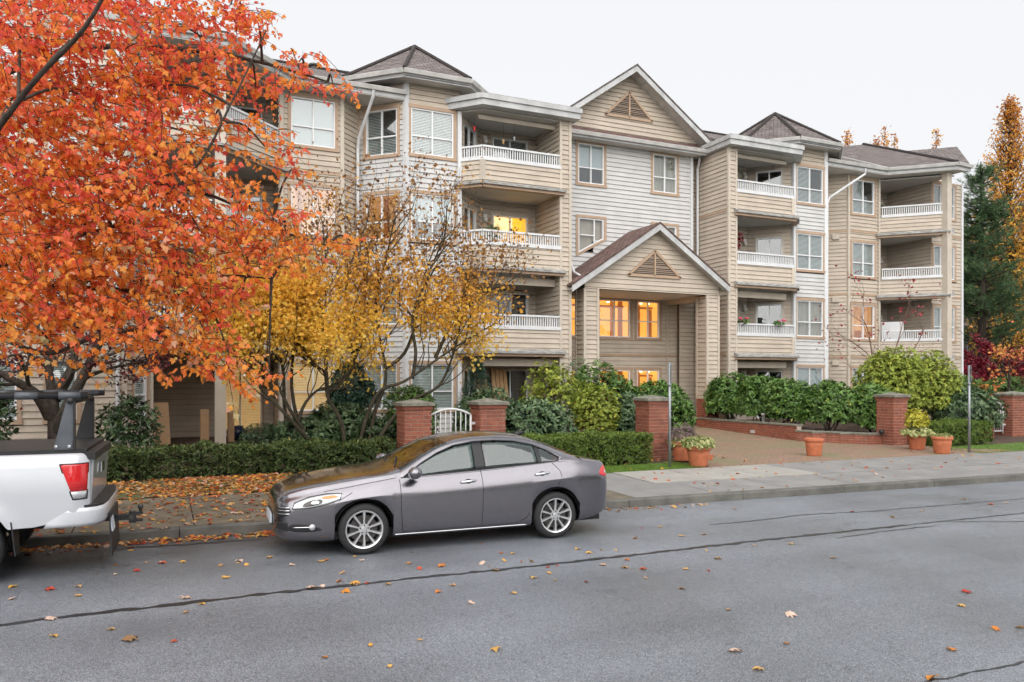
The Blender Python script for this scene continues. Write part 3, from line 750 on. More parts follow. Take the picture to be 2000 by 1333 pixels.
    ev = [(5.25, 24.62), (6.80, 23.10), (9.02, 23.10), (10.58, 24.62), (10.58, 27.3), (5.25, 27.3)]; ap = (7.92, 25.62, 13.74)
    evm = [(X(x), y) for x, y in ev]; apm = (X(ap[0]), ap[1], ap[2]); ZE = 11.90
    polys = [[(*evm[i], ZE), (*evm[(i + 1) % 6], ZE), apm] for i in range(6)]
    tr = uproof('tower_roof', polys)
    mb = MB()
    for i in range(5): mb.tube([(*evm[i], ZE + .03), (apm[0], apm[1], apm[2] + .03)], .07, 6)
    B(mb, 'hip_caps', M['roof'], tr)
    for i in (0, 1, 2):
        p, q = evm[i], evm[i + 1]
        if not left: p, q = q, p
        eave(p, q, ZE - .01, fh=.24)
    mb = MB(); q = evm if left else evm[::-1]; mb.prism(q, 11.68, 11.71); B(mb, 'soffit', M['soffit'])
    # wing: chamfer, window face, angled balcony
    se = side((5.11, 24.23), (5.79, 24.91), s); wf = side((3.27, 24.23), (5.11, 24.23), s)
    wall(se, .4, 11.25, (), 'beige', 4); ww = ab(wf, s, .18, 1.72); hw = []
    kk = ['blind_warm', 'curtain', 'amber', 'shade'] if left else ['blind', 'amber', 'blind', 'half']
    for F in FL: hw.append(hole(*ww, *WZ(F)))
    wall(wf, .4, 11.25, hw, 'beige', 5)
    for F, k in zip(FL, kk): window(wf, *ww, *WZ(F), k, lower=0)
    for F in FL[1:]:
        trim(wf, 0, wf.L, F - .14, F - .05, -.02, .045, 'tan', 'belt_trim'); trim(se, 0, se.L, F - .14, F - .05, -.02, .045, 'tan', 'belt_trim')
        if not left: 
            mb = MB(); a = ab(se, s, .5, .5)[0]; se.box(mb, a - .14, a + .14, F - .45, F - .22, .02, .12); B(mb, 'vent_hood', M['cream'])
    corner_post(X(5.11), 24.23, .4, 11.25, .12); corner_post(X(3.27), 24.23, .4, 11.25, .12); corner_post(X(5.79), 24.91, .4, 11.25, .1, 'tan')
    ang = side((1.33, 22.29), (3.27, 24.23), s); XE = -.3 if left else .95
    for F in FL[1:]:
        wall(ang, F - .06, F + .60, (), 'beige', 5); railing(ang, .12, ang.L - .12, F); awning(ang, -.1, ang.L + .05, F)
        poly = [(X(1.33), 22.30), (X(3.26), 24.23), (X(3.26), 26.2), (X(XE), 26.2), (X(XE), 22.30)]
        if not left: poly = poly[::-1]
        mb = MB(); mb.prism(poly, F - .18, F - .02); B(mb, 'balcony_floor', M['slab'])
        mb = MB(); mb.prism(poly, F - .24, F - .182); B(mb, 'balcony_ceiling', M['ceil'])
    poly = [(X(1.33), 22.30), (X(3.26), 24.23), (X(3.26), 26.2), (X(XE), 26.2), (X(XE), 22.30)]
    if not left: poly = poly[::-1]
    mb = MB(); mb.prism(poly, 11.0, 11.04); B(mb, 'balcony_ceiling', M['ceil'])
    corner_post(X(1.40), 22.34, .4, 11.1, .28, 'cream')
    # recessed walls of the angled balcony
    wj = side((3.20, 24.2), (3.20, 26.2), s)
    wj = Fr((3.20, 26.2), (3.20, 24.2)) if left else Fr((28.9, 24.2), (28.9, 26.2)); wall(wj, .4, 11.1, (), 'beige', 0)
    if left:
        wk = Fr((-.3, 25.4), (3.2, 25.4)); hd = []
        for F in FL: hd.append(hole(1.75, 3.2, F + .02, F + 2.1))
        wall(wk, .4, 11.1, hd, 'beige', 3)
        for F in FL: window(wk, 1.75, 3.2, F + .02, F + 2.1, 'blind_warm' if F < 1 else 'dark', 2, 0, 'sliding_door', .07, trimmat='tan'); lamp(wk, 1.4, F + 1.7)
        # south rail to the left of the post, west section of the block
        wr = Fr((-.3, 22.29), (1.33, 22.29))
        for F in FL[1:]: wall(wr, F - .06, F + .60, (), 'beige', 4); railing(wr, 0, wr.L - .14, F); awning(wr, -.05, wr.L + .1, F)
        e1 = Fr((-.3, 22.3), (-.3, 25.4)); wall(e1, .4, 11.2, (), 'beige', 0)
        e2 = Fr((-.9, 21.6), (-.3, 22.3)); wall(e2, .4, 11.2, [hole(.22, .80, *WZ(F)) for F in FL], 'beige', 2)
        for F in FL: window(e2, .22, .80, *WZ(F), 'blind', 1, tr=.07)
        corner_post(-.3, 22.3, .4, 11.2, .1)
        ws = Fr((-9.0, 21.6), (-.9, 21.6)); hh = []
        cols = [(.7, 2.2), (2.7, 4.2), (4.6, 5.9), (6.35, 7.15)]
        for F in FL:
            for q in cols: hh.append(hole(*q, *WZ(F)))
        wall(ws, .4, 11.2, hh, lambda z: 'beige', 2)
        for F in FL:
            for q in cols: window(ws, *q, *WZ(F), 'blind', 2 if q[1] - q[0] > 1 else 1)
            if F > 1: trim(ws, 0, ws.L, F - .14, F - .05, -.02, .045, 'tan', 'belt_trim')
        corner_post(-.9, 21.6, .4, 11.2, .12)
        mb = MB(); mb.tube([(-1.05, 21.5, .5), (-1.05, 21.5, 11.1)], .045, 8); B(mb, 'downpipe', M['white'])
    else:
        wk = Fr((28.9, 25.7), (32.4, 25.7)); wall(wk, .4, 11.1, (), 'beige', 4)
        for F in FL: lamp(wk, 1.75, F + 1.75)
        ws = Fr((31.15, 23.4), (33.15, 23.4)); hh = []
        cols = [(.02, .72), (1.15, 1.60)]
        for F in FL:
            for q in cols: hh.append(hole(*q, *WZ(F)))
        wall(ws, .4, 11.1, hh, lambda z: 'beige', 3)
        for F in FL:
            for q in cols: window(ws, *q, *WZ(F), 'blind', 1)
            if F > 1: trim(ws, 0, ws.L, F - .14, F - .05, -.02, .045, 'tan', 'belt_trim')
        corner_post(32.1, 23.36, .4, 11.1, .12); corner_post(33.15, 23.4, .4, 11.1, .12, 'white')
        wq = Fr((31.15, 25.7), (31.15, 23.4)); wall(wq, .4, 11.1, (), 'beige', 0)
        we = Fr((33.15, 23.4), (33.15, 30)); wall(we, .4, 11.1, (), 'beige', 0)
    # wing roof
    K = 7.5; SL = .43; ZW = 11.40
    P = lambda x, y, z: (X(x), y, z)
    v0, v1 = (3.5, 23.6), (3.5 - .414 * K, 23.6 + K); h0, h1 = (1.55, 21.74), (1.55 - .414 * K, 21.74 + K); ZR = ZW + SL * K
    polys = [[P(*v0, ZW), P(7.0, 23.6, ZW), P(8.6, 25.1, ZW + SL * 1.5), P(16.05, 25.1, ZW + SL * 1.5), P(16.05, 31.1, ZR), P(*v1, ZR)],
             [P(*h0, ZW), P(*v0, ZW), P(*v1, ZR), P(*h1, ZR)]]
    if left: polys.append([P(-9.5, 21.74, ZW), P(*h0, ZW), P(*h1, ZR), P(-9.5, 21.74 + K, ZR)])
    else: polys.append([P(*h0, ZW), P(.6, 21.80, ZW), P(-3.7, 25.5, 13.75), P(1.55 - .414 * 4.19, 21.74 + 4.19, ZW + SL * 4.19)])
    polys.append([P(16.05, 31.1, ZR), P(*v1, ZR), P(v1[0], 38, 11.4), P(16.05, 38, 11.4)])
    wr_ = uproof('wing_roof', polys)
    mb = MB(); mb.tube([P(v0[0], v0[1], ZW + .02), P(*v1, ZR + .02)], .035, 6); B(mb, 'valley_flashing', M['gutter'], wr_)
    mb = MB(); mb.tube([P(h0[0], h0[1], ZW + .03), P(*h1, ZR + .03)], .07, 6); mb.tube([P(v1[0], v1[1], ZR + .03), P(16.05, 31.1, ZR + .03)], .07, 6); B(mb, 'ridge_caps', M['roof'], wr_)
    for xx in (3.0, 5.4, 12.0):
        mb = MB(); mb.lathe([(.16, 0), (.16, .14), (.24, .16), (.24, .22), (.1, .27), (0, .28)], 10, P(xx, 30.7, ZR - .25)); B(mb, 'roof_vent', M['lamp_metal'], wr_)
    segs = [(h0, v0), (v0, (7.0, 23.6))] + ([((-9.5, 21.74), h0)] if left else [((.6, 21.8), h0)])
    for p, q in segs:
        p, q = ((X(p[0]), p[1]), (X(q[0]), q[1])); 
        if not left: p, q = q, p
        eave(p, q, ZW - .01, fh=.26)
    sp = [(7.0, 23.62), (7.0, 24.9), (5.8, 24.9), (3.2, 26), (XE, 26), (XE, 21.76), (1.55, 21.76), (3.5, 23.62)]
    sp = [(X(x), y) for x, y in sp]
    if left: sp = sp[::-1]
    mb = MB(); mb.prism(sp, 11.10, 11.13); B(mb, 'soffit', M['soffit'])
    # tower downpipe
    mb = MB()
    if left: mb.tube([(5.95, 23.55, 11.25), (5.95, 23.62, 11.05), (5.72, 24.55, 10.0), (5.72, 24.68, 9.7), (5.72, 24.72, .6)], .05, 8)
    else: mb.tube([(27.3, 23.6, 11.25), (27.3, 23.62, 11.0), (25.6, 23.95, 9.9), (25.25, 23.75, 9.6), (25.25, 23.75, .6)], .05, 8)
    B(mb, 'downpipe', M['white'])
mb = MB(); mb.tube([(19.3, 24.55, 11.0), (19.3, 24.6, 10.8), (19.35, 24.75, 10.6), (19.35, 24.75, .6)], .05, 8); B(mb, 'downpipe', M['white'])
mb = MB(); mb.tube([(12.95, 23.6, 6.35), (13.0, 23.4, 5.95), (13.05, 22.95, 5.75)], .045, 8); B(mb, 'downpipe', M['white'])
# floors and rear closing walls
mb = MB()
mb.box(-9, 33.1, 37.2, 37.5, .3, 11.3); mb.box(-9.2, -9, 21.6, 37.2, .3, 11.3); mb.box(-8.9, 33.0, 26.4, 37.1, .35, .5)
for F in FL[1:]: mb.box(-8.9, 33.0, 26.4, 37.1, F - .2, F - .03)
B(mb, 'rear_walls', M['backing'])
B(WALLS, 'lap_shadow_backing', M['backing'])
# clapboards: the 300 that show largest as single boards, the rest joined
def board(mb, fr, a0, a1, z0, z1, m=0):
    P = fr.P
    z0 += .008; mb.hexa([P(a0, z0, .034), P(a1, z0, .034), P(a1, z0, -.011), P(a0, z0, -.011), P(a0, z1 - .001, .006), P(a1, z1 - .001, .006), P(a1, z1 - .001, -.011), P(a0, z1 - .001, -.011)], m)  # gap left under each board bares the dark backing as a shadow line
def vis(b):
    fr, z = b[1], (b[4] + b[5]) / 2
    q = Vector(fr.P((b[2] + b[3]) / 2, z)); dep = SN * q.x + CS * q.y
    facing = max(0.0, fr.n.dot((Vector((0, 0, 2.25)) - q).normalized()))
    low = .2 if z < 2.6 or (q.x < 9.0 and z < 8.2) or q.x < 3.4 else 1.0
    return (b[3] - b[2]) * facing / dep * low * (1 if b[0] > 2 else .15)
BOARDS.sort(key=vis, reverse=True)
siding = empty('siding'); siding.parent = bld
for b in BOARDS[:298]:
    mb = MB(); board(mb, *b[1:6]); B(mb, 'clapboard', M[b[6]], siding)
mb = MB()
for b in BOARDS[298:]: board(mb, *b[1:6], 0 if b[6] == 'beige' else 1)
tag(B(mb, 'clapboards', [M['beige'], M['white_siding']]), kind='stuff')
# ------------------------------------------------------------------ vehicles
def carpaint(name, c, metal=.7, rough=.32):
    return mat(name, c, rough, metal, coat=1.0)
    g = n.new('ShaderNodeNewGeometry'); nz = n.new('ShaderNodeTexNoise'); nz.inputs['Scale'].default_value = 3; nz.inputs['Detail'].default_value = 8
    l.new(g.outputs['Position'], nz.inputs['Vector']); r = n.new('ShaderNodeMapRange'); r.inputs[1].default_value = .35; r.inputs[2].default_value = .75; r.inputs[3].default_value = rough - .05; r.inputs[4].default_value = rough + .15
    l.new(nz.outputs[0], r.inputs[0]); l.new(r.outputs[0], b.inputs['Roughness']); return m
M['grey_paint'] = carpaint('grey_car_paint', (.225, .215, .235), 1.0, .26)
M['silver_paint'] = carpaint('silver_truck_paint', (.60, .615, .65), .12, .34)
M['car_glass'] = glass_mat('car_glass', (.50, .60, .59), ior=.11)
M['rubber'] = mat('tyre_rubber', (.022, .022, .024), .75, bump=.3, bscale=80)
M['black_plastic'] = mat('black_plastic', (.018, .018, .02), .45, bump=.1, bscale=120)
M['seam'] = mat('panel_gap', (.012, .012, .013), .6)
M['chrome'] = mat('chrome', (.75, .76, .78), .12, 1.0)
M['alloy'] = mat('silver_alloy', (.72, .72, .73), .26, .85)
M['red_lens'] = mat('red_lens', (.50, .012, .015), .15, coat=1.0, emit=(.5, .01, .012), es=.12)
M['clear_lens'] = mat('clear_lens', (.55, .57, .58), .12, .25, coat=1.0)
M['amber_lens'] = mat('amber_lens', (.75, .22, .02), .2, coat=1.0)
M['seat'] = mat('seat_fabric', (.05, .05, .055), .85)
M['brake'] = mat('brake_disc', (.10, .095, .09), .45, .8)
M['plate'] = mat('number_plate', (.62, .66, .72), .4)

def hermite(xs, ys, x):
    xs, ys = np.array(xs, float), np.array(ys, float); h = np.diff(xs); d = np.diff(ys) / h
    m = np.zeros(len(xs)); m[0], m[-1] = d[0], d[-1]
    for i in range(1, len(xs) - 1):
        m[i] = 0 if d[i - 1] * d[i] <= 0 else 2 * d[i - 1] * d[i] / (d[i - 1] + d[i])
    x = np.clip(x, xs[0], xs[-1]); k = np.clip(np.searchsorted(xs, x, 'right') - 1, 0, len(h) - 1); t = (x - xs[k]) / h[k]
    return (2 * t**3 - 3 * t**2 + 1) * ys[k] + (t**3 - 2 * t**2 + t) * h[k] * m[k] + (-2 * t**3 + 3 * t**2) * ys[k + 1] + (t**3 - t**2) * h[k] * m[k + 1]

def wheel(parent, x, y, r, sgn, tyre_w=.215, rim_r=.245, spokes=10):
    """wheel with its outer face towards sgn*y"""
    w = empty('wheel', (x, y, r)); w.parent = parent
    mb = MB(); hw = tyre_w / 2
    prof = [(rim_r - .01, -hw + .01), (r - .05, -hw), (r - .012, -hw + .025), (r, -hw + .055), (r, hw - .055), (r - .012, hw - .025), (r - .05, hw), (rim_r + .005, hw - .012), (rim_r - .01, hw - .03)]
    mb.lathe(prof, 48, axis='y'); mb.build('tyre', M['rubber'], w, True)
    mb = MB(); o = sgn * hw
    mb.lathe([(rim_r + .006, o * .88), (rim_r - .004, o * .93), (rim_r - .022, o * .86), (rim_r - .03, o * .55), (rim_r - .03, -o * .8)], 48, axis='y')
    for k in range(spokes):
        a = 2 * math.pi * (k + .5) / spokes; c, s_ = math.cos(a), math.sin(a); t = Vector((-s_, 0, c)); d = Vector((c, 0, s_))
        for q, (r0, r1, w0, w1, oo) in enumerate(((.055, rim_r - .016, .015, .024, .80),)):
            p0, p1 = d * r0, d * r1; oy0, oy1 = Vector((0, o * .74, 0)), Vector((0, o * .84, 0)); th = Vector((0, -sgn * .03, 0))
            mb.hexa([p0 - t * w0 + oy0 + th, p1 - t * w1 + oy1 + th, p1 + t * w1 + oy1 + th, p0 + t * w0 + oy0 + th,
                     p0 - t * w0 * .55 + oy0, p1 - t * w1 * .55 + oy1, p1 + t * w1 * .55 + oy1, p0 + t * w0 * .55 + oy0])
    mb.lathe([(0, o * .80), (.03, o * .80), (.034, o * .76), (.07, o * .74), (.078, o * .6)], 24, axis='y')
    mb.build('rim', M['alloy'], w, False)
    mb = MB()
    for k in range(5):
        a = 2 * math.pi * k / 5 + .3; mb.lathe([(0, o * .79), (.010, o * .79), (.011, o * .7)], 8, (.052 * math.cos(a), 0, .052 * math.sin(a)), axis='y')
    tag(mb.build('lug_nuts', M['brake'], w), kind='stuff')
    mb = MB(); mb.lathe([(0, o * .30), (rim_r * .72, o * .30), (rim_r * .72, o * .22), (0, o * .22)], 32, axis='y'); mb.build('brake_disc', M['brake'], w)
    return w

def sedan():
    car = empty('parked_car', (0, 0, 0), 0, 'grey four-door sedan parked at the kerb with its front to the left', 'car')
    T = np.array([  # x, W, zb, zs, yr, zr, zt
        (0.00, .50, .30, .60, .30, .675, .69), (.05, .64, .235, .69, .44, .76, .78), (.14, .745, .205, .745, .54, .825, .845), (.34, .83, .19, .80, .63, .885, .91),
        (.60, .88, .182, .855, .68, .93, .96), (.95, .902, .18, .91, .715, .978, 1.008), (1.22, .908, .18, .945, .73, 1.005, 1.04), (1.42, .91, .18, .945, .715, 1.05, 1.085),
        (1.80, .912, .18, .952, .64, 1.23, 1.275), (2.12, .912, .18, .966, .585, 1.355, 1.405), (2.45, .912, .18, .982, .56, 1.41, 1.46), (2.80, .912, .18, 1.002, .55, 1.422, 1.476),
        (3.20, .912, .18, 1.03, .545, 1.395, 1.45), (3.60, .91, .18, 1.06, .55, 1.295, 1.35), (3.95, .905, .20, 1.075, .575, 1.18, 1.22), (4.20, .892, .22, 1.065, .605, 1.10, 1.125),
        (4.40, .868, .25, 1.042, .63, 1.062, 1.08), (4.54, .825, .29, 1.02, .62, 1.035, 1.048), (4.61, .76, .32, .96, .56, .972, .98), (4.66, .64, .36, .84, .46, .85, .855)])
    T[:, 0] = np.where(T[:, 0] < .93, .93 - (.93 - T[:, 0]) * 1.15, np.where(T[:, 0] > 3.63, 3.63 + (T[:, 0] - 3.63) * .90, T[:, 0]))
    X0, X1 = float(T[0, 0]), float(T[-1, 0])
    XW = (.93, 3.63); RA = .372; ZA = .325
    def arch(x):
        for c in XW:
            if abs(x - c) < RA: return ZA + math.sqrt(RA * RA - (x - c)**2)
        return None
    def sect(x):
        W, zb, zs, yr, zr, zt = [float(hermite(T[:, 0], T[:, i], x)) for i in range(1, 7)]
        e = min(1, (zs - zb) / .6)
        P = [(W - .13, zb), (W - .045, zb + .05 * e), (W - .012, zb + .18 * e), (W, zb + (zs - zb) * .52), (W - .004, zb + (zs - zb) * .74), (W - .040, zb + (zs - zb) * .89), (W - .095, zs)]
        mid = (P[-1][0] * .48 + yr * .52 + .018, zs * .47 + zr * .53 + .012)
        P += [mid, (yr, zr), (yr * .82, zr + (zt - zr) * .52), (yr * .45, zr + (zt - zr) * .88), (0, zt)]
        return P
    SUB = 4
    def fine(x, use_arch=True):
        P = np.array(sect(x)); n = len(P); out = []
        for i in range(n - 1):
            p0, p1, p2, p3 = P[max(i - 1, 0)], P[i], P[i + 1], P[min(i + 2, n - 1)]
            if i == 5: p3 = p2 + (p2 - p1)
            if i == 6: p0 = p1 - (p2 - p1)
            for k in range(SUB):
                t = k / SUB; out.append(.5 * ((2 * p1) + (p2 - p0) * t + (2 * p0 - 5 * p1 + 4 * p2 - p3) * t * t + (3 * p1 - p0 - 3 * p2 + p3) * t**3))
        out.append(P[-1]); out = np.array(out)
        a = arch(x) if use_arch else None
        if a is not None:
            zb = out[0, 1]; zc = P[4][1] + .02; m = out[:, 1] < zc
            out[m, 1] = a + (out[m, 1] - zb) * (zc - a) / (zc - zb); out[0, 0] = max(out[0, 0], out[1, 0] - .02)
        return out
    xs = set(np.linspace(X0, X1, 130).tolist()) | set(T[:, 0].tolist())
    for c in XW:
        for k in range(0, 25): xs.add(c + RA * .9995 * math.cos(math.pi * k / 24))
        xs.add(c - RA * 1.004); xs.add(c + RA * 1.004)
    xs = sorted(xs); grid = [fine(x) for x in xs]; nv = len(grid[0])
    iB, iR = 6 * SUB, 8 * SUB
    BELT0, BELT1 = 1.42, 4.20
    parts = {'body': MB(), 'windshield': MB(), 'rear_window': MB(), 'roof': MB(), 'side': MB()}
    def kind(x, j):
        if j >= iR:
            if 1.42 <= x < 2.12: return 'windshield'
            if 3.42 < x < 4.08: return 'rear_window'
            return 'roof' if 2.12 <= x <= 3.42 else 'body'
        if iB <= j < iR and 1.42 <= x < 4.08: return 'side'
        return 'body'
    for s_ in (-1, 1):
        for i in range(len(xs) - 1):
            xm = (xs[i] + xs[i + 1]) / 2
            for j in range(nv - 1):
                k = kind(xm, j)
                if k == 'side': continue
                q = [(xs[i], s_ * grid[i][j][0], grid[i][j][1]), (xs[i + 1], s_ * grid[i + 1][j][0], grid[i + 1][j][1]), (xs[i + 1], s_ * grid[i + 1][j + 1][0], grid[i + 1][j + 1][1]), (xs[i], s_ * grid[i][j + 1][0], grid[i][j + 1][1])]
                if s_ > 0: q.reverse()
                parts[k].face(q)
    for i in (0, len(xs) - 1):
        q = [(xs[i], -p[0], p[1]) for p in grid[i]] + [(xs[i], p[0], p[1]) for p in grid[i][::-1]]
        parts['body'].face(q if i else q[::-1])
    body = weld(parts['body'].build('body', M['grey_paint'], car)); weld(parts['roof'].build('roof', M['grey_paint'], car))
    weld(parts['windshield'].build('windshield', M['car_glass'], car)); weld(parts['rear_window'].build('rear_window', M['car_glass'], car))
    # ---- side surface lookup for panels lying on the flank
    cache = {}
    def yat(x, z):
        key = round(x, 3)
        if key not in cache: cache[key] = fine(x, False)
        g = cache[key][:iR + 2]
        return float(np.interp(z, g[:, 1], g[:, 0]))
    def inside(p, poly):
        x, z = p; c = False; n = len(poly)
        for i in range(n):
            (x1, z1), (x2, z2) = poly[i], poly[(i + 1) % n]
            if (z1 > z) != (z2 > z) and x < (x2 - x1) * (z - z1) / (z2 - z1) + x1: c = not c
        return c
    def smoothpoly(pts, k=5):
        out = []; n = len(pts)
        for i in range(n):
            p0, p1, p2, p3 = [np.array(pts[(i + d) % n]) for d in (-1, 0, 1, 2)]
            for j in range(k):
                t = j / k; out.append(tuple(.5 * ((2 * p1) + (p2 - p0) * t + (2 * p0 - 5 * p1 + 4 * p2 - p3) * t * t + (3 * p1 - p0 - 3 * p2 + p3) * t**3)))
        return out
    rm = lambda x: .93 - (.93 - x) * 1.15 if x < .93 else (3.63 + (x - 3.63) * .9 if x > 3.76 else x)
    def panel(name, poly, off, m, s_, parent=None, ns=14, th=.006):
        poly = [(rm(p[0]), p[1]) for p in poly]
        """polygon in side view cut in vertical slices and laid on the flank"""
        mb = MB(); x0, x1 = min(p[0] for p in poly), max(p[0] for p in poly)
        cuts = sorted({x0, x1, *[p[0] for p in poly], *np.linspace(x0, x1, ns).tolist()}); cols = []
        for x in cuts:
            xx = min(max(x, x0 + 1e-5), x1 - 1e-5); zz = []
            for i in range(len(poly)):
                (xa, za), (xb, zb) = poly[i], poly[(i + 1) % len(poly)]
                if (xa <= xx < xb) or (xb <= xx < xa): zz.append(za + (zb - za) * (xx - xa) / (xb - xa))
            zz.sort(); cols.append((x, (zz[0], zz[-1]) if len(zz) >= 2 else None))
        cols = [c for c in cols if c[1]]; NV = 6
        g = [[(x, s_ * (yat(x, z0 + (z1 - z0) * k / NV) + off), z0 + (z1 - z0) * k / NV) for k in range(NV + 1)] for x, (z0, z1) in cols]
        for a, b in zip(g, g[1:]):
            for k in range(NV):
                q = [a[k], b[k], b[k + 1], a[k + 1]]; mb.face(q if s_ < 0 else q[::-1])
        o = mb.build(name, m, parent or car, True); 
        sm = o.modifiers.new('t', 'SOLIDIFY'); sm.thickness = th; sm.offset = -1
        return weld(o)
    def line(name, pts, w, off, m, s_, parent=None):
        pts = [(rm(p[0]), p[1]) for p in pts]; fine_ = []
        for p, q in zip(pts, pts[1:]):
            k = max(1, int(math.hypot(q[0] - p[0], q[1] - p[1]) / .04))
            for i in range(k): fine_.append((p[0] + (q[0] - p[0]) * i / k, p[1] + (q[1] - p[1]) * i / k))
        fine_.append(pts[-1]); mb = MB(); mb.tube([(x, s_ * (yat(x, z) + off), z) for x, z in fine_], w, 5); return mb.build(name, m, parent or car, True)
    DLO = [(1.47, .965), (1.70, 1.115), (1.95, 1.245), (2.20, 1.335), (2.50, 1.378), (2.80, 1.385), (3.10, 1.365), (3.38, 1.305), (3.58, 1.225), (3.74, 1.125), (3.70, 1.082), (3.4, 1.060), (2.5, 1.005), (1.47, .958)]
    def dtop(x): return float(np.interp(x, [p[0] for p in DLO[:10]], [p[1] for p in DLO[:10]]))
    def dbot(x): return float(np.interp(x, [1.47, 2.5, 3.4, 3.70, 3.74], [.958, 1.005, 1.060, 1.082, 1.125]))
    def strip_poly(x0, x1, e=0): 
        X_ = np.linspace(x0, x1, 12); return [(x, dtop(x) - e) for x in X_] + [(x, dbot(x) + e) for x in X_[::-1]]
    for s_ in (-1, 1):
        fd, rd = empty('front_door'), empty('rear_door'); fd.parent = rd.parent = car
        panel('side_window', strip_poly(1.50, 2.47), -.012, M['car_glass'], s_, fd)
        panel('side_window', strip_poly(2.60, 3.40), -.012, M['car_glass'], s_, rd)
        panel('quarter_window', strip_poly(3.44, 3.735), -.012, M['car_glass'], s_, car)
        panel('pillar_trim', strip_poly(2.465, 2.605), -.004, M['black_plastic'], s_, car); panel('pillar_trim', strip_poly(3.395, 3.455), -.006, M['black_plastic'], s_, car)
        # painted window surround: everything of the flank above the belt that is not glass
        Xs = np.linspace(1.40, 4.085, 48)
        ztop = lambda x: sect(x)[8][1]; zbelt = lambda x: sect(x)[6][1]
        top = [(x, ztop(x) + .002) for x in Xs]
        mid = [(x, dtop(x) if 1.47 <= x <= 3.74 else (zbelt(x) if x < 1.47 else dbot(3.74))) for x in Xs]
        mb = MB(); NV = 5
        for (xa, za), (xb, zb), (_, ma), (_, mb2) in zip(top, top[1:], mid, mid[1:]):
            for k in range(NV):
                A = lambda x, lo, hi, kk: (x, s_ * (yat(x, lo + (hi - lo) * kk / NV) - .001), lo + (hi - lo) * kk / NV)
                q = [A(xa, ma, za, k), A(xb, mb2, zb, k), A(xb, mb2, zb, k + 1), A(xa, ma, za, k + 1)]; mb.face(q if s_ < 0 else q[::-1])
        for xa, xb in zip(Xs, Xs[1:]):
            la, lb = zbelt(xa), zbelt(xb); ha = dbot(xa) if xa < 3.74 else dbot(3.74); hb = dbot(xb) if xb < 3.74 else dbot(3.74)
            if xa < 1.47: ha = la
            if xb < 1.47: hb = lb
            for k in range(2):
                A = lambda x, lo, hi, kk: (x, s_ * (yat(x, lo + (hi - lo) * kk / 2) - .001), lo + (hi - lo) * kk / 2)
                q = [A(xa, la, ha, k), A(xb, lb, hb, k), A(xb, lb, hb, k + 1), A(xa, la, ha, k + 1)]; mb.face(q if s_ < 0 else q[::-1])
        o = weld(mb.build('window_surround', M['grey_paint'], car)); sm = o.modifiers.new('t', 'SOLIDIFY'); sm.thickness = .02; sm.offset = -1
        line('window_seal', DLO[:10] + [DLO[10], DLO[11], DLO[12], DLO[13], DLO[0]], .010, -.004, M['black_plastic'], s_)
        line('panel_gap', [(1.40, .93), (1.405, .6), (1.43, .26)], .0045, .0, M['seam'], s_, fd)
        line('panel_gap', [(2.53, 1.02), (2.535, .7), (2.52, .25)], .0045, .0, M['seam'], s_, rd)
        line('panel_gap', [(3.60, 1.06), (3.70, .95), (3.72, .86), (3.66, .76)], .0045, .0, M['seam'], s_, rd)
        line('panel_gap', [(3.24, .42), (3.18, .33), (3.05, .262), (1.43, .258)], .0045, .0, M['seam'], s_, rd)
        line('panel_gap', [(1.36, .955), (1.0, .905), (.74, .86), (.5, .82)], .004, .0, M['seam'], s_, body)
        line('panel_gap', [(.80, .80), (.66, .71), (.60, .62)], .004, .0, M['seam'], s_, body)
        line('sill_trim', [(1.33, .225), (3.2, .225)], .010, .002, M['chrome'], s_)
        # handles
        for x, z, d in ((2.33, .872, fd), (3.42, .925, rd)):
            mb = MB(); y = lambda xx: s_ * (yat(xx, z) + .022)
            mb.tube([(x - .115, s_ * yat(x - .115, z), z - .012), (x - .09, y(x - .09), z - .008), (x, y(x) + s_ * .008, z), (x + .09, y(x + .09), z + .006), (x + .115, s_ * yat(x + .115, z), z + .006)], [.012, .017, .018, .017, .010], 8)
            mb.build('door_handle', M['chrome'], d, True)
            panel('handle_cup', smoothpoly([(x - .06, z), (x, z + .028), (x + .06, z + .004), (x, z - .035)]), .001, M['seam'], s_, d)
        # mirror
        mb = MB(); c = Vector((1.56, s_ * 1.00, 1.03)); mb.lathe([(0, -.105), (.05, -.10), (.072, -.06), (.078, 0), (.07, .07), (.045, .1), (0, .105)], 16, (0, 0, 0), axis='y')
        mv = MB()
        for v in mb.v: mv.v.append((c.x + v[0] * 1.15 + (.03 if v[1] * s_ < 0 else 0), c.y + v[1], c.z + v[2] * 1.02))
        mv.f, mv.m = mb.f, mb.m; mir = mv.build('wing_mirror', M['grey_paint'], fd, True)
        mb = MB(); mb.bar((1.58, s_ * .86, .985), (1.57, s_ * .95, 1.0), .07, .035); mb.build('mirror_arm', M['black_plastic'], mir)
        # lights
        panel('headlight', smoothpoly([(.17, .625), (.20, .69), (.34, .755), (.52, .79), (.68, .79), (.66, .73), (.52, .675), (.33, .635)]), .004, M['clear_lens'], s_)
        panel('turn_signal', smoothpoly([(.48, .762), (.60, .778), (.64, .755), (.50, .735)]), .008, M['amber_lens'], s_)
        panel('lamp_reflector', smoothpoly([(.27, .655), (.33, .71), (.46, .735), (.47, .69), (.36, .655)]), .0065, M['brake'], s_)
        panel('lamp_projector', smoothpoly([(.36, .685), (.38, .715), (.43, .72), (.44, .69), (.40, .675)]), .010, M['chrome'], s_)
        line('headlight_rim', [(.165, .62), (.195, .694), (.34, .762), (.52, .797), (.69, .797), (.665, .726), (.52, .668), (.33, .628), (.165, .62)], .006, .003, M['seam'], s_)
        panel('fog_lamp_recess', smoothpoly([(.13, .35), (.16, .43), (.30, .435), (.44, .38), (.46, .345), (.3, .33)]), .002, M['black_plastic'], s_)
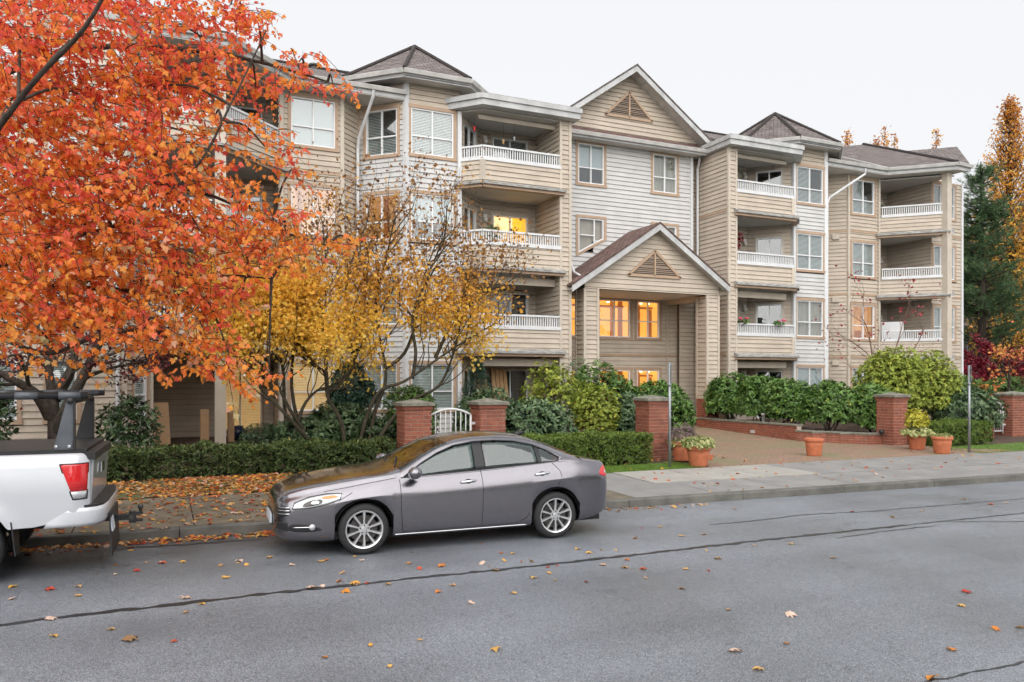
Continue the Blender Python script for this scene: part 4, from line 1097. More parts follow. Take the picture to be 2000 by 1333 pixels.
        line('fog_trim', [(.17, .39), (.38, .392)], .008, .012, M['chrome'], s_)
        mb = MB(); mb.lathe([(0, s_ * .02), (.035, s_ * .015), (.04, 0)], 12, (rm(.37), s_ * (yat(rm(.37), .39) + .006), .39), axis='y'); mb.build('fog_lamp', M['clear_lens'], car, True)
        panel('grille', smoothpoly([(.022, .53), (.03, .62), (.09, .65), (.145, .62), (.13, .54)]), .004, M['black_plastic'], s_)
        for z in (.55, .59, .625): line('grille_bar', [(.012, z), (.14, z + .01)], .008, .012, M['chrome'], s_)
        panel('lower_grille', [(.02, .36), (.02, .45), (.12, .45), (.12, .34)], .003, M['black_plastic'], s_)
        panel('tail_light', smoothpoly([(4.42, .88), (4.50, .975), (4.60, .975), (4.618, .86), (4.54, .835)]), .004, M['red_lens'], s_)
        panel('reversing_lamp', smoothpoly([(4.53, .90), (4.585, .93), (4.60, .885), (4.56, .875)]), .008, M['clear_lens'], s_)
        # wheels and arches
        for c in XW:
            wheel(car, c, s_ * .795, .325, s_)
            mb = MB(); n = 20
            for k in range(n):
                a0, a1 = math.pi * k / n, math.pi * (k + 1) / n
                p = [(c + (RA + .004) * math.cos(a), ZA + (RA + .004) * math.sin(a)) for a in (a0, a1)]
                mb.face([(p[0][0], s_ * .90, p[0][1]), (p[1][0], s_ * .90, p[1][1]), (p[1][0], s_ * .52, p[1][1]), (p[0][0], s_ * .52, p[0][1])])
            mb.face([(c + RA * math.cos(math.pi * k / n), s_ * .53, ZA + RA * math.sin(math.pi * k / n)) for k in range(n + 1)])
            mb.build('wheel_arch', M['seam'], car)
    # inside and underside
    mb = MB(); mb.box(.35, 4.4, -.74, .74, .20, .30); mb.box(1.32, 1.40, -.72, .72, .3, .93); mb.box(3.85, 3.95, -.70, .70, .3, 1.0); mb.box(3.3, 3.92, -.7, .7, .95, .985); mb.build('floor_pan', M['seam'], car)
    mb = MB(); mb.hexa([(1.38, -.74, .80), (1.72, -.74, .78), (1.72, .74, .78), (1.38, .74, .80), (1.38, -.72, .96), (1.68, -.72, .93), (1.68, .72, .93), (1.38, .72, .96)]); mb.build('dashboard', M['seat'], car)
    for x, ys in ((2.25, (-.37, .37)), (3.15, (-.37, .37))):
        for y in ys:
            seat = empty('seat', (x, y, .35)); seat.parent = car
            mb = MB(); mb.hexa([(-.25, -.26, 0), (.25, -.26, 0), (.25, .26, 0), (-.25, .26, 0), (-.27, -.25, .18), (.2, -.23, .14), (.2, .23, .14), (-.27, .25, .18)]); mb.build('cushion', M['seat'], seat)
            mb = MB(); mb.hexa([(.18, -.25, .12), (.32, -.25, .12), (.32, .25, .12), (.18, .25, .12), (.38, -.2, .68), (.46, -.2, .68), (.46, .2, .68), (.38, .2, .68)]); mb.build('backrest', M['seat'], seat)
            mb = MB(); mb.hexa([(.38, -.12, .70), (.46, -.12, .70), (.46, .12, .70), (.38, .12, .70), (.41, -.10, .88), (.48, -.10, .88), (.48, .10, .88), (.41, .10, .88)]); mb.build('headrest', M['seat'], seat)
    mb = MB(); c = Vector((1.86, -.37, .88))
    ringp = [c + Vector((.06 * math.cos(a) * 1.0, .18 * math.sin(a), .17 * math.cos(a))) for a in np.linspace(0, 2 * math.pi, 24)]
    mb.tube(ringp, .014, 6); mb.tube([c, c + Vector((-.2, 0, -.1))], .03, 6); mb.build('steering_wheel', M['black_plastic'], car, True)
    mb = MB(); mb.tube([(3.36, 0, 1.41), (3.45, 0, 1.432), (3.52, 0, 1.44)], [.05, .035, .018], 8); mb.tube([(3.49, 0, 1.435), (3.66, 0, 1.60)], [.008, .003], 6); mb.build('antenna', M['black_plastic'], car, True)
    for y0, y1 in ((-.55, -.02), (.05, .6)):
        mb = MB(); mb.tube([(1.40, y0, 1.075), (1.47, (y0 + y1) / 2, 1.115), (1.55, y1, 1.15)], .010, 5); mb.build('wiper', M['black_plastic'], car)
    mb = MB(); mb.box(X0 - .035, X0 - .012, -.26, .26, .38, .50); mb.build('number_plate', M['plate'], car)
    mb = MB(); mb.box(X0 - .012, X0 + .05, -.30, .30, .35, .52); mb.build('plate_holder', M['black_plastic'], car)
    return car
car = sedan()
_a = math.atan2(9.56 - 9.67, 5.07 - 2.33)
_fw = Vector((2.33, 9.67)); _d2 = Vector((math.cos(_a), math.sin(_a))); _n2 = Vector((-_d2.y, _d2.x))
_o = _fw - _d2 * .93 + _n2 * .905
car.location = (_o.x, _o.y, 0.0); car.rotation_euler = (0, 0, _a)

def pickup():
    """rear of the truck points to +x; local x=0 at the tailgate, bed towards -x"""
    tr = empty('parked_pickup_truck', (0, 0, 0), 0, 'silver pickup truck with a black ladder rack and bed cover, cut by the left edge', 'pickup truck')
    HW = .97; XA = -1.22; RA = .47; ZA = .42; ZB = .60; ZT = 1.40
    def ysurf(x, z):
        y = HW + .035 * math.exp(-((z - 1.05) / .22)**2) - .05 * max(0, (.85 - z) / .35)**2 - .05 * max(0, (z - 1.28) / .12)**2
        y += .045 * math.exp(-((math.hypot(x - XA, z - ZA) - RA) / .09)**2) if z > .5 else 0
        if x > -.16: y -= .11 * ((x + .16) / .16)**2
        return y
    for s_ in (-1, 1):
        xs = sorted(set(np.linspace(-2.05, 0, 60).tolist() + [XA + RA * .9995 * math.cos(math.pi * k / 20) for k in range(21)] + [XA - RA * 1.004, XA + RA * 1.004])); mb = MB(); NV = 22; cols = []
        for x in xs:
            zb = ZB + .10 * max(0, (x + .55) / .55) if x > -.55 else ZB
            if abs(x - XA) < RA: zb = max(zb, ZA + math.sqrt(RA * RA - (x - XA)**2))
            cols.append([(x, s_ * ysurf(x, zb + (ZT - zb) * k / NV), zb + (ZT - zb) * k / NV) for k in range(NV + 1)] + [(x, s_ * (ysurf(x, ZT) - .09), ZT + .012), (x, s_ * (ysurf(x, ZT) - .10), ZT - .2)])
        for a, b in zip(cols, cols[1:]):
            for k in range(len(a) - 1):
                q = [a[k], b[k], b[k + 1], a[k + 1]]; mb.face(q if s_ < 0 else q[::-1])
        import bmesh
        o = mb.build('bed_side', M['silver_paint'], tr); b = bmesh.new(); b.from_mesh(o.data); bmesh.ops.remove_doubles(b, verts=b.verts, dist=.0005)
        for f in b.faces: f.smooth = True
        b.to_mesh(o.data); b.free()
        # tail lamp
        P = lambda x, z, o_: (x, s_ * (ysurf(x, z) + o_), z)
        def lens(name, rows, m, o_, parent):
            mb = MB(); NV = 8
            g = [[P(x0 + (x1 - x0) * k / NV, z, o_) for k in range(NV + 1)] for z, x0, x1 in rows]
            for a, b in zip(g, g[1:]):
                for k in range(NV):
                    q = [a[k], a[k + 1], b[k + 1], b[k]]; mb.face(q if s_ < 0 else q[::-1])
            o = weld(mb.build(name, m, parent)); sm = o.modifiers.new('t', 'SOLIDIFY'); sm.thickness = .012; sm.offset = -1; return o
        tl = lens('tail_light', [(.985, -.175, -.02), (1.10, -.215, -.015), (1.20, -.25, -.012), (1.27, -.275, -.010), (1.285, -.265, -.012)], M['red_lens'], .006, tr)
        lens('reversing_lamp', [(.90, -.15, -.03), (.94, -.162, -.026), (.982, -.175, -.022)], M['clear_lens'], .006, tl)
        lens('lamp_surround', [(.885, -.16, -.02), (.98, -.19, -.012), (1.20, -.265, -.006), (1.29, -.292, -.004), (1.298, -.28, -.006)], M['seam'], .001, tl)
        # wheel
        wheel(tr, XA, s_ * .83, .40, s_, .27, .23, 6)
        mb = MB(); n = 20
        for k in range(n):
            p = [(XA + RA * math.cos(math.pi * t / n), ZA + RA * math.sin(math.pi * t / n)) for t in (k, k + 1)]
            mb.face([(p[0][0], s_ * .98, p[0][1]), (p[1][0], s_ * .98, p[1][1]), (p[1][0], s_ * .5, p[1][1]), (p[0][0], s_ * .5, p[0][1])])
        mb.build('wheel_arch', M['seam'], tr)
        mb = MB(); mb.hexa([(XA + .50, s_ * .72, .30), (XA + .515, s_ * .72, .30), (XA + .515, s_ * .96, .30), (XA + .50, s_ * .96, .30), (XA + .465, s_ * .70, .68), (XA + .48, s_ * .70, .68), (XA + .48, s_ * .99, .68), (XA + .465, s_ * .99, .68)]); mb.build('mud_flap', M['black_plastic'], tr)
        # rack leg
        mb = MB(); y = s_ * (HW - .10); w = .035
        mb.hexa([(-.36, y - w, ZT + .05), (-.17, y - w, ZT + .05), (-.17, y + w, ZT + .05), (-.36, y + w, ZT + .05), (-.225, y - w * .8, 2.02), (-.155, y - w * .8, 2.02), (-.155, y + w * .8, 2.02), (-.225, y + w * .8, 2.02)])
        leg = mb.build('rack_leg', M['black_plastic'] if s_ > 0 else M['rack'], tr)
        mb = MB(); mb.box(-.165, -.145, y - w - .012, y + w + .012, ZT + .05, 2.0); mb.build('leg_flange', M['black_plastic'], leg)
        for x in (-.33, -.20): mb = MB(); mb.lathe([(0, -.012), (.018, -.010), (.02, .0)], 8, (x, y - s_ * 0 + s_ * .045, ZT + .085), axis='y'); mb.build('bolt', M['chrome'], leg)
    # bed cover, rails
    mb = MB(); mb.box(-2.0, -.03, -HW + .085, HW - .085, ZT + .008, ZT + .05); mb.build('bed_cover', M['black_plastic'], tr)
    for y in (-HW + .10, HW - .10):
        pts = [(-3.6, y, 2.06), (-.02, y, 2.06)]
        mb = MB(); mb.tube(pts, .04, 10); rail = mb.build('rack_rail', M['black_plastic'], tr, True)
        for x in (-2.7, -2.2, -1.68, -1.15, -.62, -.2): mb = MB(); mb.tube([(x - .11, y, 2.06), (x + .11, y, 2.06)], .0455, 10); mb.build('rail_sleeve', M['rack'], rail, True)
    mb = MB(); mb.tube([(-.19, -HW + .05, 2.0), (-.19, HW - .05, 2.0)], .04, 8); mb.build('rack_crossbar', M['black_plastic'], tr, True)
    # tailgate
    mb = MB(); mb.hexa([(-.06, -.80, .72), (.0, -.80, .72), (.0, .80, .72), (-.06, .80, .72), (-.06, -.80, ZT - .02), (.035, -.80, ZT - .05), (.035, .80, ZT - .05), (-.06, .80, ZT - .02)]); tg = mb.build('tailgate', M['silver_paint'], tr)
    mb = MB(); mb.hexa([(-.08, -.88, ZT - .06), (.06, -.88, ZT - .08), (.06, .88, ZT - .08), (-.08, .88, ZT - .06), (-.08, -.88, ZT + .02), (.05, -.88, ZT - .0), (.05, .88, ZT - .0), (-.08, .88, ZT + .02)]); mb.build('tailgate_cap', M['black_plastic'], tg)
    mb = MB(); mb.box(.036, .05, -.14, .14, 1.10, 1.22); mb.build('tailgate_handle', M['chrome'], tg)
    # bumper wrapping the corners
    mb = MB(); prof = [(-.42, .955), (-.20, .975), (-.02, .955), (.08, .90), (.15, .76), (.17, .5), (.17, 0)]
    full = [(x, -y) for x, y in prof] + [(x, y) for x, y in prof[::-1][1:]]
    rows = [(.58, -.05), (.62, -.005), (.74, .0), (.79, -.012)]
    g = [[(x + o * .6, y * (1 + o * .2), z) for x, y in full] for z, o in rows]
    for a, b in zip(g, g[1:]):
        for k in range(len(full) - 1): mb.face([a[k], a[k + 1], b[k + 1], b[k]])
    o = weld(mb.build('bumper', M['silver_paint'], tr), 50); sm = o.modifiers.new('t', 'SOLIDIFY'); sm.thickness = .03; sm.offset = -1
    mb = MB(); mb.prism([(-.05, -.93), (.08, -.88), (.13, -.76), (.15, -.5), (.15, .5), (.13, .76), (.08, .88), (-.05, .93)], .78, .815); mb.build('bumper_step', M['black_plastic'], o)
    # hitch with ball, plate and flaps
    mb = MB(); mb.box(.02, .34, -.035, .035, .47, .54); h = mb.build('tow_hitch', M['black_plastic'], tr)
    mb = MB(); mb.box(.34, .42, -.04, .04, .43, .57); mb.box(.42, .50, -.03, .03, .53, .56); mb.box(.42, .50, -.03, .03, .44, .47); mb.build('pintle', M['black_plastic'], h)
    mb = MB(); mb.lathe([(.02, 0), (.02, .04), (.03, .05), (.032, .075), (.02, .10), (0, .105)], 12, (.47, 0, .56)); mb.build('tow_ball', M['brake'], h, True)
    mb = MB(); mb.lathe([(0, -.05), (.03, -.05), (.035, 0)], 6, (.37, 0, .50), axis='y'); mb.build('hitch_bolt', M['brake'], h)
    mb = MB(); mb.hexa([(.19, -.62, .14), (.205, -.62, .14), (.205, .35, .14), (.19, .35, .14), (.17, -.62, .66), (.185, -.62, .66), (.185, .35, .66), (.17, .35, .66)]); mb.build('tow_flap', M['black_plastic'], tr)
    mb = MB(); mb.hexa([(.20, -.6, .44), (.212, -.6, .44), (.212, -.3, .44), (.20, -.3, .44), (.175, -.6, .60), (.187, -.6, .60), (.187, -.3, .60), (.175, -.3, .60)]); mb.build('number_plate', M['plate'], tr)
    mb = MB(); mb.box(-5.2, -.1, -.45, .45, .50, .62); mb.box(-2.0, -.1, -.85, .85, .66, .74); mb.build('chassis', M['seam'], tr)
    # cab
    cab = MB(); prof = [(-4.25, .55), (-2.12, .55), (-2.10, 1.40), (-2.22, 1.88), (-2.45, 1.95), (-3.55, 1.96), (-3.9, 1.88), (-4.35, 1.42), (-5.4, 1.25), (-5.45, .6)]
    n = len(prof)
    def ring(y, k): return [(x, y * (1 if z < 1.45 else .80), z) for x, z in prof]
    a, b = ring(-HW, 0), ring(HW, 0)
    for i in range(n): j = (i + 1) % n; cab.face([a[i], a[j], b[j], b[i]])
    cab.face(a[::-1]); cab.face(b); c_ = cab.build('cab', M['silver_paint'], tr)
    for s_ in (-1, 1):
        mb = MB(); mb.face([(x, s_ * y, z) for x, y, z in ((-3.1, .963, 1.44), (-2.28, .963, 1.44), (-2.36, .80, 1.84), (-3.1, .80, 1.84))]); mb.build('side_window', M['car_glass'], c_)
        mb = MB(); mb.face([(x, s_ * y, z) for x, y, z in ((-4.1, .963, 1.44), (-3.18, .963, 1.44), (-3.18, .80, 1.84), (-3.85, .80, 1.84))]); mb.build('side_window', M['car_glass'], c_)
        wheel(tr, -4.75, s_ * .83, .40, s_, .27, .23, 6)
    return tr
M['rack'] = mat('grey_rack_metal', (.10, .11, .125), .5, .3, var=.2, vscale=8)
trk = pickup(); trk.location = (-.74, 9.88 + .97, 0); trk.rotation_euler = (0, 0, R(-2))
# ------------------------------------------------------------------ plants
SHAPES = {
    'oval': ([(0, 0, 0), (.17, .30, .05), (.15, .68, .05), (0, 1, -.04), (-.15, .68, .05), (-.17, .30, .05)], [(0, 1, 2, 3), (0, 3, 4, 5)]),
    'round': ([(0, 0, 0), (.34, .28, .06), (.30, .72, .05), (0, 1, -.03), (-.30, .72, .05), (-.34, .28, .06)], [(0, 1, 2, 3), (0, 3, 4, 5)]),
    'blade': ([(-.045, 0, 0), (.045, 0, 0), (0, 1, .02)], [(0, 1, 2)]),
    'maple': ([(0, 0, 0), (.20, -.05, .08), (.46, .06, .0), (.34, .24, .12), (.62, .50, -.06), (.28, .50, .11), (.24, .70, .07), (0, 1.0, -.16),
               (-.24, .70, .09), (-.28, .50, .12), (-.60, .52, .02), (-.34, .24, .10), (-.45, .06, -.05), (-.20, -.05, .07)], [(0, 1, 2, 3), (0, 3, 4, 5), (0, 5, 6, 7), (0, 7, 8, 9), (0, 9, 10, 11), (0, 11, 12, 13)]),
    'tri': ([(0, 0, 0), (.42, .12, .05), (.36, .52, -.02), (.14, .5, .05), (0, 1, -.04), (-.14, .5, .05), (-.36, .52, -.02), (-.42, .12, .05)], [(0, 1, 2, 3), (0, 3, 4, 5), (0, 5, 6, 7)]),
}
def norm(a): return a / np.maximum(np.linalg.norm(a, axis=1, keepdims=True), 1e-9)
def leaves(name, pos, tip, nrm, size, shape, m, rnd, parent=None, kind='stuff'):
    """one leaf per row: base position, tip direction, face normal, length"""
    pos, tip, nrm = np.asarray(pos, float), norm(np.asarray(tip, float)), np.asarray(nrm, float)
    size = np.broadcast_to(np.asarray(size, float), (len(pos),)); V, Fc = SHAPES[shape]; V = np.array(V)
    z = norm(nrm - tip * np.sum(nrm * tip, 1, keepdims=True)); x = np.cross(tip, z)
    co = pos[:, None, :] + size[:, None, None] * (V[None, :, 0:1] * x[:, None, :] + V[None, :, 1:2] * tip[:, None, :] + V[None, :, 2:3] * z[:, None, :])
    N, k = len(pos), len(V); fl = len(Fc[0]); F = (np.array(Fc)[None] + (np.arange(N) * k)[:, None, None]).reshape(-1)
    nf = N * len(Fc); me = bpy.data.meshes.new(name); me.vertices.add(N * k); me.vertices.foreach_set('co', co.reshape(-1).astype(np.float32))
    me.loops.add(len(F)); me.loops.foreach_set('vertex_index', F.astype(np.int32)); me.polygons.add(nf)
    me.polygons.foreach_set('loop_start', (np.arange(nf) * fl).astype(np.int32)); me.polygons.foreach_set('loop_total', np.full(nf, fl, np.int32))
    at = me.attributes.new('rnd', 'FLOAT', 'POINT'); at.data.foreach_set('value', np.repeat(np.clip(rnd, 0, 1), k).astype(np.float32))
    me.materials.append(m); me.update(calc_edges=True); me.validate()
    o = link(name, me, parent)
    if kind: o['kind'] = kind
    return o
def rdir(n): return norm(RNG.normal(size=(n, 3)))
M['bark'] = mat('dark_bark', (.055, .042, .032), .9, var=.5, vscale=12, bump=.8, bscale=40)
M['mossbark'] = mat('mossy_bark', (.058, .048, .03), .9, var=.5, vscale=9, bump=.8, bscale=40)
M['pinkbark'] = mat('pink_twig', (.20, .12, .09), .85, var=.3, vscale=9)
M['maple_orange'] = ramp_mat('orange_maple_leaf', [(0, (.75, .10, .08)), (.2, (1.0, .20, .12)), (.45, (1.0, .31, .085)), (.68, (1.0, .40, .06)), (.84, (1.0, .52, .11)), (.93, (.92, .50, .36)), (1, (.62, .52, .26))], .42, .58, spec=.4)
M['maple_yellow'] = ramp_mat('yellow_maple_leaf', [(0, (.16, .08, .04)), (.25, (.40, .19, .06)), (.5, (.95, .52, .09)), (.75, (1.0, .66, .09)), (1, (1.0, .78, .22))], .35, .5, spec=.4)
M['maple_purple'] = ramp_mat('purple_maple_leaf', [(0, (.035, .008, .012)), (.5, (.10, .015, .022)), (1, (.22, .03, .03))], .5, .2)
M['red_leaf'] = ramp_mat('crimson_leaf', [(0, (.10, .008, .02)), (.5, (.22, .015, .035)), (1, (.38, .05, .06))], .5, .25)
M['peach_leaf'] = ramp_mat('peach_leaf', [(0, (.50, .12, .06)), (.5, (.72, .26, .09)), (1, (.75, .42, .10))], .5, .3)
M['rhodo'] = ramp_mat('rhododendron_leaf', [(0, (.035, .07, .02)), (.4, (.085, .17, .035)), (.75, (.15, .28, .055)), (.95, (.25, .40, .09)), (1, (.5, .45, .08))], .38, .18, spec=.5)
M['darkleaf'] = ramp_mat('dark_evergreen_leaf', [(0, (.015, .030, .014)), (.5, (.035, .07, .025)), (.9, (.08, .135, .045)), (1, (.16, .22, .08))], .35, .08, spec=.5)
M['paleleaf'] = ramp_mat('silvery_green_leaf', [(0, (.035, .07, .035)), (.5, (.08, .145, .06)), (1, (.22, .30, .14))], .45, .1, spec=.5)
M['hedge'] = ramp_mat('box_hedge_leaf', [(0, (.04, .07, .018)), (.4, (.10, .165, .03)), (.8, (.20, .28, .05)), (1, (.38, .42, .09))], .45, .2)
M['lowhedge'] = ramp_mat('low_hedge_leaf', [(0, (.025, .045, .016)), (.5, (.075, .115, .035)), (.85, (.16, .20, .06)), (.96, (.28, .28, .08)), (1, (.62, .42, .08))], .45, .2)
M['limeleaf'] = ramp_mat('yellow_green_leaf', [(0, (.16, .07, .03)), (.12, (.16, .18, .03)), (.45, (.27, .35, .055)), (.8, (.41, .46, .08)), (1, (.60, .52, .09))], .45, .25)
M['variegated'] = ramp_mat('variegated_leaf', [(0, (.06, .12, .03)), (.3, (.20, .26, .08)), (.65, (.52, .52, .22)), (1, (.68, .66, .38))], .5, .2)
M['goldleaf'] = ramp_mat('golden_leaf', [(0, (.20, .22, .03)), (.5, (.52, .48, .05)), (1, (.68, .60, .10))], .5, .2)
M['needle'] = ramp_mat('pine_needle', [(0, (.03, .06, .03)), (.5, (.075, .14, .06)), (1, (.16, .25, .10))], .5, .1)
M['blueneedle'] = ramp_mat('blue_green_needle', [(0, (.02, .05, .035)), (.5, (.05, .11, .075)), (1, (.12, .20, .14))], .5, .1)
M['copper'] = ramp_mat('copper_leaf', [(0, (.16, .05, .025)), (.4, (.50, .18, .05)), (.75, (.80, .38, .06)), (1, (.88, .55, .08))], .5, .38)
M['blade_green'] = ramp_mat('grass_blade', [(0, (.05, .10, .015)), (.5, (.12, .23, .03)), (1, (.26, .38, .06))], .55, .25)
M['pink_flower'] = mat('pink_petal', (.75, .06, .16), .6)
M['heather'] = ramp_mat('heather_sprig', [(0, (.10, .12, .05)), (.5, (.20, .16, .14)), (1, (.38, .22, .28))], .6, .15)

def shell_points(n, c, r, lumps=7, lump=.16, low=-.55, bias=.55):
    """points spread through the outer layer of a lumpy dome; returns position, outward"""
    d = rdir(n * 2); d = d[d[:, 2] > low][:n]; ld = rdir(lumps); amp = np.zeros(len(d))
    for q in ld: amp += lump * np.exp(-((1 - d @ q) / .12))
    rad = (bias + (1 - bias) * RNG.random(len(d))**.5) * (1 + amp)
    p = np.array(c) + d * np.array(r) * rad[:, None]; out = norm(d / np.array(r)); return p, out
def whorls(p, out, per, size, spread=.9):
    """clusters of leaves radiating from shoot tips"""
    n = len(p); P = np.repeat(p, per, 0); O = np.repeat(norm(out * .8 + np.array([0, 0, .55]) + RNG.normal(size=out.shape) * .35), per, 0)
    t = rdir(len(P)); t = norm(t - O * np.sum(t * O, 1, keepdims=True)); tip = norm(t + O * RNG.uniform(-.25, spread, (len(P), 1)) + np.array([0, 0, -.15]))
    return P + tip * .008, tip, O, size * RNG.uniform(.65, 1.2, len(P))
def stems_mesh(name, base, tops, r0, m, parent, wob=.12):
    mb = MB()
    for b, t in zip(base, tops):
        b, t = Vector(b), Vector(t); k = 4
        pts = [b.lerp(t, i / k) + (Vector(RNG.normal(size=3)) * wob * (t - b).length * .3 if 0 < i < k else Vector()) for i in range(k + 1)]
        mb.tube(pts, [r0 * (1 - .75 * i / k) for i in range(k + 1)], 5)
    return tag(mb.build(name, m, parent, True), kind='stuff')
def shrub(name, label, c, r, n, size, matn, cat='shrub', shape='oval', per=6, group=None, stems=7, low=-.55, core=None, rbase=.0, loose=False):
    """dome shrub: c = (x,y), r = (rx,ry,h); rests on the ground"""
    z0 = gz(c[0], c[1]) + rbase; h = r[2]; root = empty(name, (c[0], c[1], z0), 0, label, cat, group)
    cc = (0, 0, h * .52); rr = (r[0], r[1], h * .5)
    p, o = shell_points(n, cc, rr, low=low, bias=.35 if loose else .62); P, T, O, S = whorls(p, o, per, size)
    up = (P[:, 2] / h); rnd = np.repeat(RNG.random(len(p)) * .45, per) + RNG.random(len(P)) * .5 + .05
    leaves('foliage', P, T, O, S, shape, M[matn], rnd, root)
    if not loose:
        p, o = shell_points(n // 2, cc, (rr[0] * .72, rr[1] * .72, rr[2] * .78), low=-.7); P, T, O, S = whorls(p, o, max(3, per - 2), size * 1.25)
        leaves('darkened_inner_foliage', P, T, O, S, shape, M[core or matn], RNG.random(len(P)) * .35, root)  # inner leaves kept to dark tones, interior shade put into the colour
    tops = [tuple(q) for q in (p[RNG.integers(0, len(p), stems)] * .9)]
    stems_mesh('stems', [(RNG.normal() * r[0] * .12, RNG.normal() * r[1] * .12, -.04) for _ in tops], tops, .022, M['bark'], root)
    return root
def hedge(name, label, x0, x1, y0, y1, h, n, size, matn, skew=0.):
    z0 = gz((x0 + x1) / 2, y0); L, D = x1 - x0, y1 - y0; root = empty(name, ((x0 + x1) / 2, (y0 + y1) / 2, z0), 0, label, 'hedge')
    P, O = [], []
    areas = [('f', L * h), ('b', L * h * .4), ('t', L * D), ('l', D * h), ('r', D * h)]; tot = sum(a for _, a in areas)
    for k, a in areas:
        m = int(n * a / tot); u, v = RNG.random(m), RNG.random(m); dep = RNG.random(m)**2 * .10
        X = (u - .5) * L; wob = .05 * np.sin(X * 3.1 + 1) + .04 * np.sin(X * 7.7) + .025 * np.sin(X * 15 + v * 6)
        if k in 'fb':
            s_ = -1 if k == 'f' else 1; q = np.stack([X, s_ * (D / 2 - dep + wob * .8), .03 + v * (h - .04)], 1); o = np.tile([0, s_, .1], (m, 1))
        elif k == 't': q = np.stack([X, (v - .5) * D, h - dep + wob * .7], 1); o = np.tile([0, 0, 1.], (m, 1))
        else:
            s_ = -1 if k == 'l' else 1; q = np.stack([s_ * (L / 2 - dep), (u - .5) * D, .03 + v * (h - .04)], 1); o = np.tile([s_, 0, .1], (m, 1))
        P.append(q); O.append(o)
    P, O = np.concatenate(P), np.concatenate(O); o = norm(O + RNG.normal(size=O.shape) * .5)
    Q, T, OO, S = whorls(P, o, 4, size, 1.1); rnd = np.repeat(RNG.random(len(P)) * .4, 4) + RNG.random(len(Q)) * .5 + .1 * (Q[:, 2] > h - .06)  # top leaves toned lighter, a lit top put into the colour
    leaves('foliage', Q, T, OO, S, 'oval', M[matn], rnd, root)
    m = int(n * .5); P = np.stack([(RNG.random(m) - .5) * L * .96, (RNG.random(m) - .5) * D * .7, RNG.random(m) * h * .9], 1); Q, T, OO, S = whorls(P, rdir(m), 3, size * 1.3)
    leaves('darkened_inner_foliage', Q, T, OO, S, 'oval', M[matn], RNG.random(len(Q)) * .3, root)  # darkest tones only, painting the shade inside the hedge
    k = int(L / .3); xs_ = [(-.5 + (i + .5) / k) * L for i in range(k)]
    stems_mesh('stems', [(x, 0, -.04) for x in xs_], [(x + RNG.normal() * .1, RNG.normal() * .12, h * .8) for x in xs_], .015, M['bark'], root)
    return root

def limb_pts(p):
    """smooth a list of points"""
    p = [Vector(q) for q in p]; out = []; n = len(p)
    for i in range(n - 1):
        a, b, c, d = p[max(i - 1, 0)], p[i], p[i + 1], p[min(i + 2, n - 1)]
        for k in range(4):
            t = k / 4; out.append(.5 * ((2 * b) + (c - a) * t + (2 * a - 5 * b + 4 * c - d) * t * t + (3 * b - a - 3 * c + d) * t**3))
    out.append(p[-1]); return out
def grow(mb, p, d, L, r, depth, tips, up=.25, spread=.55, kids=(2, 3), sides=5, shrink=.72, wob=.18):
    """recursive branching; tips collects (point, direction, depth)"""
    n = 4; pts = [p]; d = d.normalized()
    for i in range(n):
        d = (d + Vector(RNG.normal(size=3)) * wob + Vector((0, 0, up * .25))).normalized(); pts.append(pts[-1] + d * (L / n))
    r1 = r * .62; mb.tube(pts, [r + (r1 - r) * i / n for i in range(n + 1)], sides if r > .012 else 4 if r > .006 else 3, 0, False)
    for i in range(1, n + 1): tips.append((pts[i], d.copy(), depth))
    if depth <= 0: return
    for k in range(int(RNG.integers(kids[0], kids[1] + 1))):
        a = Vector(RNG.normal(size=3)); a = (a - d * a.dot(d)).normalized()
        q = pts[-1] if k == 0 else pts[int(RNG.integers(2, n + 1))]
        grow(mb, q, (d + a * spread * (.5 if k == 0 else 1.2)), L * shrink * RNG.uniform(.8, 1.15), r1 * (.95 if k == 0 else .7), depth - 1, tips, up, spread, kids, sides, shrink, wob)

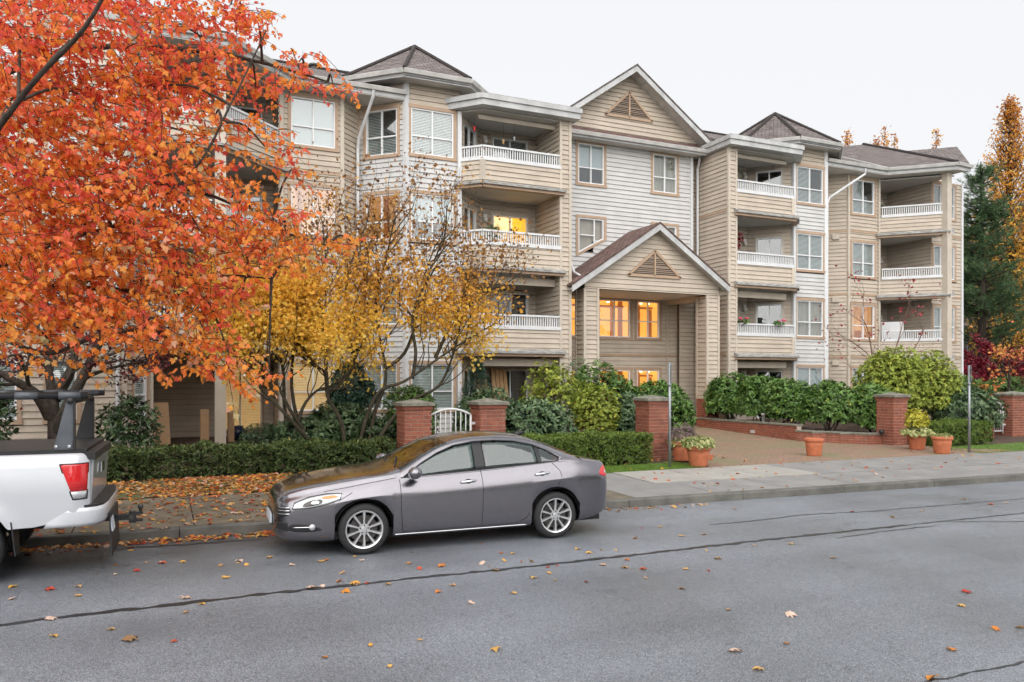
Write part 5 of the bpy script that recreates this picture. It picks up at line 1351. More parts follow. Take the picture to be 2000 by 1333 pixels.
# ---- street maple: orange crown overhanging from the left
def orange_maple():
    base = Vector((-4.3, 13.35, gz(-4.3, 13.35))); root = empty('orange_maple_tree', base, 0, 'large maple with a dense orange and red autumn crown filling the upper left', 'tree')
    mb = MB(); B0 = lambda v: Vector(v) - base
    trunk = limb_pts([(0, 0, -.1), (.05, 0, 1.2), (.0, -.05, 2.4), (.15, -.1, 3.4), (.3, -.1, 4.6), (.4, 0, 6.0), (.6, .1, 7.6), (.8, .1, 9.0)])
    mb.tube(trunk, [.21 * (1 - .85 * i / (len(trunk) - 1)) for i in range(len(trunk))], 12); mb.build('trunk', M['bark'], root, True)
    mb = MB(); C = Vector((.1, -.05, 3.0)); limbs = []
    def limb(pix, r, start):
        pts = limb_pts([start] + [B0(atT(*q)) for q in pix]); mb.tube(pts, [r * (1 - .8 * i / (len(pts) - 1)) for i in range(len(pts))], 8, 0, False); limbs.extend(pts[2:])
    limb([(-260, 420, 9.6), (-60, 330, 8.6), (0, 245, 8.3), (75, 150, 8.0), (165, 55, 7.7), (230, -60, 7.6), (300, -180, 7.6)], .05, C)
    limb([(-200, 560, 10.2), (0, 520, 9.7), (120, 470, 9.4), (250, 430, 9.2), (380, 330, 9.1), (450, 205, 9.2), (520, 60, 9.4)], .04, C)
    limb([(-250, 640, 10.4), (-60, 640, 10.0), (80, 690, 9.6), (170, 665, 9.4), (280, 640, 9.3)], .06, Vector((0, 0, 2.5)))
    limb([(-100, 560, 10.4), (60, 560, 10.0), (220, 565, 9.8), (340, 580, 9.7), (430, 540, 9.7), (530, 545, 9.8)], .045, C)
    limb([(-120, 450, 10.6), (90, 350, 10.4), (250, 350, 10.2), (420, 385, 10.1), (560, 455, 10.1), (640, 480, 10.2)], .045, C + Vector((0, 0, .4)))
    limb([(-100, 200, 11.0), (100, 110, 10.8), (260, 90, 10.6), (420, 105, 10.4), (540, 130, 10.4), (640, 160, 10.4)], .06, C + Vector((.1, 0, 1.6)))
    limb([(-80, 20, 11.0), (140, -40, 10.8), (330, -30, 10.6), (470, 0, 10.5)], .05, C + Vector((.2, 0, 2.6)))
    limb([(-200, 380, 12.0), (0, 260, 12.2), (150, 210, 12.2), (300, 240, 12.0), (400, 270, 12)], .05, C + Vector((.1, 0, 1.0)))
    # clumps: pixel, distance, radius across / depth / up (m), twigs
    CL = [(40, 40, 9, .9, .9, .8, 75), (190, 60, 9, .9, .9, .8, 75), (330, 50, 9.5, .8, .8, .7, 55), (450, 10, 10, .7, .7, .35, 26), (505, 50, 10, .35, .5, .25, 8), (585, 120, 10.2, .35, .4, .22, 9), (650, 165, 10.3, .28, .4, .2, 6),
          (40, 190, 9, .9, .9, .8, 75), (170, 190, 9.2, .9, .9, .7, 75), (300, 170, 9.4, .8, .8, .6, 52), (410, 130, 9.8, .7, .7, .45, 34), (500, 170, 9.9, .5, .6, .3, 13), (420, 230, 9.4, .5, .6, .4, 16), (520, 290, 9.8, .4, .5, .4, 10), (570, 330, 9.9, .25, .4, .35, 6),
          (40, 330, 9, .9, .9, .7, 75), (170, 320, 9.1, .9, .9, .7, 75), (290, 300, 9.2, .8, .8, .6, 52), (380, 330, 9.3, .6, .7, .45, 30), (460, 400, 9.5, .55, .6, .35, 22), (550, 440, 9.9, .5, .6, .3, 14), (640, 475, 10.1, .4, .5, .2, 9), (690, 475, 10.2, .18, .3, .12, 3),
          (40, 460, 9.2, .9, .9, .6, 75), (160, 450, 9.2, .9, .9, .6, 75), (280, 430, 9.3, .85, .9, .6, 66), (390, 450, 9.4, .7, .8, .45, 42), (480, 500, 9.6, .5, .6, .3, 18), (580, 510, 9.9, .4, .5, .2, 9),
          (40, 570, 9.4, .9, .9, .5, 66), (160, 560, 9.4, .9, .9, .5, 66), (280, 555, 9.4, .85, .9, .5, 58), (390, 560, 9.5, .6, .7, .4, 36), (470, 590, 9.6, .4, .5, .3, 12),
          (60, 650, 9.3, .8, .9, .28, 24), (190, 640, 9.3, .8, .9, .32, 30), (310, 640, 9.4, .7, .8, .35, 34), (400, 660, 9.5, .45, .6, .35, 22), (455, 715, 9.6, .3, .4, .2, 7), (525, 735, 9.8, .26, .4, .1, 4), (480, 770, 9.6, .18, .3, .18, 4), (395, 715, 9.4, .3, .4, .15, 6), (290, 720, 9.4, .25, .4, .12, 4), (120, 715, 9.2, .5, .6, .1, 5),
          (-140, 300, 9.4, 1.2, 1.2, 1.6, 110), (-150, 0, 9.8, 1.2, 1.2, 1.4, 80), (150, -110, 9.8, 1.6, 1.2, .8, 90), (-380, 250, 11, 1.8, 1.6, 2.4, 120)]
    right = Vector((CS, -SN, 0)); fwd = Vector((SN, CS, 0)); P, T, N_, S, RN = [], [], [], [], []; LP = [Vector(q) for q in limbs]
    tw = MB()
    for (px, py, t, rx, ry, rz, k) in CL:
        c = B0(atT(px, py, t)); near = sorted(LP, key=lambda q: (q - c).length)[0]
        mid = near.lerp(c, .5) + Vector((0, 0, .12)); pts = limb_pts([near, mid, c]); mb.tube(pts, [.022 - .014 * i / (len(pts) - 1) for i in range(len(pts))], 5, 0, False)
        k = int(k * 1.3)
        for _ in range(k):
            q = Vector(RNG.normal(size=3)); q = q.normalized() * (RNG.random() ** .4); s0 = c + right * q.x * rx + fwd * q.y * ry + Vector((0, 0, q.z * rz))
            d = (right * RNG.uniform(-.1, 1.0) + Vector((0, 0, RNG.uniform(-.75, .25))) + fwd * RNG.uniform(-.5, .4)).normalized(); L = RNG.uniform(.28, .62)
            a = s0 - d * L * .5; e = s0 + d * L * .5 + Vector((0, 0, -.06 * L)); m_ = a.lerp(e, .5) + Vector((0, 0, .04)); tw.tube([a, m_, e], [.0055, .004, .002], 3, 0, False)
            tone = np.clip(RNG.normal(.46, .20) + (py - 360) / 2300, .04, .97)
            for j in range(int(L / .042)):
                f = (j + RNG.random()) / (L / .042); pos = a.lerp(e, f); sd = 1 if j % 2 else -1
                out = (right * sd * .3 + Vector(RNG.normal(size=3)) * .5); hang = (Vector((0, 0, -1)) * RNG.uniform(.2, 1.2) + d * .4 + out).normalized()
                P.append(pos + out.normalized() * RNG.uniform(.01, .05)); T.append(hang); N_.append(Vector(RNG.normal(size=3)) + fwd * -.6 + Vector((0, 0, .4))); S.append(RNG.uniform(.042, .088)); RN.append(np.clip(tone + RNG.normal() * .13, 0, 1))
    mb.build('branches', M['bark'], root, True); tag(tw.build('twigs', M['bark'], root), kind='stuff')
    P, T, N_, S, RN = np.array(P), np.array(T), np.array(N_), np.array(S), np.array(RN)
    # the 300 leaves that show largest are single leaves
    w = P + np.array(base); dep = w[:, 0] * SN + w[:, 1] * CS; pxx = 1000 + 1498 * (w[:, 0] * CS - w[:, 1] * SN) / dep; pyy = 740 - 1498 * (w[:, 2] - CAM_H) / dep
    score = S / dep * ((pxx > 5) & (pxx < 1995) & (pyy > 5)); idx = np.argsort(-score); big, rest = idx[:290], idx[290:]
    crown = leaves('crown', P[rest], T[rest], N_[rest], S[rest], 'maple', M['maple_orange'], RN[rest], root)
    for i in big:
        o = leaves('leaf', np.zeros((1, 3)), T[i:i + 1], N_[i:i + 1], S[i:i + 1], 'maple', M['maple_orange'], RN[i:i + 1], root, None); o.location = P[i]
    return root
orange_maple()

# ---- purple maple in the garden at the left
def small_tree(name, label, base, stems, r0, leafm, shape, lsize, depth, L0, per, barkm='bark', tone=(.1, .9), up=.25, kids=(2, 3), only=1, spread=.55, shrink=.74, tonef=None, keep=None, cat='tree', droop=.3, jit=.05, sub=2):
    base = Vector(base); root = empty(name, base, 0, label, cat); mb = MB(); tips = []; bb = MB()
    for st in stems:
        pts = limb_pts([Vector(q) - base for q in st]); n = len(pts); mb.tube(pts, [r0 * (1 - .72 * i / (n - 1)) for i in range(n)], 8, 0, False)
        for i in range(int(n * .45), n, sub):
            d = (pts[min(i + 1, n - 1)] - pts[i - 1]).normalized()
            a = Vector(RNG.normal(size=3)); a = (a - d * a.dot(d)).normalized()
            grow(bb, pts[i], d + a * (.9 if i < n - 1 else .2), L0 * RNG.uniform(.75, 1.15), r0 * .34, depth, tips, up, spread, kids, 5, shrink)
    mb.build('trunk', M[barkm], root, True); tag(bb.build('branches', M[barkm], root, True), kind='stuff')
    P, T, N_, S, RN = [], [], [], [], []
    for p, d, dep in tips:
        if dep > only: continue
        w = p + base
        k = per if keep is None else int(per * keep(w) + RNG.random())
        for _ in range(k):
            o = Vector(RNG.normal(size=3)); P.append(p + o * jit); T.append(o.normalized() * .7 + d * .4 + Vector((0, 0, -droop))); N_.append(Vector(RNG.normal(size=3)) + Vector((-SN * .4, -CS * .4, .6))); S.append(lsize * RNG.uniform(.6, 1.25))
            RN.append(np.clip((tonef(w) if tonef else RNG.uniform(*tone)) + RNG.normal() * .12, 0, 1))
    leaves('crown', np.array(P), np.array(T), np.array(N_), np.array(S), shape, M[leafm], np.array(RN), root)
    return root
YL = 19.2
q = lambda px, py, Y=YL: atY(px, py, Y)
small_tree('purple_maple_tree', 'dark-trunked purple maple behind the pickup bed', (q(108, 880).x, YL, gz(0, YL)),
           [[(q(108, 880).x, YL, .3), q(105, 810), q(100, 760), q(92, 700), q(88, 620)], [q(112, 840), q(135, 790, YL - .2), q(165, 730, YL - .3), q(200, 660, YL - .3), q(230, 600)], [q(100, 815), q(70, 770, YL - .2), q(20, 740, YL - .3), q(-60, 700)], [q(104, 780), q(140, 720, YL + .3), q(150, 640, YL + .4)]],
           .15, 'maple_purple', 'tri', .075, 3, .85, 3, only=1, up=.2)
# ---- multi-stemmed vine maples with thinning yellow leaves
YV = 18.4
v = lambda px, py, dy=0: atY(px, py, YV + dy)
def vkeep(w):
    zz = w.z; yx = w.x
    k = np.interp(zz, [1.8, 3.6, 4.4, 5.0, 6.2], [1.25, 1.25, .95, .35, .12])
    return k * np.interp(yx, [3.0, 5.0, 6.2, 7.5], [1.1, .95, .85, .6])
def vtone(w): return np.interp(w.z + .15 * max(0, w.x - 4), [2.2, 3.8, 4.8, 6.0], [.86, .76, .42, .2]) + RNG.normal() * .1
VK = dict(r0=.052, leafm='maple_yellow', shape='maple', lsize=.078, depth=4, L0=.80, per=3, sub=1, barkm='mossbark', up=.75, kids=(2, 2), only=1, spread=.75, tonef=vtone, keep=vkeep, jit=.20)
small_tree('vine_maple_tree', 'leaning vine maple with yellow leaves in front of the lit patio door', v(632, 905), [
    [v(632, 915), v(600, 850), v(566, 800), v(540, 752, .1), v(505, 725, .1), v(478, 660, .2), v(462, 580, .2)], [v(612, 870), v(560, 812, -.3), v(528, 778, -.3), v(495, 740, -.4), v(445, 650, -.4)],
    [v(566, 860, .3), v(556, 800, .3), v(554, 740, .3), v(548, 700, .3), v(528, 640, .3), v(520, 560, .3)], [v(590, 860, .2), v(570, 760, .2), v(576, 660, .3), v(590, 560, .3)]], **VK)
small_tree('vine_maple_tree', 'forked vine maple with yellow leaves, middle one of the three', v(676, 905), [
    [v(676, 915), v(668, 830), v(640, 775), v(634, 728), v(608, 712, .1), v(584, 686, .2), v(570, 640, .2)], [v(640, 775), v(637, 722, -.1), v(634, 655, -.2), v(622, 560, -.2), v(640, 490, -.2)],
    [v(640, 768), v(662, 752, .2), v(686, 722, .2), v(698, 680, .3), v(706, 600, .3), v(720, 520, .3)], [v(570, 880, .1), v(590, 800), v(618, 764), v(640, 757)], [v(690, 690, .2), v(672, 620, .4), v(680, 540, .4), v(700, 470, .4)]], **VK)
small_tree('vine_maple_tree', 'wide vine maple with bare brown branch tips beside the gate pillar', v(716, 900), [
    [v(716, 905), v(730, 812), v(750, 758), v(753, 720), v(742, 660, .2), v(735, 590, .2), v(755, 500, .2), v(770, 430, .2)], [v(700, 870), v(735, 772, -.2), v(790, 745, -.3), v(850, 705, -.4), v(910, 665, -.4), v(975, 628, -.3)],
    [v(722, 890, -.1), v(765, 820, -.2), v(805, 782), v(856, 755), v(882, 702), v(898, 640), v(912, 560)], [v(753, 720), v(790, 690, .3), v(812, 630, .3), v(822, 560, .3), v(850, 480, .3)],
    [v(805, 740, -.2), v(812, 690, -.3), v(806, 620, -.3), v(836, 540, -.2), v(868, 460, -.2)], [v(850, 700), v(880, 640), v(926, 590), v(960, 560)]], **VK)

# ---- trees behind and beside the block
def columnar(name, label, x, y, h, r, n, leafm, z0=.4, thin=True, shape='tri', ls=.16):
    root = empty(name, (x, y, z0), 0, label, 'tree', 'narrow copper-leaved trees'); mb = MB(); tips = []
    mb.tube([(0, 0, -.3), (.05, 0, h * .4), (0, .05, h * .97)], [.16, .1, .015], 7)
    P = []
    for i in range(int(n / 22)):
        z = h * (.12 + .86 * RNG.random()); w = r * (1 - (z / h)**2.2) + .12; a = RNG.random() * 6.28; L = w * RNG.uniform(.6, 1.1)
        p0 = Vector((0, 0, max(.5, z - L * 1.3))); p1 = Vector((math.cos(a) * L, math.sin(a) * L, z + L * .5)); mb.tube([p0, p0.lerp(p1, .5) + Vector((math.cos(a) * .1, math.sin(a) * .1, 0)), p1], [.03, .02, .006], 4, 0, False)
        dens = 22 if z < h * .8 else 12
        for _ in range(dens): f = RNG.uniform(.45, 1.08); P.append(p0.lerp(p1, f) + Vector(RNG.normal(size=3)) * .17)
    mb.build('trunk', M['bark'], root, True); P = np.array(P); N = len(P)
    leaves('crown', P, rdir(N) + np.array([0, 0, -.3]), rdir(N) + np.array([-.3, -.6, .4]), ls * RNG.uniform(.6, 1.2, N), shape, M[leafm], np.clip(1.05 - .55 * (P[:, 2] / h)**2 + RNG.normal(size=N) * .16, 0, 1), root)
    return root
for px, top, Y, r, lab in ((1656, 248, 44, 1.0, 'copper tree top behind the roof, left of the pair beside the tower'), (1712, 262, 46, .8, 'thin copper tree top just left of the tallest one over the roof'), (1728, 240, 45, .9, 'tallest copper tree top rising above the dark roof'), (1748, 258, 46, .8, 'copper tree top right next to the tallest one over the roof'), (1829, 245, 48, .7, 'single sparse copper tree top above the right end of the roof')):
    p = atY(px, top, Y); columnar('copper_tree', lab, p.x, Y, p.z - .4, r, 2600, 'copper', ls=.20)
p = atY(1972, 185, 33); columnar('copper_tree', 'tall orange-yellow tree rising behind the pine at the right edge', p.x, 33, p.z - .4, 2.9, 15000, 'copper', ls=.17)
p = atY(2035, 260, 31); columnar('copper_tree', 'orange-yellow tree cut by the right edge of the picture', p.x, 31, p.z - .4, 2.6, 9000, 'copper', ls=.17)
def pine():
    Y = 29.0; b = atY(1918, 740, Y); top = atY(1908, 305, Y); h = top.z - .4
    root = empty('pine_tree', (b.x, Y, .4), 0, 'dark green pine with a straight trunk beside the right end of the block', 'tree'); mb = MB(); mb.tube([(0, 0, -.4), (0, 0, h * .5), (-.1, 0, h * .98)], [.28, .19, .03], 8); P, T, RN = [], [], []
    for i in range(190):
        z = h * (.26 + .68 * RNG.random()**.9); a = RNG.random() * 6.28; L = (2.5 * (1 - z / h)**.75 + .4) * RNG.uniform(.6, 1.15); d = Vector((math.cos(a), math.sin(a), .18)); p0 = Vector((0, 0, z)); p1 = p0 + d * L + Vector((0, 0, .15 * L))
        mb.tube([p0, p0.lerp(p1, .5) - Vector((0, 0, .1)), p1], [.05, .03, .012], 4, 0, False)
        for f in np.linspace(.35, 1, max(3, int(L / .22))):
            for _ in range(2):
                c = p0.lerp(p1, f) + Vector(RNG.normal(size=3)) * (.16 + .1 * L * f * .5); dd = (d + Vector((RNG.normal() * .5, RNG.normal() * .5, .5))).normalized(); tone = RNG.random()
                for _ in range(20): t = (dd * .8 + Vector(RNG.normal(size=3)) * .55).normalized(); P.append(c + dd * RNG.uniform(-.15, .1)); T.append(t); RN.append(tone * .6 + RNG.random() * .4)
    mb.build('trunk', M['bark'], root, True); P, T = np.array(P), np.array(T); N = len(P)
    leaves('crown', P, T, rdir(N), .30 * RNG.uniform(.7, 1.2, N), 'blade', M['needle'], np.array(RN), root)
pine()
small_tree('red_maple_tree', 'low crimson maple beyond the right end of the block', (37, 26.5, .4), [[(37, 26.5, .3), (37.1, 26.4, 1.4), (36.4, 26.3, 2.4)], [(37, 26.5, .6), (37.8, 26.5, 1.8), (38.6, 26.4, 2.6)], [(37, 26.5, .6), (36.3, 26.6, 1.6), (35.3, 26.5, 2.3)]], .09, 'red_leaf', 'tri', .13, 3, .8, 5, only=1, up=.1)
small_tree('red_maple_tree', 'crimson maple right of the other one at the right edge', (41.5, 27.5, .4), [[(41.5, 27.5, .3), (41.6, 27.4, 1.4), (40.9, 27.3, 2.5)], [(41.5, 27.5, .6), (42.3, 27.5, 1.8), (43.1, 27.4, 2.7)], [(41.5, 27.5, .6), (40.8, 27.6, 1.6), (39.8, 27.5, 2.4)]], .09, 'red_leaf', 'tri', .14, 3, .85, 5, only=1, up=.1)
small_tree('peach_maple_tree', 'small maple with sparse peach leaves behind the right brick pillar', (30.6, 19.2, .3), [[(30.6, 19.2, .25), (30.5, 19.1, 1.0), (29.7, 19.0, 2.0), (29.2, 19, 3.0)], [(30.6, 19.2, .5), (31.0, 19.1, 1.6), (31.2, 19, 2.8), (31.1, 19, 4.2)], [(30.6, 19.2, .5), (30.1, 19.3, 1.5), (30.3, 19.4, 2.8), (29.8, 19.4, 3.8)]], .05, 'peach_leaf', 'round', .12, 3, .75, 2, only=0, up=.35, keep=lambda w: float(np.interp(w.z, [1.5, 2.6, 3.2, 4], [1.3, 1.3, .5, .06])))
small_tree('bare_shrub_tree', 'nearly bare shrub with a few red leaves above the yellow-green shrub', (24.6, 20.6, .35), [[(24.6, 20.6, .3), (24.5, 20.5, 1.8), (23.9, 20.4, 3.0), (22.6, 20.3, 3.7)], [(24.6, 20.6, .5), (24.9, 20.5, 2.3), (25.4, 20.4, 3.9), (25.6, 20.4, 4.5)], [(24.6, 20.6, .5), (25.2, 20.6, 2.2), (26.4, 20.5, 3.5), (26.9, 20.5, 4.2)], [(24.6, 20.6, .5), (24.4, 20.7, 2.5), (24.1, 20.7, 4.0), (23.7, 20.7, 4.6)]], .038, 'red_leaf', 'round', .10, 3, .85, 1, barkm='pinkbark', only=0, up=.3, keep=lambda w: .22, tone=(.5, 1.), cat='shrub')

# ---- hedges and shrubs
hedge('low_hedge', 'long low dark hedge behind the leaf-strewn verge at the left', -3.6, 4.75, 16.9, 17.75, .60, 5200, .075, 'lowhedge')
hedge('box_hedge', 'clipped box hedge between the sedan and the brick pillar', 7.5, 10.75, 15.45, 16.35, .72, 4600, .055, 'hedge')
hedge('box_hedge', 'clipped box hedge behind the pots at the right', 20.95, 23.6, 15.6, 16.5, .70, 3200, .06, 'hedge')
for i, (x, y, r, h, lab) in enumerate((
        (18.75, 22.2, .85, 1.75, 'rhododendron next to the right porch column in the planter'), (19.15, 21.0, .9, 1.8, 'rhododendron in the planter, second from the porch'), (19.3, 19.7, .85, 1.72, 'rhododendron in the middle of the planter row'),
        (19.75, 18.5, .85, 1.75, 'rhododendron in the planter, second from the brick pillar'), (20.75, 17.65, .75, 1.6, 'rhododendron in the planter right behind the brick pillar'))):
    shrub('rhododendron', lab, (x, y), (r, r, h), 620, .135, 'rhodo', per=7, group='rhododendrons in the planter', stems=12, low=-.5, rbase=.12)
shrub('yellow_green_shrub', 'big domed yellow-green shrub, taller left dome behind the planter pillar', (22.75, 18.6), (1.15, 1.1, 2.95), 1900, .085, 'limeleaf', shape='round', per=5, stems=14, low=-.35)
shrub('yellow_green_shrub', 'big domed yellow-green shrub, wider right dome beside the dark rhododendron', (24.35, 18.5), (1.25, 1.1, 2.75), 1900, .085, 'limeleaf', shape='round', per=5, stems=14, low=-.35)
shrub('rhododendron', 'silvery dark rhododendron behind the right box hedge', (25.1, 17.6), (1.15, .9, 1.62), 900, .13, 'paleleaf', per=7, core='darkleaf')
shrub('rhododendron', 'green shrub behind the silvery rhododendron at the far right', (29.3, 20.6), (1.6, 1.0, 1.9), 900, .13, 'rhodo', per=6)
shrub('rhododendron', 'green shrub under the peach maple at the far right', (31.8, 20.4), (1.5, 1.0, 1.9), 800, .13, 'rhodo', per=6)
shrub('rhododendron', 'broad rhododendron between the lamp-lit lobby and the tall brick pillar', (13.0, 18.4), (.95, .9, 1.85), 900, .135, 'rhodo', per=7, core='darkleaf')
shrub('rhododendron', 'rhododendron with pale leaves right behind the tall brick pillar', (11.75, 17.9), (.75, .7, 1.55), 520, .13, 'paleleaf', per=7, core='darkleaf')
shrub('rhododendron', 'rhododendron left of the lobby windows behind the yellow shrub', (11.9, 19.6), (1.0, .9, 2.1), 700, .135, 'rhodo', per=7, core='darkleaf')
shrub('nandina', 'feathery shrub with red tips beside the porch column', (11.6, 20.8), (.65, .6, 2.45), 420, .085, 'paleleaf', per=6, loose=True)
shrub('yellow_green_shrub', 'open leggy yellow-green shrub in front of the bay', (9.75, 18.7), (.95, .8, 2.25), 620, .085, 'limeleaf', shape='round', per=5, stems=16, low=.0, loose=True)
shrub('yellow_green_shrub', 'rounded small yellow-green shrub left of the tall brick pillar', (10.65, 17.9), (.62, .6, 1.75), 800, .07, 'limeleaf', shape='round', per=5, low=-.3)
shrub('rhododendron', 'dark glossy rhododendron behind the sedan boot', (8.35, 17.1), (1.05, .6, 1.45), 700, .125, 'paleleaf', per=7, core='darkleaf')
shrub('rhododendron', 'dark glossy rhododendron right of the white garden gate', (7.5, 18.2), (.85, .7, 1.6), 620, .125, 'paleleaf', per=7, core='darkleaf')
shrub('garden_shrub', 'bright green shrub seen through the white garden gate', (6.0, 19.6), (.7, .6, 1.7), 520, .11, 'rhodo', per=6)
shrub('garden_shrub', 'rounded dark clipped shrub by the patio at the left', (2.15, 19.0), (.55, .5, .85), 700, .055, 'darkleaf', per=5)
shrub('rhododendron', 'dark rhododendron under the leaning vine maple', (3.15, 18.9), (.75, .6, 1.0), 420, .13, 'paleleaf', per=7, core='darkleaf')
shrub('rhododendron', 'dark rhododendron under the middle vine maple', (4.0, 19.3), (.85, .7, 1.25), 480, .13, 'paleleaf', per=7, core='darkleaf')
shrub('rhododendron', 'dark rhododendron left of the brick gate pillar', (4.75, 18.9), (.7, .6, .95), 380, .12, 'darkleaf', per=7)
shrub('bamboo_clump', 'drooping blue-green bamboo clump in front of the bay window', (4.75, 21.2), (.62, .6, 2.15), 900, .13, 'blueneedle', per=5, low=.0)
shrub('rhododendron', 'dark rhododendron at the left edge beside the pickup rack', (-3.6, 18.6), (.8, .7, 2.1), 420, .14, 'darkleaf', per=7, loose=True)
shrub('rhododendron', 'dark low shrub behind the pickup rack leg', (-.7, 19.4), (.6, .5, 1.5), 320, .13, 'darkleaf', per=6, loose=True)
def dwarf_pine():
    x, y = 8.15, 20.4; h = 2.35; root = empty('dwarf_conifer', (x, y, gz(x, y)), 0, 'small bluish conifer beside the leaning wooden pallets', 'conifer'); mb = MB(); mb.tube([(0, 0, -.05), (0, 0, h * .9)], [.05, .01], 6); mb.build('trunk', M['bark'], root, True); P, T, RN = [], [], []
    for i in range(420):
        z = .35 + (h - .35) * RNG.random()**.8; a = RNG.random() * 6.28; L = .62 * (1 - (z / h)**1.8) + .08; c = Vector((math.cos(a) * L * RNG.uniform(.4, 1), math.sin(a) * L * RNG.uniform(.4, 1), z)); dd = Vector((math.cos(a), math.sin(a), .7)).normalized(); tn = RNG.random()
        for _ in range(16): P.append(c + Vector(RNG.normal(size=3)) * .04); T.append((dd + Vector(RNG.normal(size=3)) * .6)); RN.append(tn * .6 + RNG.random() * .4)
    leaves('foliage', np.array(P), np.array(T), rdir(len(P)), .12, 'blade', M['blueneedle'], np.array(RN), root)
dwarf_pine()

# ---- turf, grass and fallen leaves
def turf(name, poly, m, dz): return sheet(name, poly, m, dz, 6)
turf('front_lawn', [(14.36, 8.0, 11.5), (14.9, 8.0, 11.2), (15.40, 8.0, 10.9)], M['turf'], .004)
turf('right_lawn', [(13.9, 20.6, 34), (14.7, 20.2, 34), (15.5, 20.9, 34)], M['turf'], .006)
turf('left_verge', [(14.65, -12, 7.6), (15.6, -12, 7.6), (16.7, -12, 7.6)], M['mossturf'], .004)
def grass(name, x0, x1, y0, y1, n, h=.05):
    x, y = RNG.uniform(x0, x1, n), RNG.uniform(y0, y1, n); k = (np.sin(x * 2.3) + np.sin(y * 4.1 + x) + RNG.normal(size=n)) > -1.2; x, y = x[k], y[k]
    P = np.stack([x, y, np.array([gz(a, b) for a, b in zip(x, y)])], 1); T = RNG.normal(size=P.shape) * .45 + np.array([0, 0, 1.])
    o = leaves(name, P, T, rdir(len(P)), h * RNG.uniform(.6, 1.3, len(P)), 'blade', M['blade_green'], RNG.random(len(P))); V = 0; return o
tag(grass('lawn_grass', 8.0, 11.4, 14.3, 15.4, 16000), kind='stuff'); tag(grass('lawn_grass', 20.4, 30, 13.9, 15.5, 22000), kind='stuff'); tag(grass('verge_grass', -3, 7.5, 14.7, 16.8, 12000, .04), kind='stuff')
M['fallen'] = ramp_mat('fallen_leaf', [(0, (.42, .05, .03)), (.15, (.55, .12, .04)), (.4, (.62, .24, .04)), (.60, (.70, .40, .08)), (.75, (.58, .36, .18)), (.88, (.30, .17, .08)), (1, (.70, .50, .40))], .55, .15)
def litter(name, x, y, size, tilt=.25, lift=.006, zf=gz):
    n = len(x); P = np.stack([x, y, np.array([zf(a, b) for a, b in zip(x, y)]) + lift + RNG.random(n) * .012], 1); a = RNG.random(n) * 6.28
    T = np.stack([np.cos(a), np.sin(a), RNG.normal(size=n) * tilt], 1); N_ = RNG.normal(size=(n, 3)) * tilt + np.array([0, 0, 1.])
    return leaves(name, P, T, N_, size * RNG.uniform(.5, 1.2, n), 'maple', M['fallen'], RNG.random(n))
n = 10000; x = RNG.uniform(-5, 7.5, n); y = 14.5 + 2.4 * RNG.random(n)**.9; w = (RNG.random(n) < np.interp(x, [-5, 2, 5, 7.5], [1, 1, .45, .12])) & (np.sin(x * 1.7) + np.sin(x * 4.3 + y * 3) + RNG.normal(size=n) * .9 > -1.0)
tag(litter('leaf_litter', x[w], y[w], .075), kind='stuff')
n = 1300; x = RNG.uniform(-4, 6.5, n); y = np.array([kerbY(a) for a in x]) + RNG.uniform(.05, 2.7, n); w = RNG.random(n) < np.interp(x, [-4, 1, 6.5], [1, .9, .1])
tag(litter('leaf_litter', x[w], y[w], .085, .15), kind='stuff')
n = 1500; x = RNG.uniform(-3, 9, n); y = np.array([kerbY(a) for a in x]) - np.abs(RNG.normal(size=n)) * .16 - .02; w = RNG.random(n) < np.interp(x, [-3, 2, 6, 9], [1, .9, .3, .06])
tag(litter('leaf_litter', x[w], y[w], .075, .25, .004, lambda a, b: 0.), kind='stuff')
n = 420; x = RNG.uniform(3.5, 13.5, n); y = RNG.uniform(15.4, 18.3, n); tag(litter('leaf_litter', x, y, .09), kind='stuff')
n = 130; x = RNG.uniform(9, 22, n); y = RNG.uniform(11.3, 15, n); tag(litter('leaf_litter', x, y, .085, .2, .012), kind='stuff')
# single leaves on the road, one by one
TONES = (('red', .06), ('orange', .36), ('yellow', .68), ('tan', .95))
road_spots = [(245, 1253, .17), (968, 1266, .12), (1425, 1273, .15), (1535, 1202, .14), (1885, 1158, .13), (1885, 1185, .10), (1825, 1322, .14), (1490, 1308, .11), (365, 1170, .15), (390, 1180, .09), (600, 1150, .15), (670, 1155, .13), (685, 1140, .14), (668, 1135, .10), (360, 1198, .07), (210, 1230, .09), (95, 1212, .13), (100, 1242, .10), (30, 1145, .12), (90, 1152, .12), (150, 1145, .11), (20, 1172, .10), (155, 1165, .1), (310, 1100, .13), (440, 1130, .13), (465, 1095, .14), (520, 1090, .11), (570, 1105, .1), (630, 1098, .11), (755, 1075, .1), (800, 1102, .09), (865, 1105, .11), (858, 1155, .1), (880, 1143, .1), (945, 1102, .11), (975, 1115, .11), (1045, 1128, .1), (1130, 1072, .12), (1155, 1080, .11), (1180, 1105, .12), (1215, 1108, .12), (1262, 1112, .11), (1245, 1052, .1), (1290, 1030, .11), (1330, 1048, .11), (1380, 1044, .11), (1395, 1091, .12), (1340, 1113, .1), (1545, 1062, .1), (1625, 1091, .1), (1660, 1000, .1), (1740, 1010, .11), (1800, 998, .12), (1880, 975, .1), (1930, 985, .12), (1965, 983, .12), (1940, 1230, .1), (1985, 1226, .1), (1865, 1272, .1), (1150, 985, .1), (1205, 990, .1), (1435, 995, .1), (1500, 970, .1), (1560, 960, .09), (1420, 1192, .07), (1530, 1257, .07), (720, 1262, .06), (765, 1303, .06), (640, 1285, .07), (345, 1252, .07), (820, 1252, .06), (920, 1180, .1), (1008, 1160, .09)]
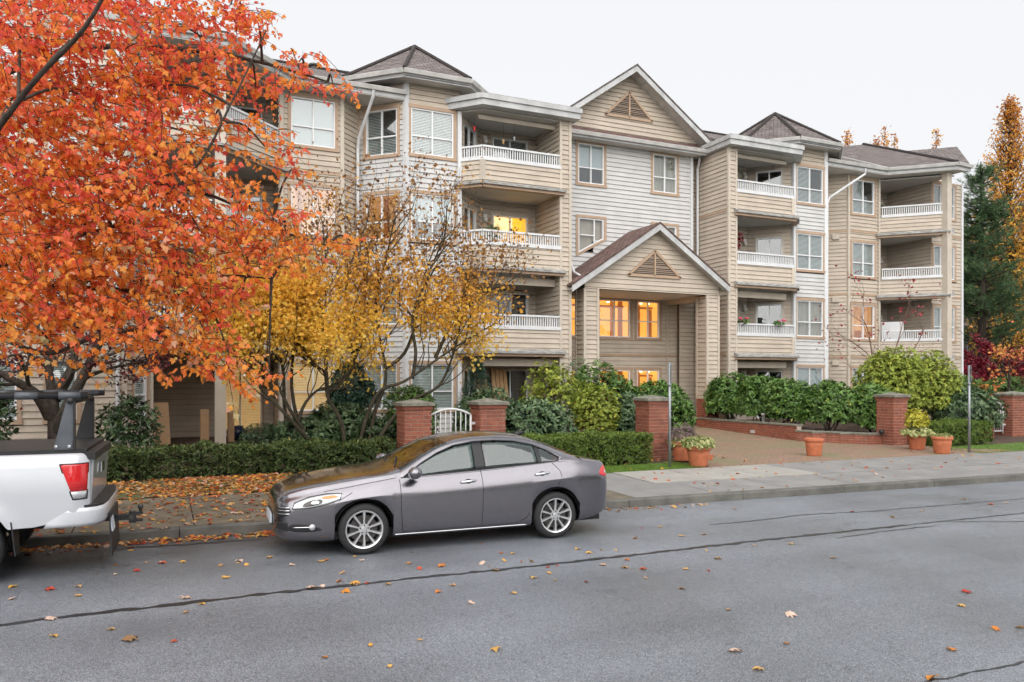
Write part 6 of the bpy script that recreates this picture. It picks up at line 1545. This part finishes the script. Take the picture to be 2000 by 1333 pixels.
for _ in range(55): road_spots.append((RNG.uniform(60, 1500), RNG.uniform(1055, 1150) if RNG.random() < .7 else RNG.uniform(990, 1100), RNG.uniform(.05, .10)))
for i, (px, py, s_) in enumerate(road_spots):
    p = atZ(px, py, .006)
    if p.y > kerbY(p.x) - .05: continue
    if 1.4 < p.x < 6.1 and 9.75 < p.y: continue
    nm, tn = TONES[[0, 1, 1, 2, 2, 2, 3, 3][int(RNG.integers(0, 8))]]
    a = RNG.random() * 6.28; o = leaves('fallen_leaf', np.zeros((1, 3)), np.array([[math.cos(a), math.sin(a), .06]]), np.array([[RNG.normal() * .2, RNG.normal() * .2, 1.]]), np.array([s_ * .78]), 'maple', M['fallen'], np.array([np.clip(tn + RNG.normal() * .08, 0, 1)]), None, None)
    o.location = (p.x, p.y, .012); where = 'by the kerb' if p.y > 10.4 else 'short of the kerb' if p.y > 8.6 else 'on the dark seam' if p.y > 8.0 else 'below the dark seam' if p.y > 6.3 else 'in the foreground'
    spot = 'left of the sedan' if px < 520 else 'below the sedan' if px < 1190 else 'right of the sedan' if px < 1600 else 'at the far right'
    tag(o, '%s %s leaf on the road %s, %s' % ('large' if s_ > .115 else 'small' if s_ < .075 else 'middling', nm, where, spot), 'leaf', '%s leaves fallen on the road' % nm)
# ------------------------------------------------------------------ brick pillars, gates, planter
def brick_face(fq, z0, z1, mb_list, proud=.010, bl=.30, ch=.088, off=0):
    k = 0; z = z0
    while z < z1 - .03:
        a = -(bl / 2 if (k + off) % 2 else 0.)
        while a < fq.L - .01:
            u, w = max(0, a + .007), min(fq.L, a + bl - .007)
            if w - u > .03: mb_list.append((fq, u, w, z + .007, min(z1, z + ch) - .007, proud))
            a += bl
        z += ch; k += 1
def pillar(x0, x1, y0, y1, h, label):
    z0 = gz(x0, y0); c = ((x0 + x1) / 2, (y0 + y1) / 2, z0); root = empty('brick_pillar', c, 0, label, 'pillar', 'brick pillars with stone caps')
    S_ = lambda mb, n, m, p=root: mb.build(n, m, p, False, c)
    mb = MB(); mb.box(x0, x1, y0, y1, z0 - .1, z0 + h - .17); S_(mb, 'core', M['mortar'])
    front = []; brick_face(Fr((x0, y0), (x1, y0)), z0 - .04, z0 + h - .17, front); brick_face(Fr((x0, y1), (x0, y0)), z0 - .04, z0 + h - .17, front, off=1)
    for f in front: mb = MB(); f[0].box(mb, f[1], f[2], f[3], f[4], -.02, f[5]); S_(mb, 'brick', M['brick' if random.random() < .65 else 'brick2'])
    rest = []; brick_face(Fr((x1, y0), (x1, y1)), z0 - .04, z0 + h - .17, rest, off=1); brick_face(Fr((x1, y1), (x0, y1)), z0 - .04, z0 + h - .17, rest)
    mb = MB()
    for f in rest: f[0].box(mb, f[1], f[2], f[3], f[4], -.02, f[5])
    tag(S_(mb, 'rear_bricks', M['brick']), kind='stuff')
    mb = MB(); mb.box(x0 - .035, x1 + .035, y0 - .035, y1 + .035, z0 + h - .17, z0 + h - .09); S_(mb, 'corbel', M['brick2'])
    e = .075; zc = z0 + h - .088; a, b, d, f = x0 - e, x1 + e, y0 - e, y1 + e; t = ((x0 + x1) / 2, (y0 + y1) / 2, zc + .15)
    mb = MB(); mb.box(a, b, d, f, zc, zc + .065)
    n = [(a, d, zc + .066), (b, d, zc + .066), (b, f, zc + .066), (a, f, zc + .066)]
    for i in range(4): mb.face([n[i], n[(i + 1) % 4], t])
    S_(mb, 'stone_cap', M['cap']); return root
pillar(4.90, 5.52, 16.6, 17.2, 1.50, 'brick pillar left of the arched garden gate')
pillar(6.72, 7.36, 16.6, 17.2, 1.50, 'brick pillar right of the arched garden gate')
pillar(11.2, 11.80, 16.27, 16.87, 1.55, 'brick pillar behind the sign post at the court entrance')
pillar(20.15, 20.75, 16.4, 17.0, 1.55, 'brick pillar at the end of the planter wall')
pillar(25.5, 26.05, 17.2, 17.8, 1.05, 'low brick pillar left of the white gate at the far right')
pillar(27.2, 28.2, 17.3, 17.9, 1.50, 'brick pillar at the right edge beside the white gate')
def gate(x0, x1, y, zb, zs, rise, label):
    c = ((x0 + x1) / 2, y, gz(x0, y)); root = empty('arched_gate', c, 0, label, 'gate', 'white arched gates'); S_ = lambda mb, n, sm=True: mb.build(n, M['white'], root, sm, c)
    w = x1 - x0; arc = lambda x: zs + rise * (1 - ((x - c[0]) / (w / 2))**2)
    for x in (x0, x1): mb = MB(); mb.tube([(x, y, zb - .02), (x, y, zs)], .027, 10); S_(mb, 'gate_post')
    xs = np.linspace(x0, x1, 15); mb = MB(); mb.tube([(x, y, arc(x)) for x in xs], .027, 10); S_(mb, 'top_rail')
    mb = MB(); mb.tube([(x0, y, zb + .08), (x1, y, zb + .08)], .02, 8); S_(mb, 'bottom_rail')
    n = 7
    for i in range(1, n + 1): x = x0 + w * i / (n + 1); mb = MB(); mb.tube([(x, y, zb + .08), (x, y, arc(x))], .012, 8); S_(mb, 'gate_bar')
    for z in (zb + .3, zs - .2): mb = MB(); mb.box(x1 + .02, x1 + .14, y - .02, y + .02, z - .03, z + .03); S_(mb, 'hinge', False)
    return root
gate(5.60, 6.60, 16.9, .32, 1.40, .14, 'white arched garden gate between two brick pillars behind the sedan')
gate(26.15, 27.05, 17.55, .32, 1.30, .14, 'white arched gate between brick pillars at the far right')
PL = [(17.98, 22.95), (17.95, 22.1), (18.15, 18.3), (18.35, 17.85), (18.78, 17.70), (18.98, 17.35), (19.35, 17.15), (19.62, 16.88), (20.13, 16.78)]
c = (18.2, 19.5, gz(18.2, 19.5)); pw = empty('planter_wall', c, 0, 'low curved brick planter wall beside the entrance court', 'planter wall')
br = []; core = MB(); cap = MB()
for p, q in zip(PL, PL[1:]):
    f = Fr(p, q); za = min(gz(*p), gz(*q)) - .08; zt = max(gz(*p), gz(*q)) + .30
    f.box(core, 0, f.L, za, zt - .002, -.22, -.01); brick_face(f, za, zt, br, bl=.22, ch=.073)
    f.box(cap, -.02, f.L + .02, zt + random.uniform(0, .002), zt + .05 + random.uniform(0, .003), -.26, .045)
core.build('wall_core', M['mortar'], pw, False, c); cap.build('coping', M['cap'], pw, False, c)
mb = MB()
for f in br: f[0].box(mb, f[1], f[2], f[3], f[4], -.03, f[5])
tag(mb.build('bricks', M['brick'], pw, False, c), kind='stuff')
f = Fr(PL[1], PL[2]); mb = MB(); f.box(mb, 1.85, 2.05, .42, .52, .0, .03); o = mb.build('recessed_light', M['gutter'], pw, False, c)
mb = MB(); mb.lathe([(0, -.07), (.06, -.06), (.075, 0), (.06, .06), (0, .07)], 14, (20.0, 16.70, .62)); mb.build('drain_ball', M['black_plastic'], pw, True, c)
mb = MB(); pts = [(x + .2, y) for x, y in PL[:3]] + [(18.6, 17.95), (19.2, 17.3), (20.1, 16.98), (24, 17.0), (26, 20), (26, 23.3), (18.2, 23.3)]
mb.face([(x, y, gz(x, y) + .2) for x, y in pts[::-1]]); tag(mb.build('planter_soil', M['soil']), kind='structure')
bo = empty('bollard_light', (18.55, 20.2, gz(18.5, 20.2) + .2), 0, 'short grey bollard light in the planter under the rhododendrons', 'bollard')
mb = MB(); mb.lathe([(.045, 0), (.045, .42), (.07, .43), (.07, .50), (.0, .52)], 12); mb.build('post', M['gutter'], bo, True)

# ------------------------------------------------------------------ pots and potted plants
M['terracotta'] = mat('terracotta', (.50, .155, .07), .75, var=.18, vscale=9, bump=.15, bscale=60)
def pot(x, y, r, h, label):
    o = empty('flower_pot', (x, y, gz(x, y) + .006), 0, label, 'flower pot', 'terracotta pots'); mb = MB()
    mb.lathe([(0, .0), (r * .70, 0), (r * .72, .02), (r * .84, h * .55), (r * .85, h * .58), (r * .84, h * .6), (r * .92, h * .82), (r * .86, h * .82), (r * .80, h * .6)], 28); mb.build('body', M['terracotta'], o, True)
    mb = MB(); mb.lathe([(r * .90, h * .815), (r * 1.0, h * .83), (r * 1.02, h * .86), (r * 1.0, h * .97), (r * .97, h), (r * .90, h), (r * .86, h * .9), (r * .86, h * .82)], 28); mb.build('rim', M['terracotta'], o, True)
    mb = MB(); mb.lathe([(r * .87, h * .84), (0, h * .87)], 20); mb.build('soil', M['soil'], o); return o
def plant(name, label, x, y, z, r, h, n, size, m, shape='round', per=5, cat='plant'):
    root = empty(name, (x, y, z), 0, label, cat); p, o = shell_points(n, (0, 0, h * .45), (r, r, h * .55), low=-.5, bias=.4); P, T, O, S = whorls(p, o, per, size)
    leaves('foliage', P, T, O, S, shape, M[m], np.repeat(RNG.random(len(p)) * .5, per) + RNG.random(len(P)) * .5, root)
    stems_mesh('stems', [(0, 0, -.03)] * 6, [tuple(q * .8) for q in p[:6]], .008, M['bark'], root); return root
def potted(px, py, r, h, lab, pl):
    p = atZ(px, py, .2); pot(p.x, p.y, r, h, lab)
    for a in pl: plant(a[0], a[1], p.x, p.y, gz(p.x, p.y) + h * .86 + a[2], *a[3:])
potted(1331, 901, .26, .46, 'terracotta pot half hidden behind the front pot by the sign post', [('heather_plant', 'purplish heather in the pot behind the sign post', 0, .34, .55, 260, .06, 'heather', 'oval', 6), ('trailing_plant', 'trailing cream-edged plant in the pot behind the sign post', -.05, .34, .18, 90, .06, 'variegated', 'round', 5)])
potted(1364, 911, .285, .47, 'terracotta pot in front at the court entrance with a cream-edged plant', [('trailing_plant', 'bushy cream-edged plant in the front pot by the sign post', 0, .38, .30, 330, .055, 'variegated', 'round', 5)])
potted(1590, 891, .255, .46, 'empty terracotta pot standing alone in the court', [])
potted(1791, 879, .27, .45, 'terracotta pot with a golden bush beside the planter pillar', [('trailing_plant', 'trailing cream-edged plant in the pot beside the planter pillar', -.02, .44, .28, 300, .06, 'variegated', 'round', 5), ('golden_plant', 'golden upright bush in the pot beside the planter pillar', .18, .30, .62, 300, .06, 'goldleaf', 'round', 5)])
potted(1840, 886, .27, .47, 'terracotta pot with low faded plants near the right lawn', [('low_plant', 'low faded plant in the pot near the right lawn', 0, .25, .14, 140, .045, 'variegated', 'oval', 5)])
p = atZ(1384, 900, .2); mb = MB(); mb.hexa([(-.07, -.06, 0), (.07, -.06, 0), (.07, .06, 0), (-.07, .06, 0), (-.09, -.08, .13), (.09, -.08, .13), (.09, .08, .13), (-.09, .08, .13)]); o = mb.build('small_planter', M['terracotta']); o.location = (p.x, p.y, gz(p.x, p.y) + .008); tag(o, 'small square clay planter beside the front pot', 'planter')
def sign_post(px, py, top, label):
    p = atZ(px, py, .2); z0 = gz(p.x, p.y); t = math.hypot(p.x, p.y); h = top - z0; o = empty('sign_post', (p.x, p.y, z0), 0, label, 'sign post', 'galvanised sign posts'); 
    mb = MB(); mb.tube([(0, 0, -.1), (0, 0, h)], .033, 12); mb.build('post', M['galv'], o, True)
    sg = MB(); d = (p.x / t, p.y / t); n = (-d[1], d[0]); sg.bar((n[0] * -.055 - d[0] * .16, n[1] * -.055 - d[1] * .16, h - .22), (n[0] * -.055 + d[0] * .16, n[1] * -.055 + d[1] * .16, h - .22), .006, .46); s_ = sg.build('sign_plate', M['galv'], o)
    mb = MB(); mb.tube([(0, 0, h - .55), (0, 0, h - .47)], .045, 12); mb.build('post_collar', M['galv'], o, True)
    for z in (h - .08, h - .38): mb = MB(); mb.bar((0, 0, z), (n[0] * -.06, n[1] * -.06, z), .03, .03); mb.build('bracket', M['galv'], s_)
M['galv'] = mat('galvanised_steel', (.34, .36, .38), .45, .7, var=.15, vscale=6)
sign_post(1308, 913, 2.62, 'grey metal sign post seen edge-on beside the terracotta pots')
sign_post(1893, 884, 2.62, 'grey metal sign post seen edge-on on the right lawn')

# ------------------------------------------------------------------ things on patios and balconies
M['cardboard'] = mat('cardboard', (.40, .25, .14), .85, var=.1, vscale=4)
M['lumber'] = mat('raw_lumber', (.52, .32, .16), .75, var=.3, vscale=5, stretch=(6, 6, .6))
M['blueboard'] = mat('blue_board', (.02, .24, .38), .6)
M['navy_pot'] = mat('glazed_navy', (.012, .018, .04), .2)
M['hose'] = mat('green_hose', (.20, .42, .33), .5)
M['red_plastic'] = mat('red_plastic', (.55, .03, .03), .35)
mb = MB(); mb.hexa([(.0, -.24, 0), (.03, -.24, 0), (.03, .24, 0), (0, .24, 0), (-.12, -.24, 1.12), (-.09, -.24, 1.12), (-.09, .24, 1.12), (-.12, .24, 1.12)]); o = mb.build('cardboard_sheet', M['cardboard']); o.location = (-.06, 22.45, .49); o.rotation_euler = (0, 0, R(-62)); tag(o, 'tall flat cardboard sheet leaning by the patio wall at the left', 'cardboard sheet')
for x, y, w, h, lab in ((1.02, 22.75, .22, .92, 'cardboard box standing left of the patio post'), (1.72, 22.95, .16, .85, 'cardboard box standing right behind the patio post')):
    root = empty('cardboard_box', (x, y, .48), R(4), lab, 'cardboard box'); mb = MB(); mb.box(-w / 2, w / 2, -.09, .09, 0, h); mb.build('box_body', M['cardboard'], root); mb = MB(); mb.box(-w / 2 - .003, w / 2 + .003, -.02, .02, h - .15, h + .003); mb.build('tape', M['lumber'], root)
root = empty('glazed_pot', (1.95, 23.6, .48), 0, 'dark glazed pot with a hose on the patio', 'pot'); mb = MB(); mb.lathe([(0, 0), (.13, 0), (.19, .15), (.2, .25), (.15, .36), (.17, .4), (.13, .4), (.12, .3)], 18); mb.build('body', M['navy_pot'], root, True)
mb = MB(); mb.tube([(2.1 + .22 * math.cos(a) + a * .01, 23.7 + .2 * math.sin(a), .505 + a * .004) for a in np.linspace(0, 15, 70)] + [(2.15, 24.6, .6), (2.1, 25.25, 1.3)], .012, 6); o = mb.build('garden_hose', M['hose']); tag(o, 'pale green hose coiled on the patio', 'hose')
def pallet(x, y, w, h, lean, label):
    root = empty('wooden_pallet', (x, y, FL[0]), 0, label, 'pallet', 'wooden pallets leaning on the bay'); root.rotation_euler = (R(-lean), 0, R(6)); n = 4
    for i in range(n): mb = MB(); a = -w / 2 + w * (i + .06) / n; mb.box(a, a + w / n * .86, -.012, .012, 0, h * random.uniform(.97, 1)); mb.build('plank', M['lumber'], root)
    for z in (.08, h * .5, h * .94): mb = MB(); mb.box(-w / 2, w / 2, .013, .045, z - .045, z + .045); mb.build('batten', M['lumber'], root)
pallet(9.95, 24.2, .46, 2.0, 9, 'narrow wooden pallet leaning on the bay patio door, left one'); pallet(10.65, 24.15, .62, 2.1, 10, 'wider wooden pallet leaning on the bay patio door, right one')
o = MB().box(-.1, .1, -.015, .015, 0, .8).build('blue_board', M['blueboard']); o.location = (11.35, 23.9, FL[0]); o.rotation_euler = (R(-6), 0, 0); tag(o, 'bright blue board standing at the right of the pallets', 'board')
def feeder(x, y, z, L, label, m):
    r = empty('wind_chime', (x, y, z), 0, label, 'hanging ornament'); mb = MB(); mb.tube([(0, 0, 0), (0, 0, -L)], .005, 5); mb.build('cord', M['black_plastic'], r)
    mb = MB(); mb.lathe([(0, .05), (.045, .03), (.05, -.02), (.02, -.06), (.05, -.10), (0, -.13)], 10, (0, 0, -L)); mb.build('body', m, r, True)
feeder(9.35, 23.6, 10.97, .42, 'red bird feeder hanging in the top bay balcony', M['red_plastic']); feeder(10.35, 23.5, 10.97, .75, 'beaded wind chime hanging in the middle of the top bay balcony', M['lumber']); feeder(10.75, 23.5, 10.97, .6, 'round wind chime hanging right in the top bay balcony', M['galv'])
plant('balcony_plant', 'leafy plant at the right end of the top bay balcony', 11.75, 23.45, FL[3] + .75, .28, .45, 130, .09, 'rhodo')
plant('balcony_plant', 'small leafy plant in the middle of the top bay balcony', 10.7, 23.45, FL[3] + .8, .18, .3, 60, .08, 'rhodo')
plant('balcony_plant', 'spiky plant before the yellow-lit door of the bay', 10.0, 23.6, FL[2] + .75, .3, .6, 60, .28, 'rhodo', 'blade', 6)
plant('hanging_basket', 'hanging flower basket on the third-floor balcony right of the gable', 20.15, 23.5, FL[2] + 1.1, .28, .8, 120, .08, 'red_leaf')
for x, lab in ((20.1, 'left'), (21.9, 'right')):
    r = plant('geranium', 'pink geraniums on the second-floor rail right of the porch, %s clump' % lab, x, 23.0, FL[1] + 1.02, .22, .22, 50, .06, 'rhodo'); mb = MB()
    for _ in range(4): c = (RNG.normal() * .14, RNG.normal() * .04, .18 + RNG.random() * .08); mb.lathe([(0, .04), (.045, .02), (.045, -.02), (0, -.04)], 8, c)
    tag(mb.build('blossoms', M['pink_flower'], r, True), kind='stuff')
r = empty('balcony_cabinet', (29.75, 24.3, FL[1]), R(-45), 'white cabinet on the second-floor balcony at the right end', 'cabinet'); mb = MB(); mb.box(-.45, .45, -.2, .2, 0, 1.5); mb.build('body', M['white'], r); mb = MB(); mb.box(-.44, -.005, -.215, -.201, .05, 1.45); mb.build('cabinet_door', M['white'], r); mb = MB(); mb.box(.005, .44, -.215, -.201, .05, 1.45); mb.build('cabinet_door', M['white'], r)
# ------------------------------------------------------------------ neighbouring grey block
M['dark_stucco'] = mat('dark_grey_stucco', (.10, .105, .11), .8, var=.15, vscale=2)
NB = Vector((56, 42, .4)); nb = empty('grey_apartment_block', NB, 0, 'dark grey apartment block with railed balconies behind the pine', 'apartment building'); NS = lambda mb, n, m, p=None: mb.build(n, m, p or nb, False, NB)
mb = MB(); mb.box(47, 66, 37, 48, .2, 12.5); NS(mb, 'wall', M['dark_stucco']); mb = MB(); mb.box(46.6, 66.4, 36.5, 48.4, 12.5, 12.8); NS(mb, 'roof', M['gutter'])
for z in (3.3, 6.1, 8.9):
    mb = MB(); mb.box(47.2, 56, 35.4, 36.98, z - .2, z); bs = NS(mb, 'balcony', M['gutter']); mb = MB()
    for k in range(5): mb.bar((47.2, 35.45, z + .2 + k * .2), (56, 35.45, z + .2 + k * .2), .04, .04)
    for k in range(7): mb.bar((47.3 + k * 1.44, 35.45, z), (47.3 + k * 1.44, 35.45, z + 1.05), .05, .05)
    NS(mb, 'railing', M['black_plastic'], bs)
    for x in (48.2, 51.3, 54.2): mb = MB(); mb.box(x, x + 1.7, 36.93, 36.97, z + .05, z + 2.1); w = NS(mb, 'window', M['white']); mb = MB(); mb.box(x + .1, x + 1.6, 36.90, 36.925, z + .15, z + 2.0); NS(mb, 'pane', M['screen'], w)
# trees across the street, met only in reflections
n = 7000; X_ = RNG.uniform(-45, 60, n); hh = 7 + 2.5 * np.sin(X_ * .35) + 1.5 * np.sin(X_ * .9 + 1); P = np.stack([X_, RNG.uniform(-26, -20, n), hh * RNG.random(n)**.7], 1)
leaves('tree_line', P, rdir(n), rdir(n), 1.0 * RNG.uniform(.6, 1.3, n), 'round', M['darkleaf'], RNG.random(n))
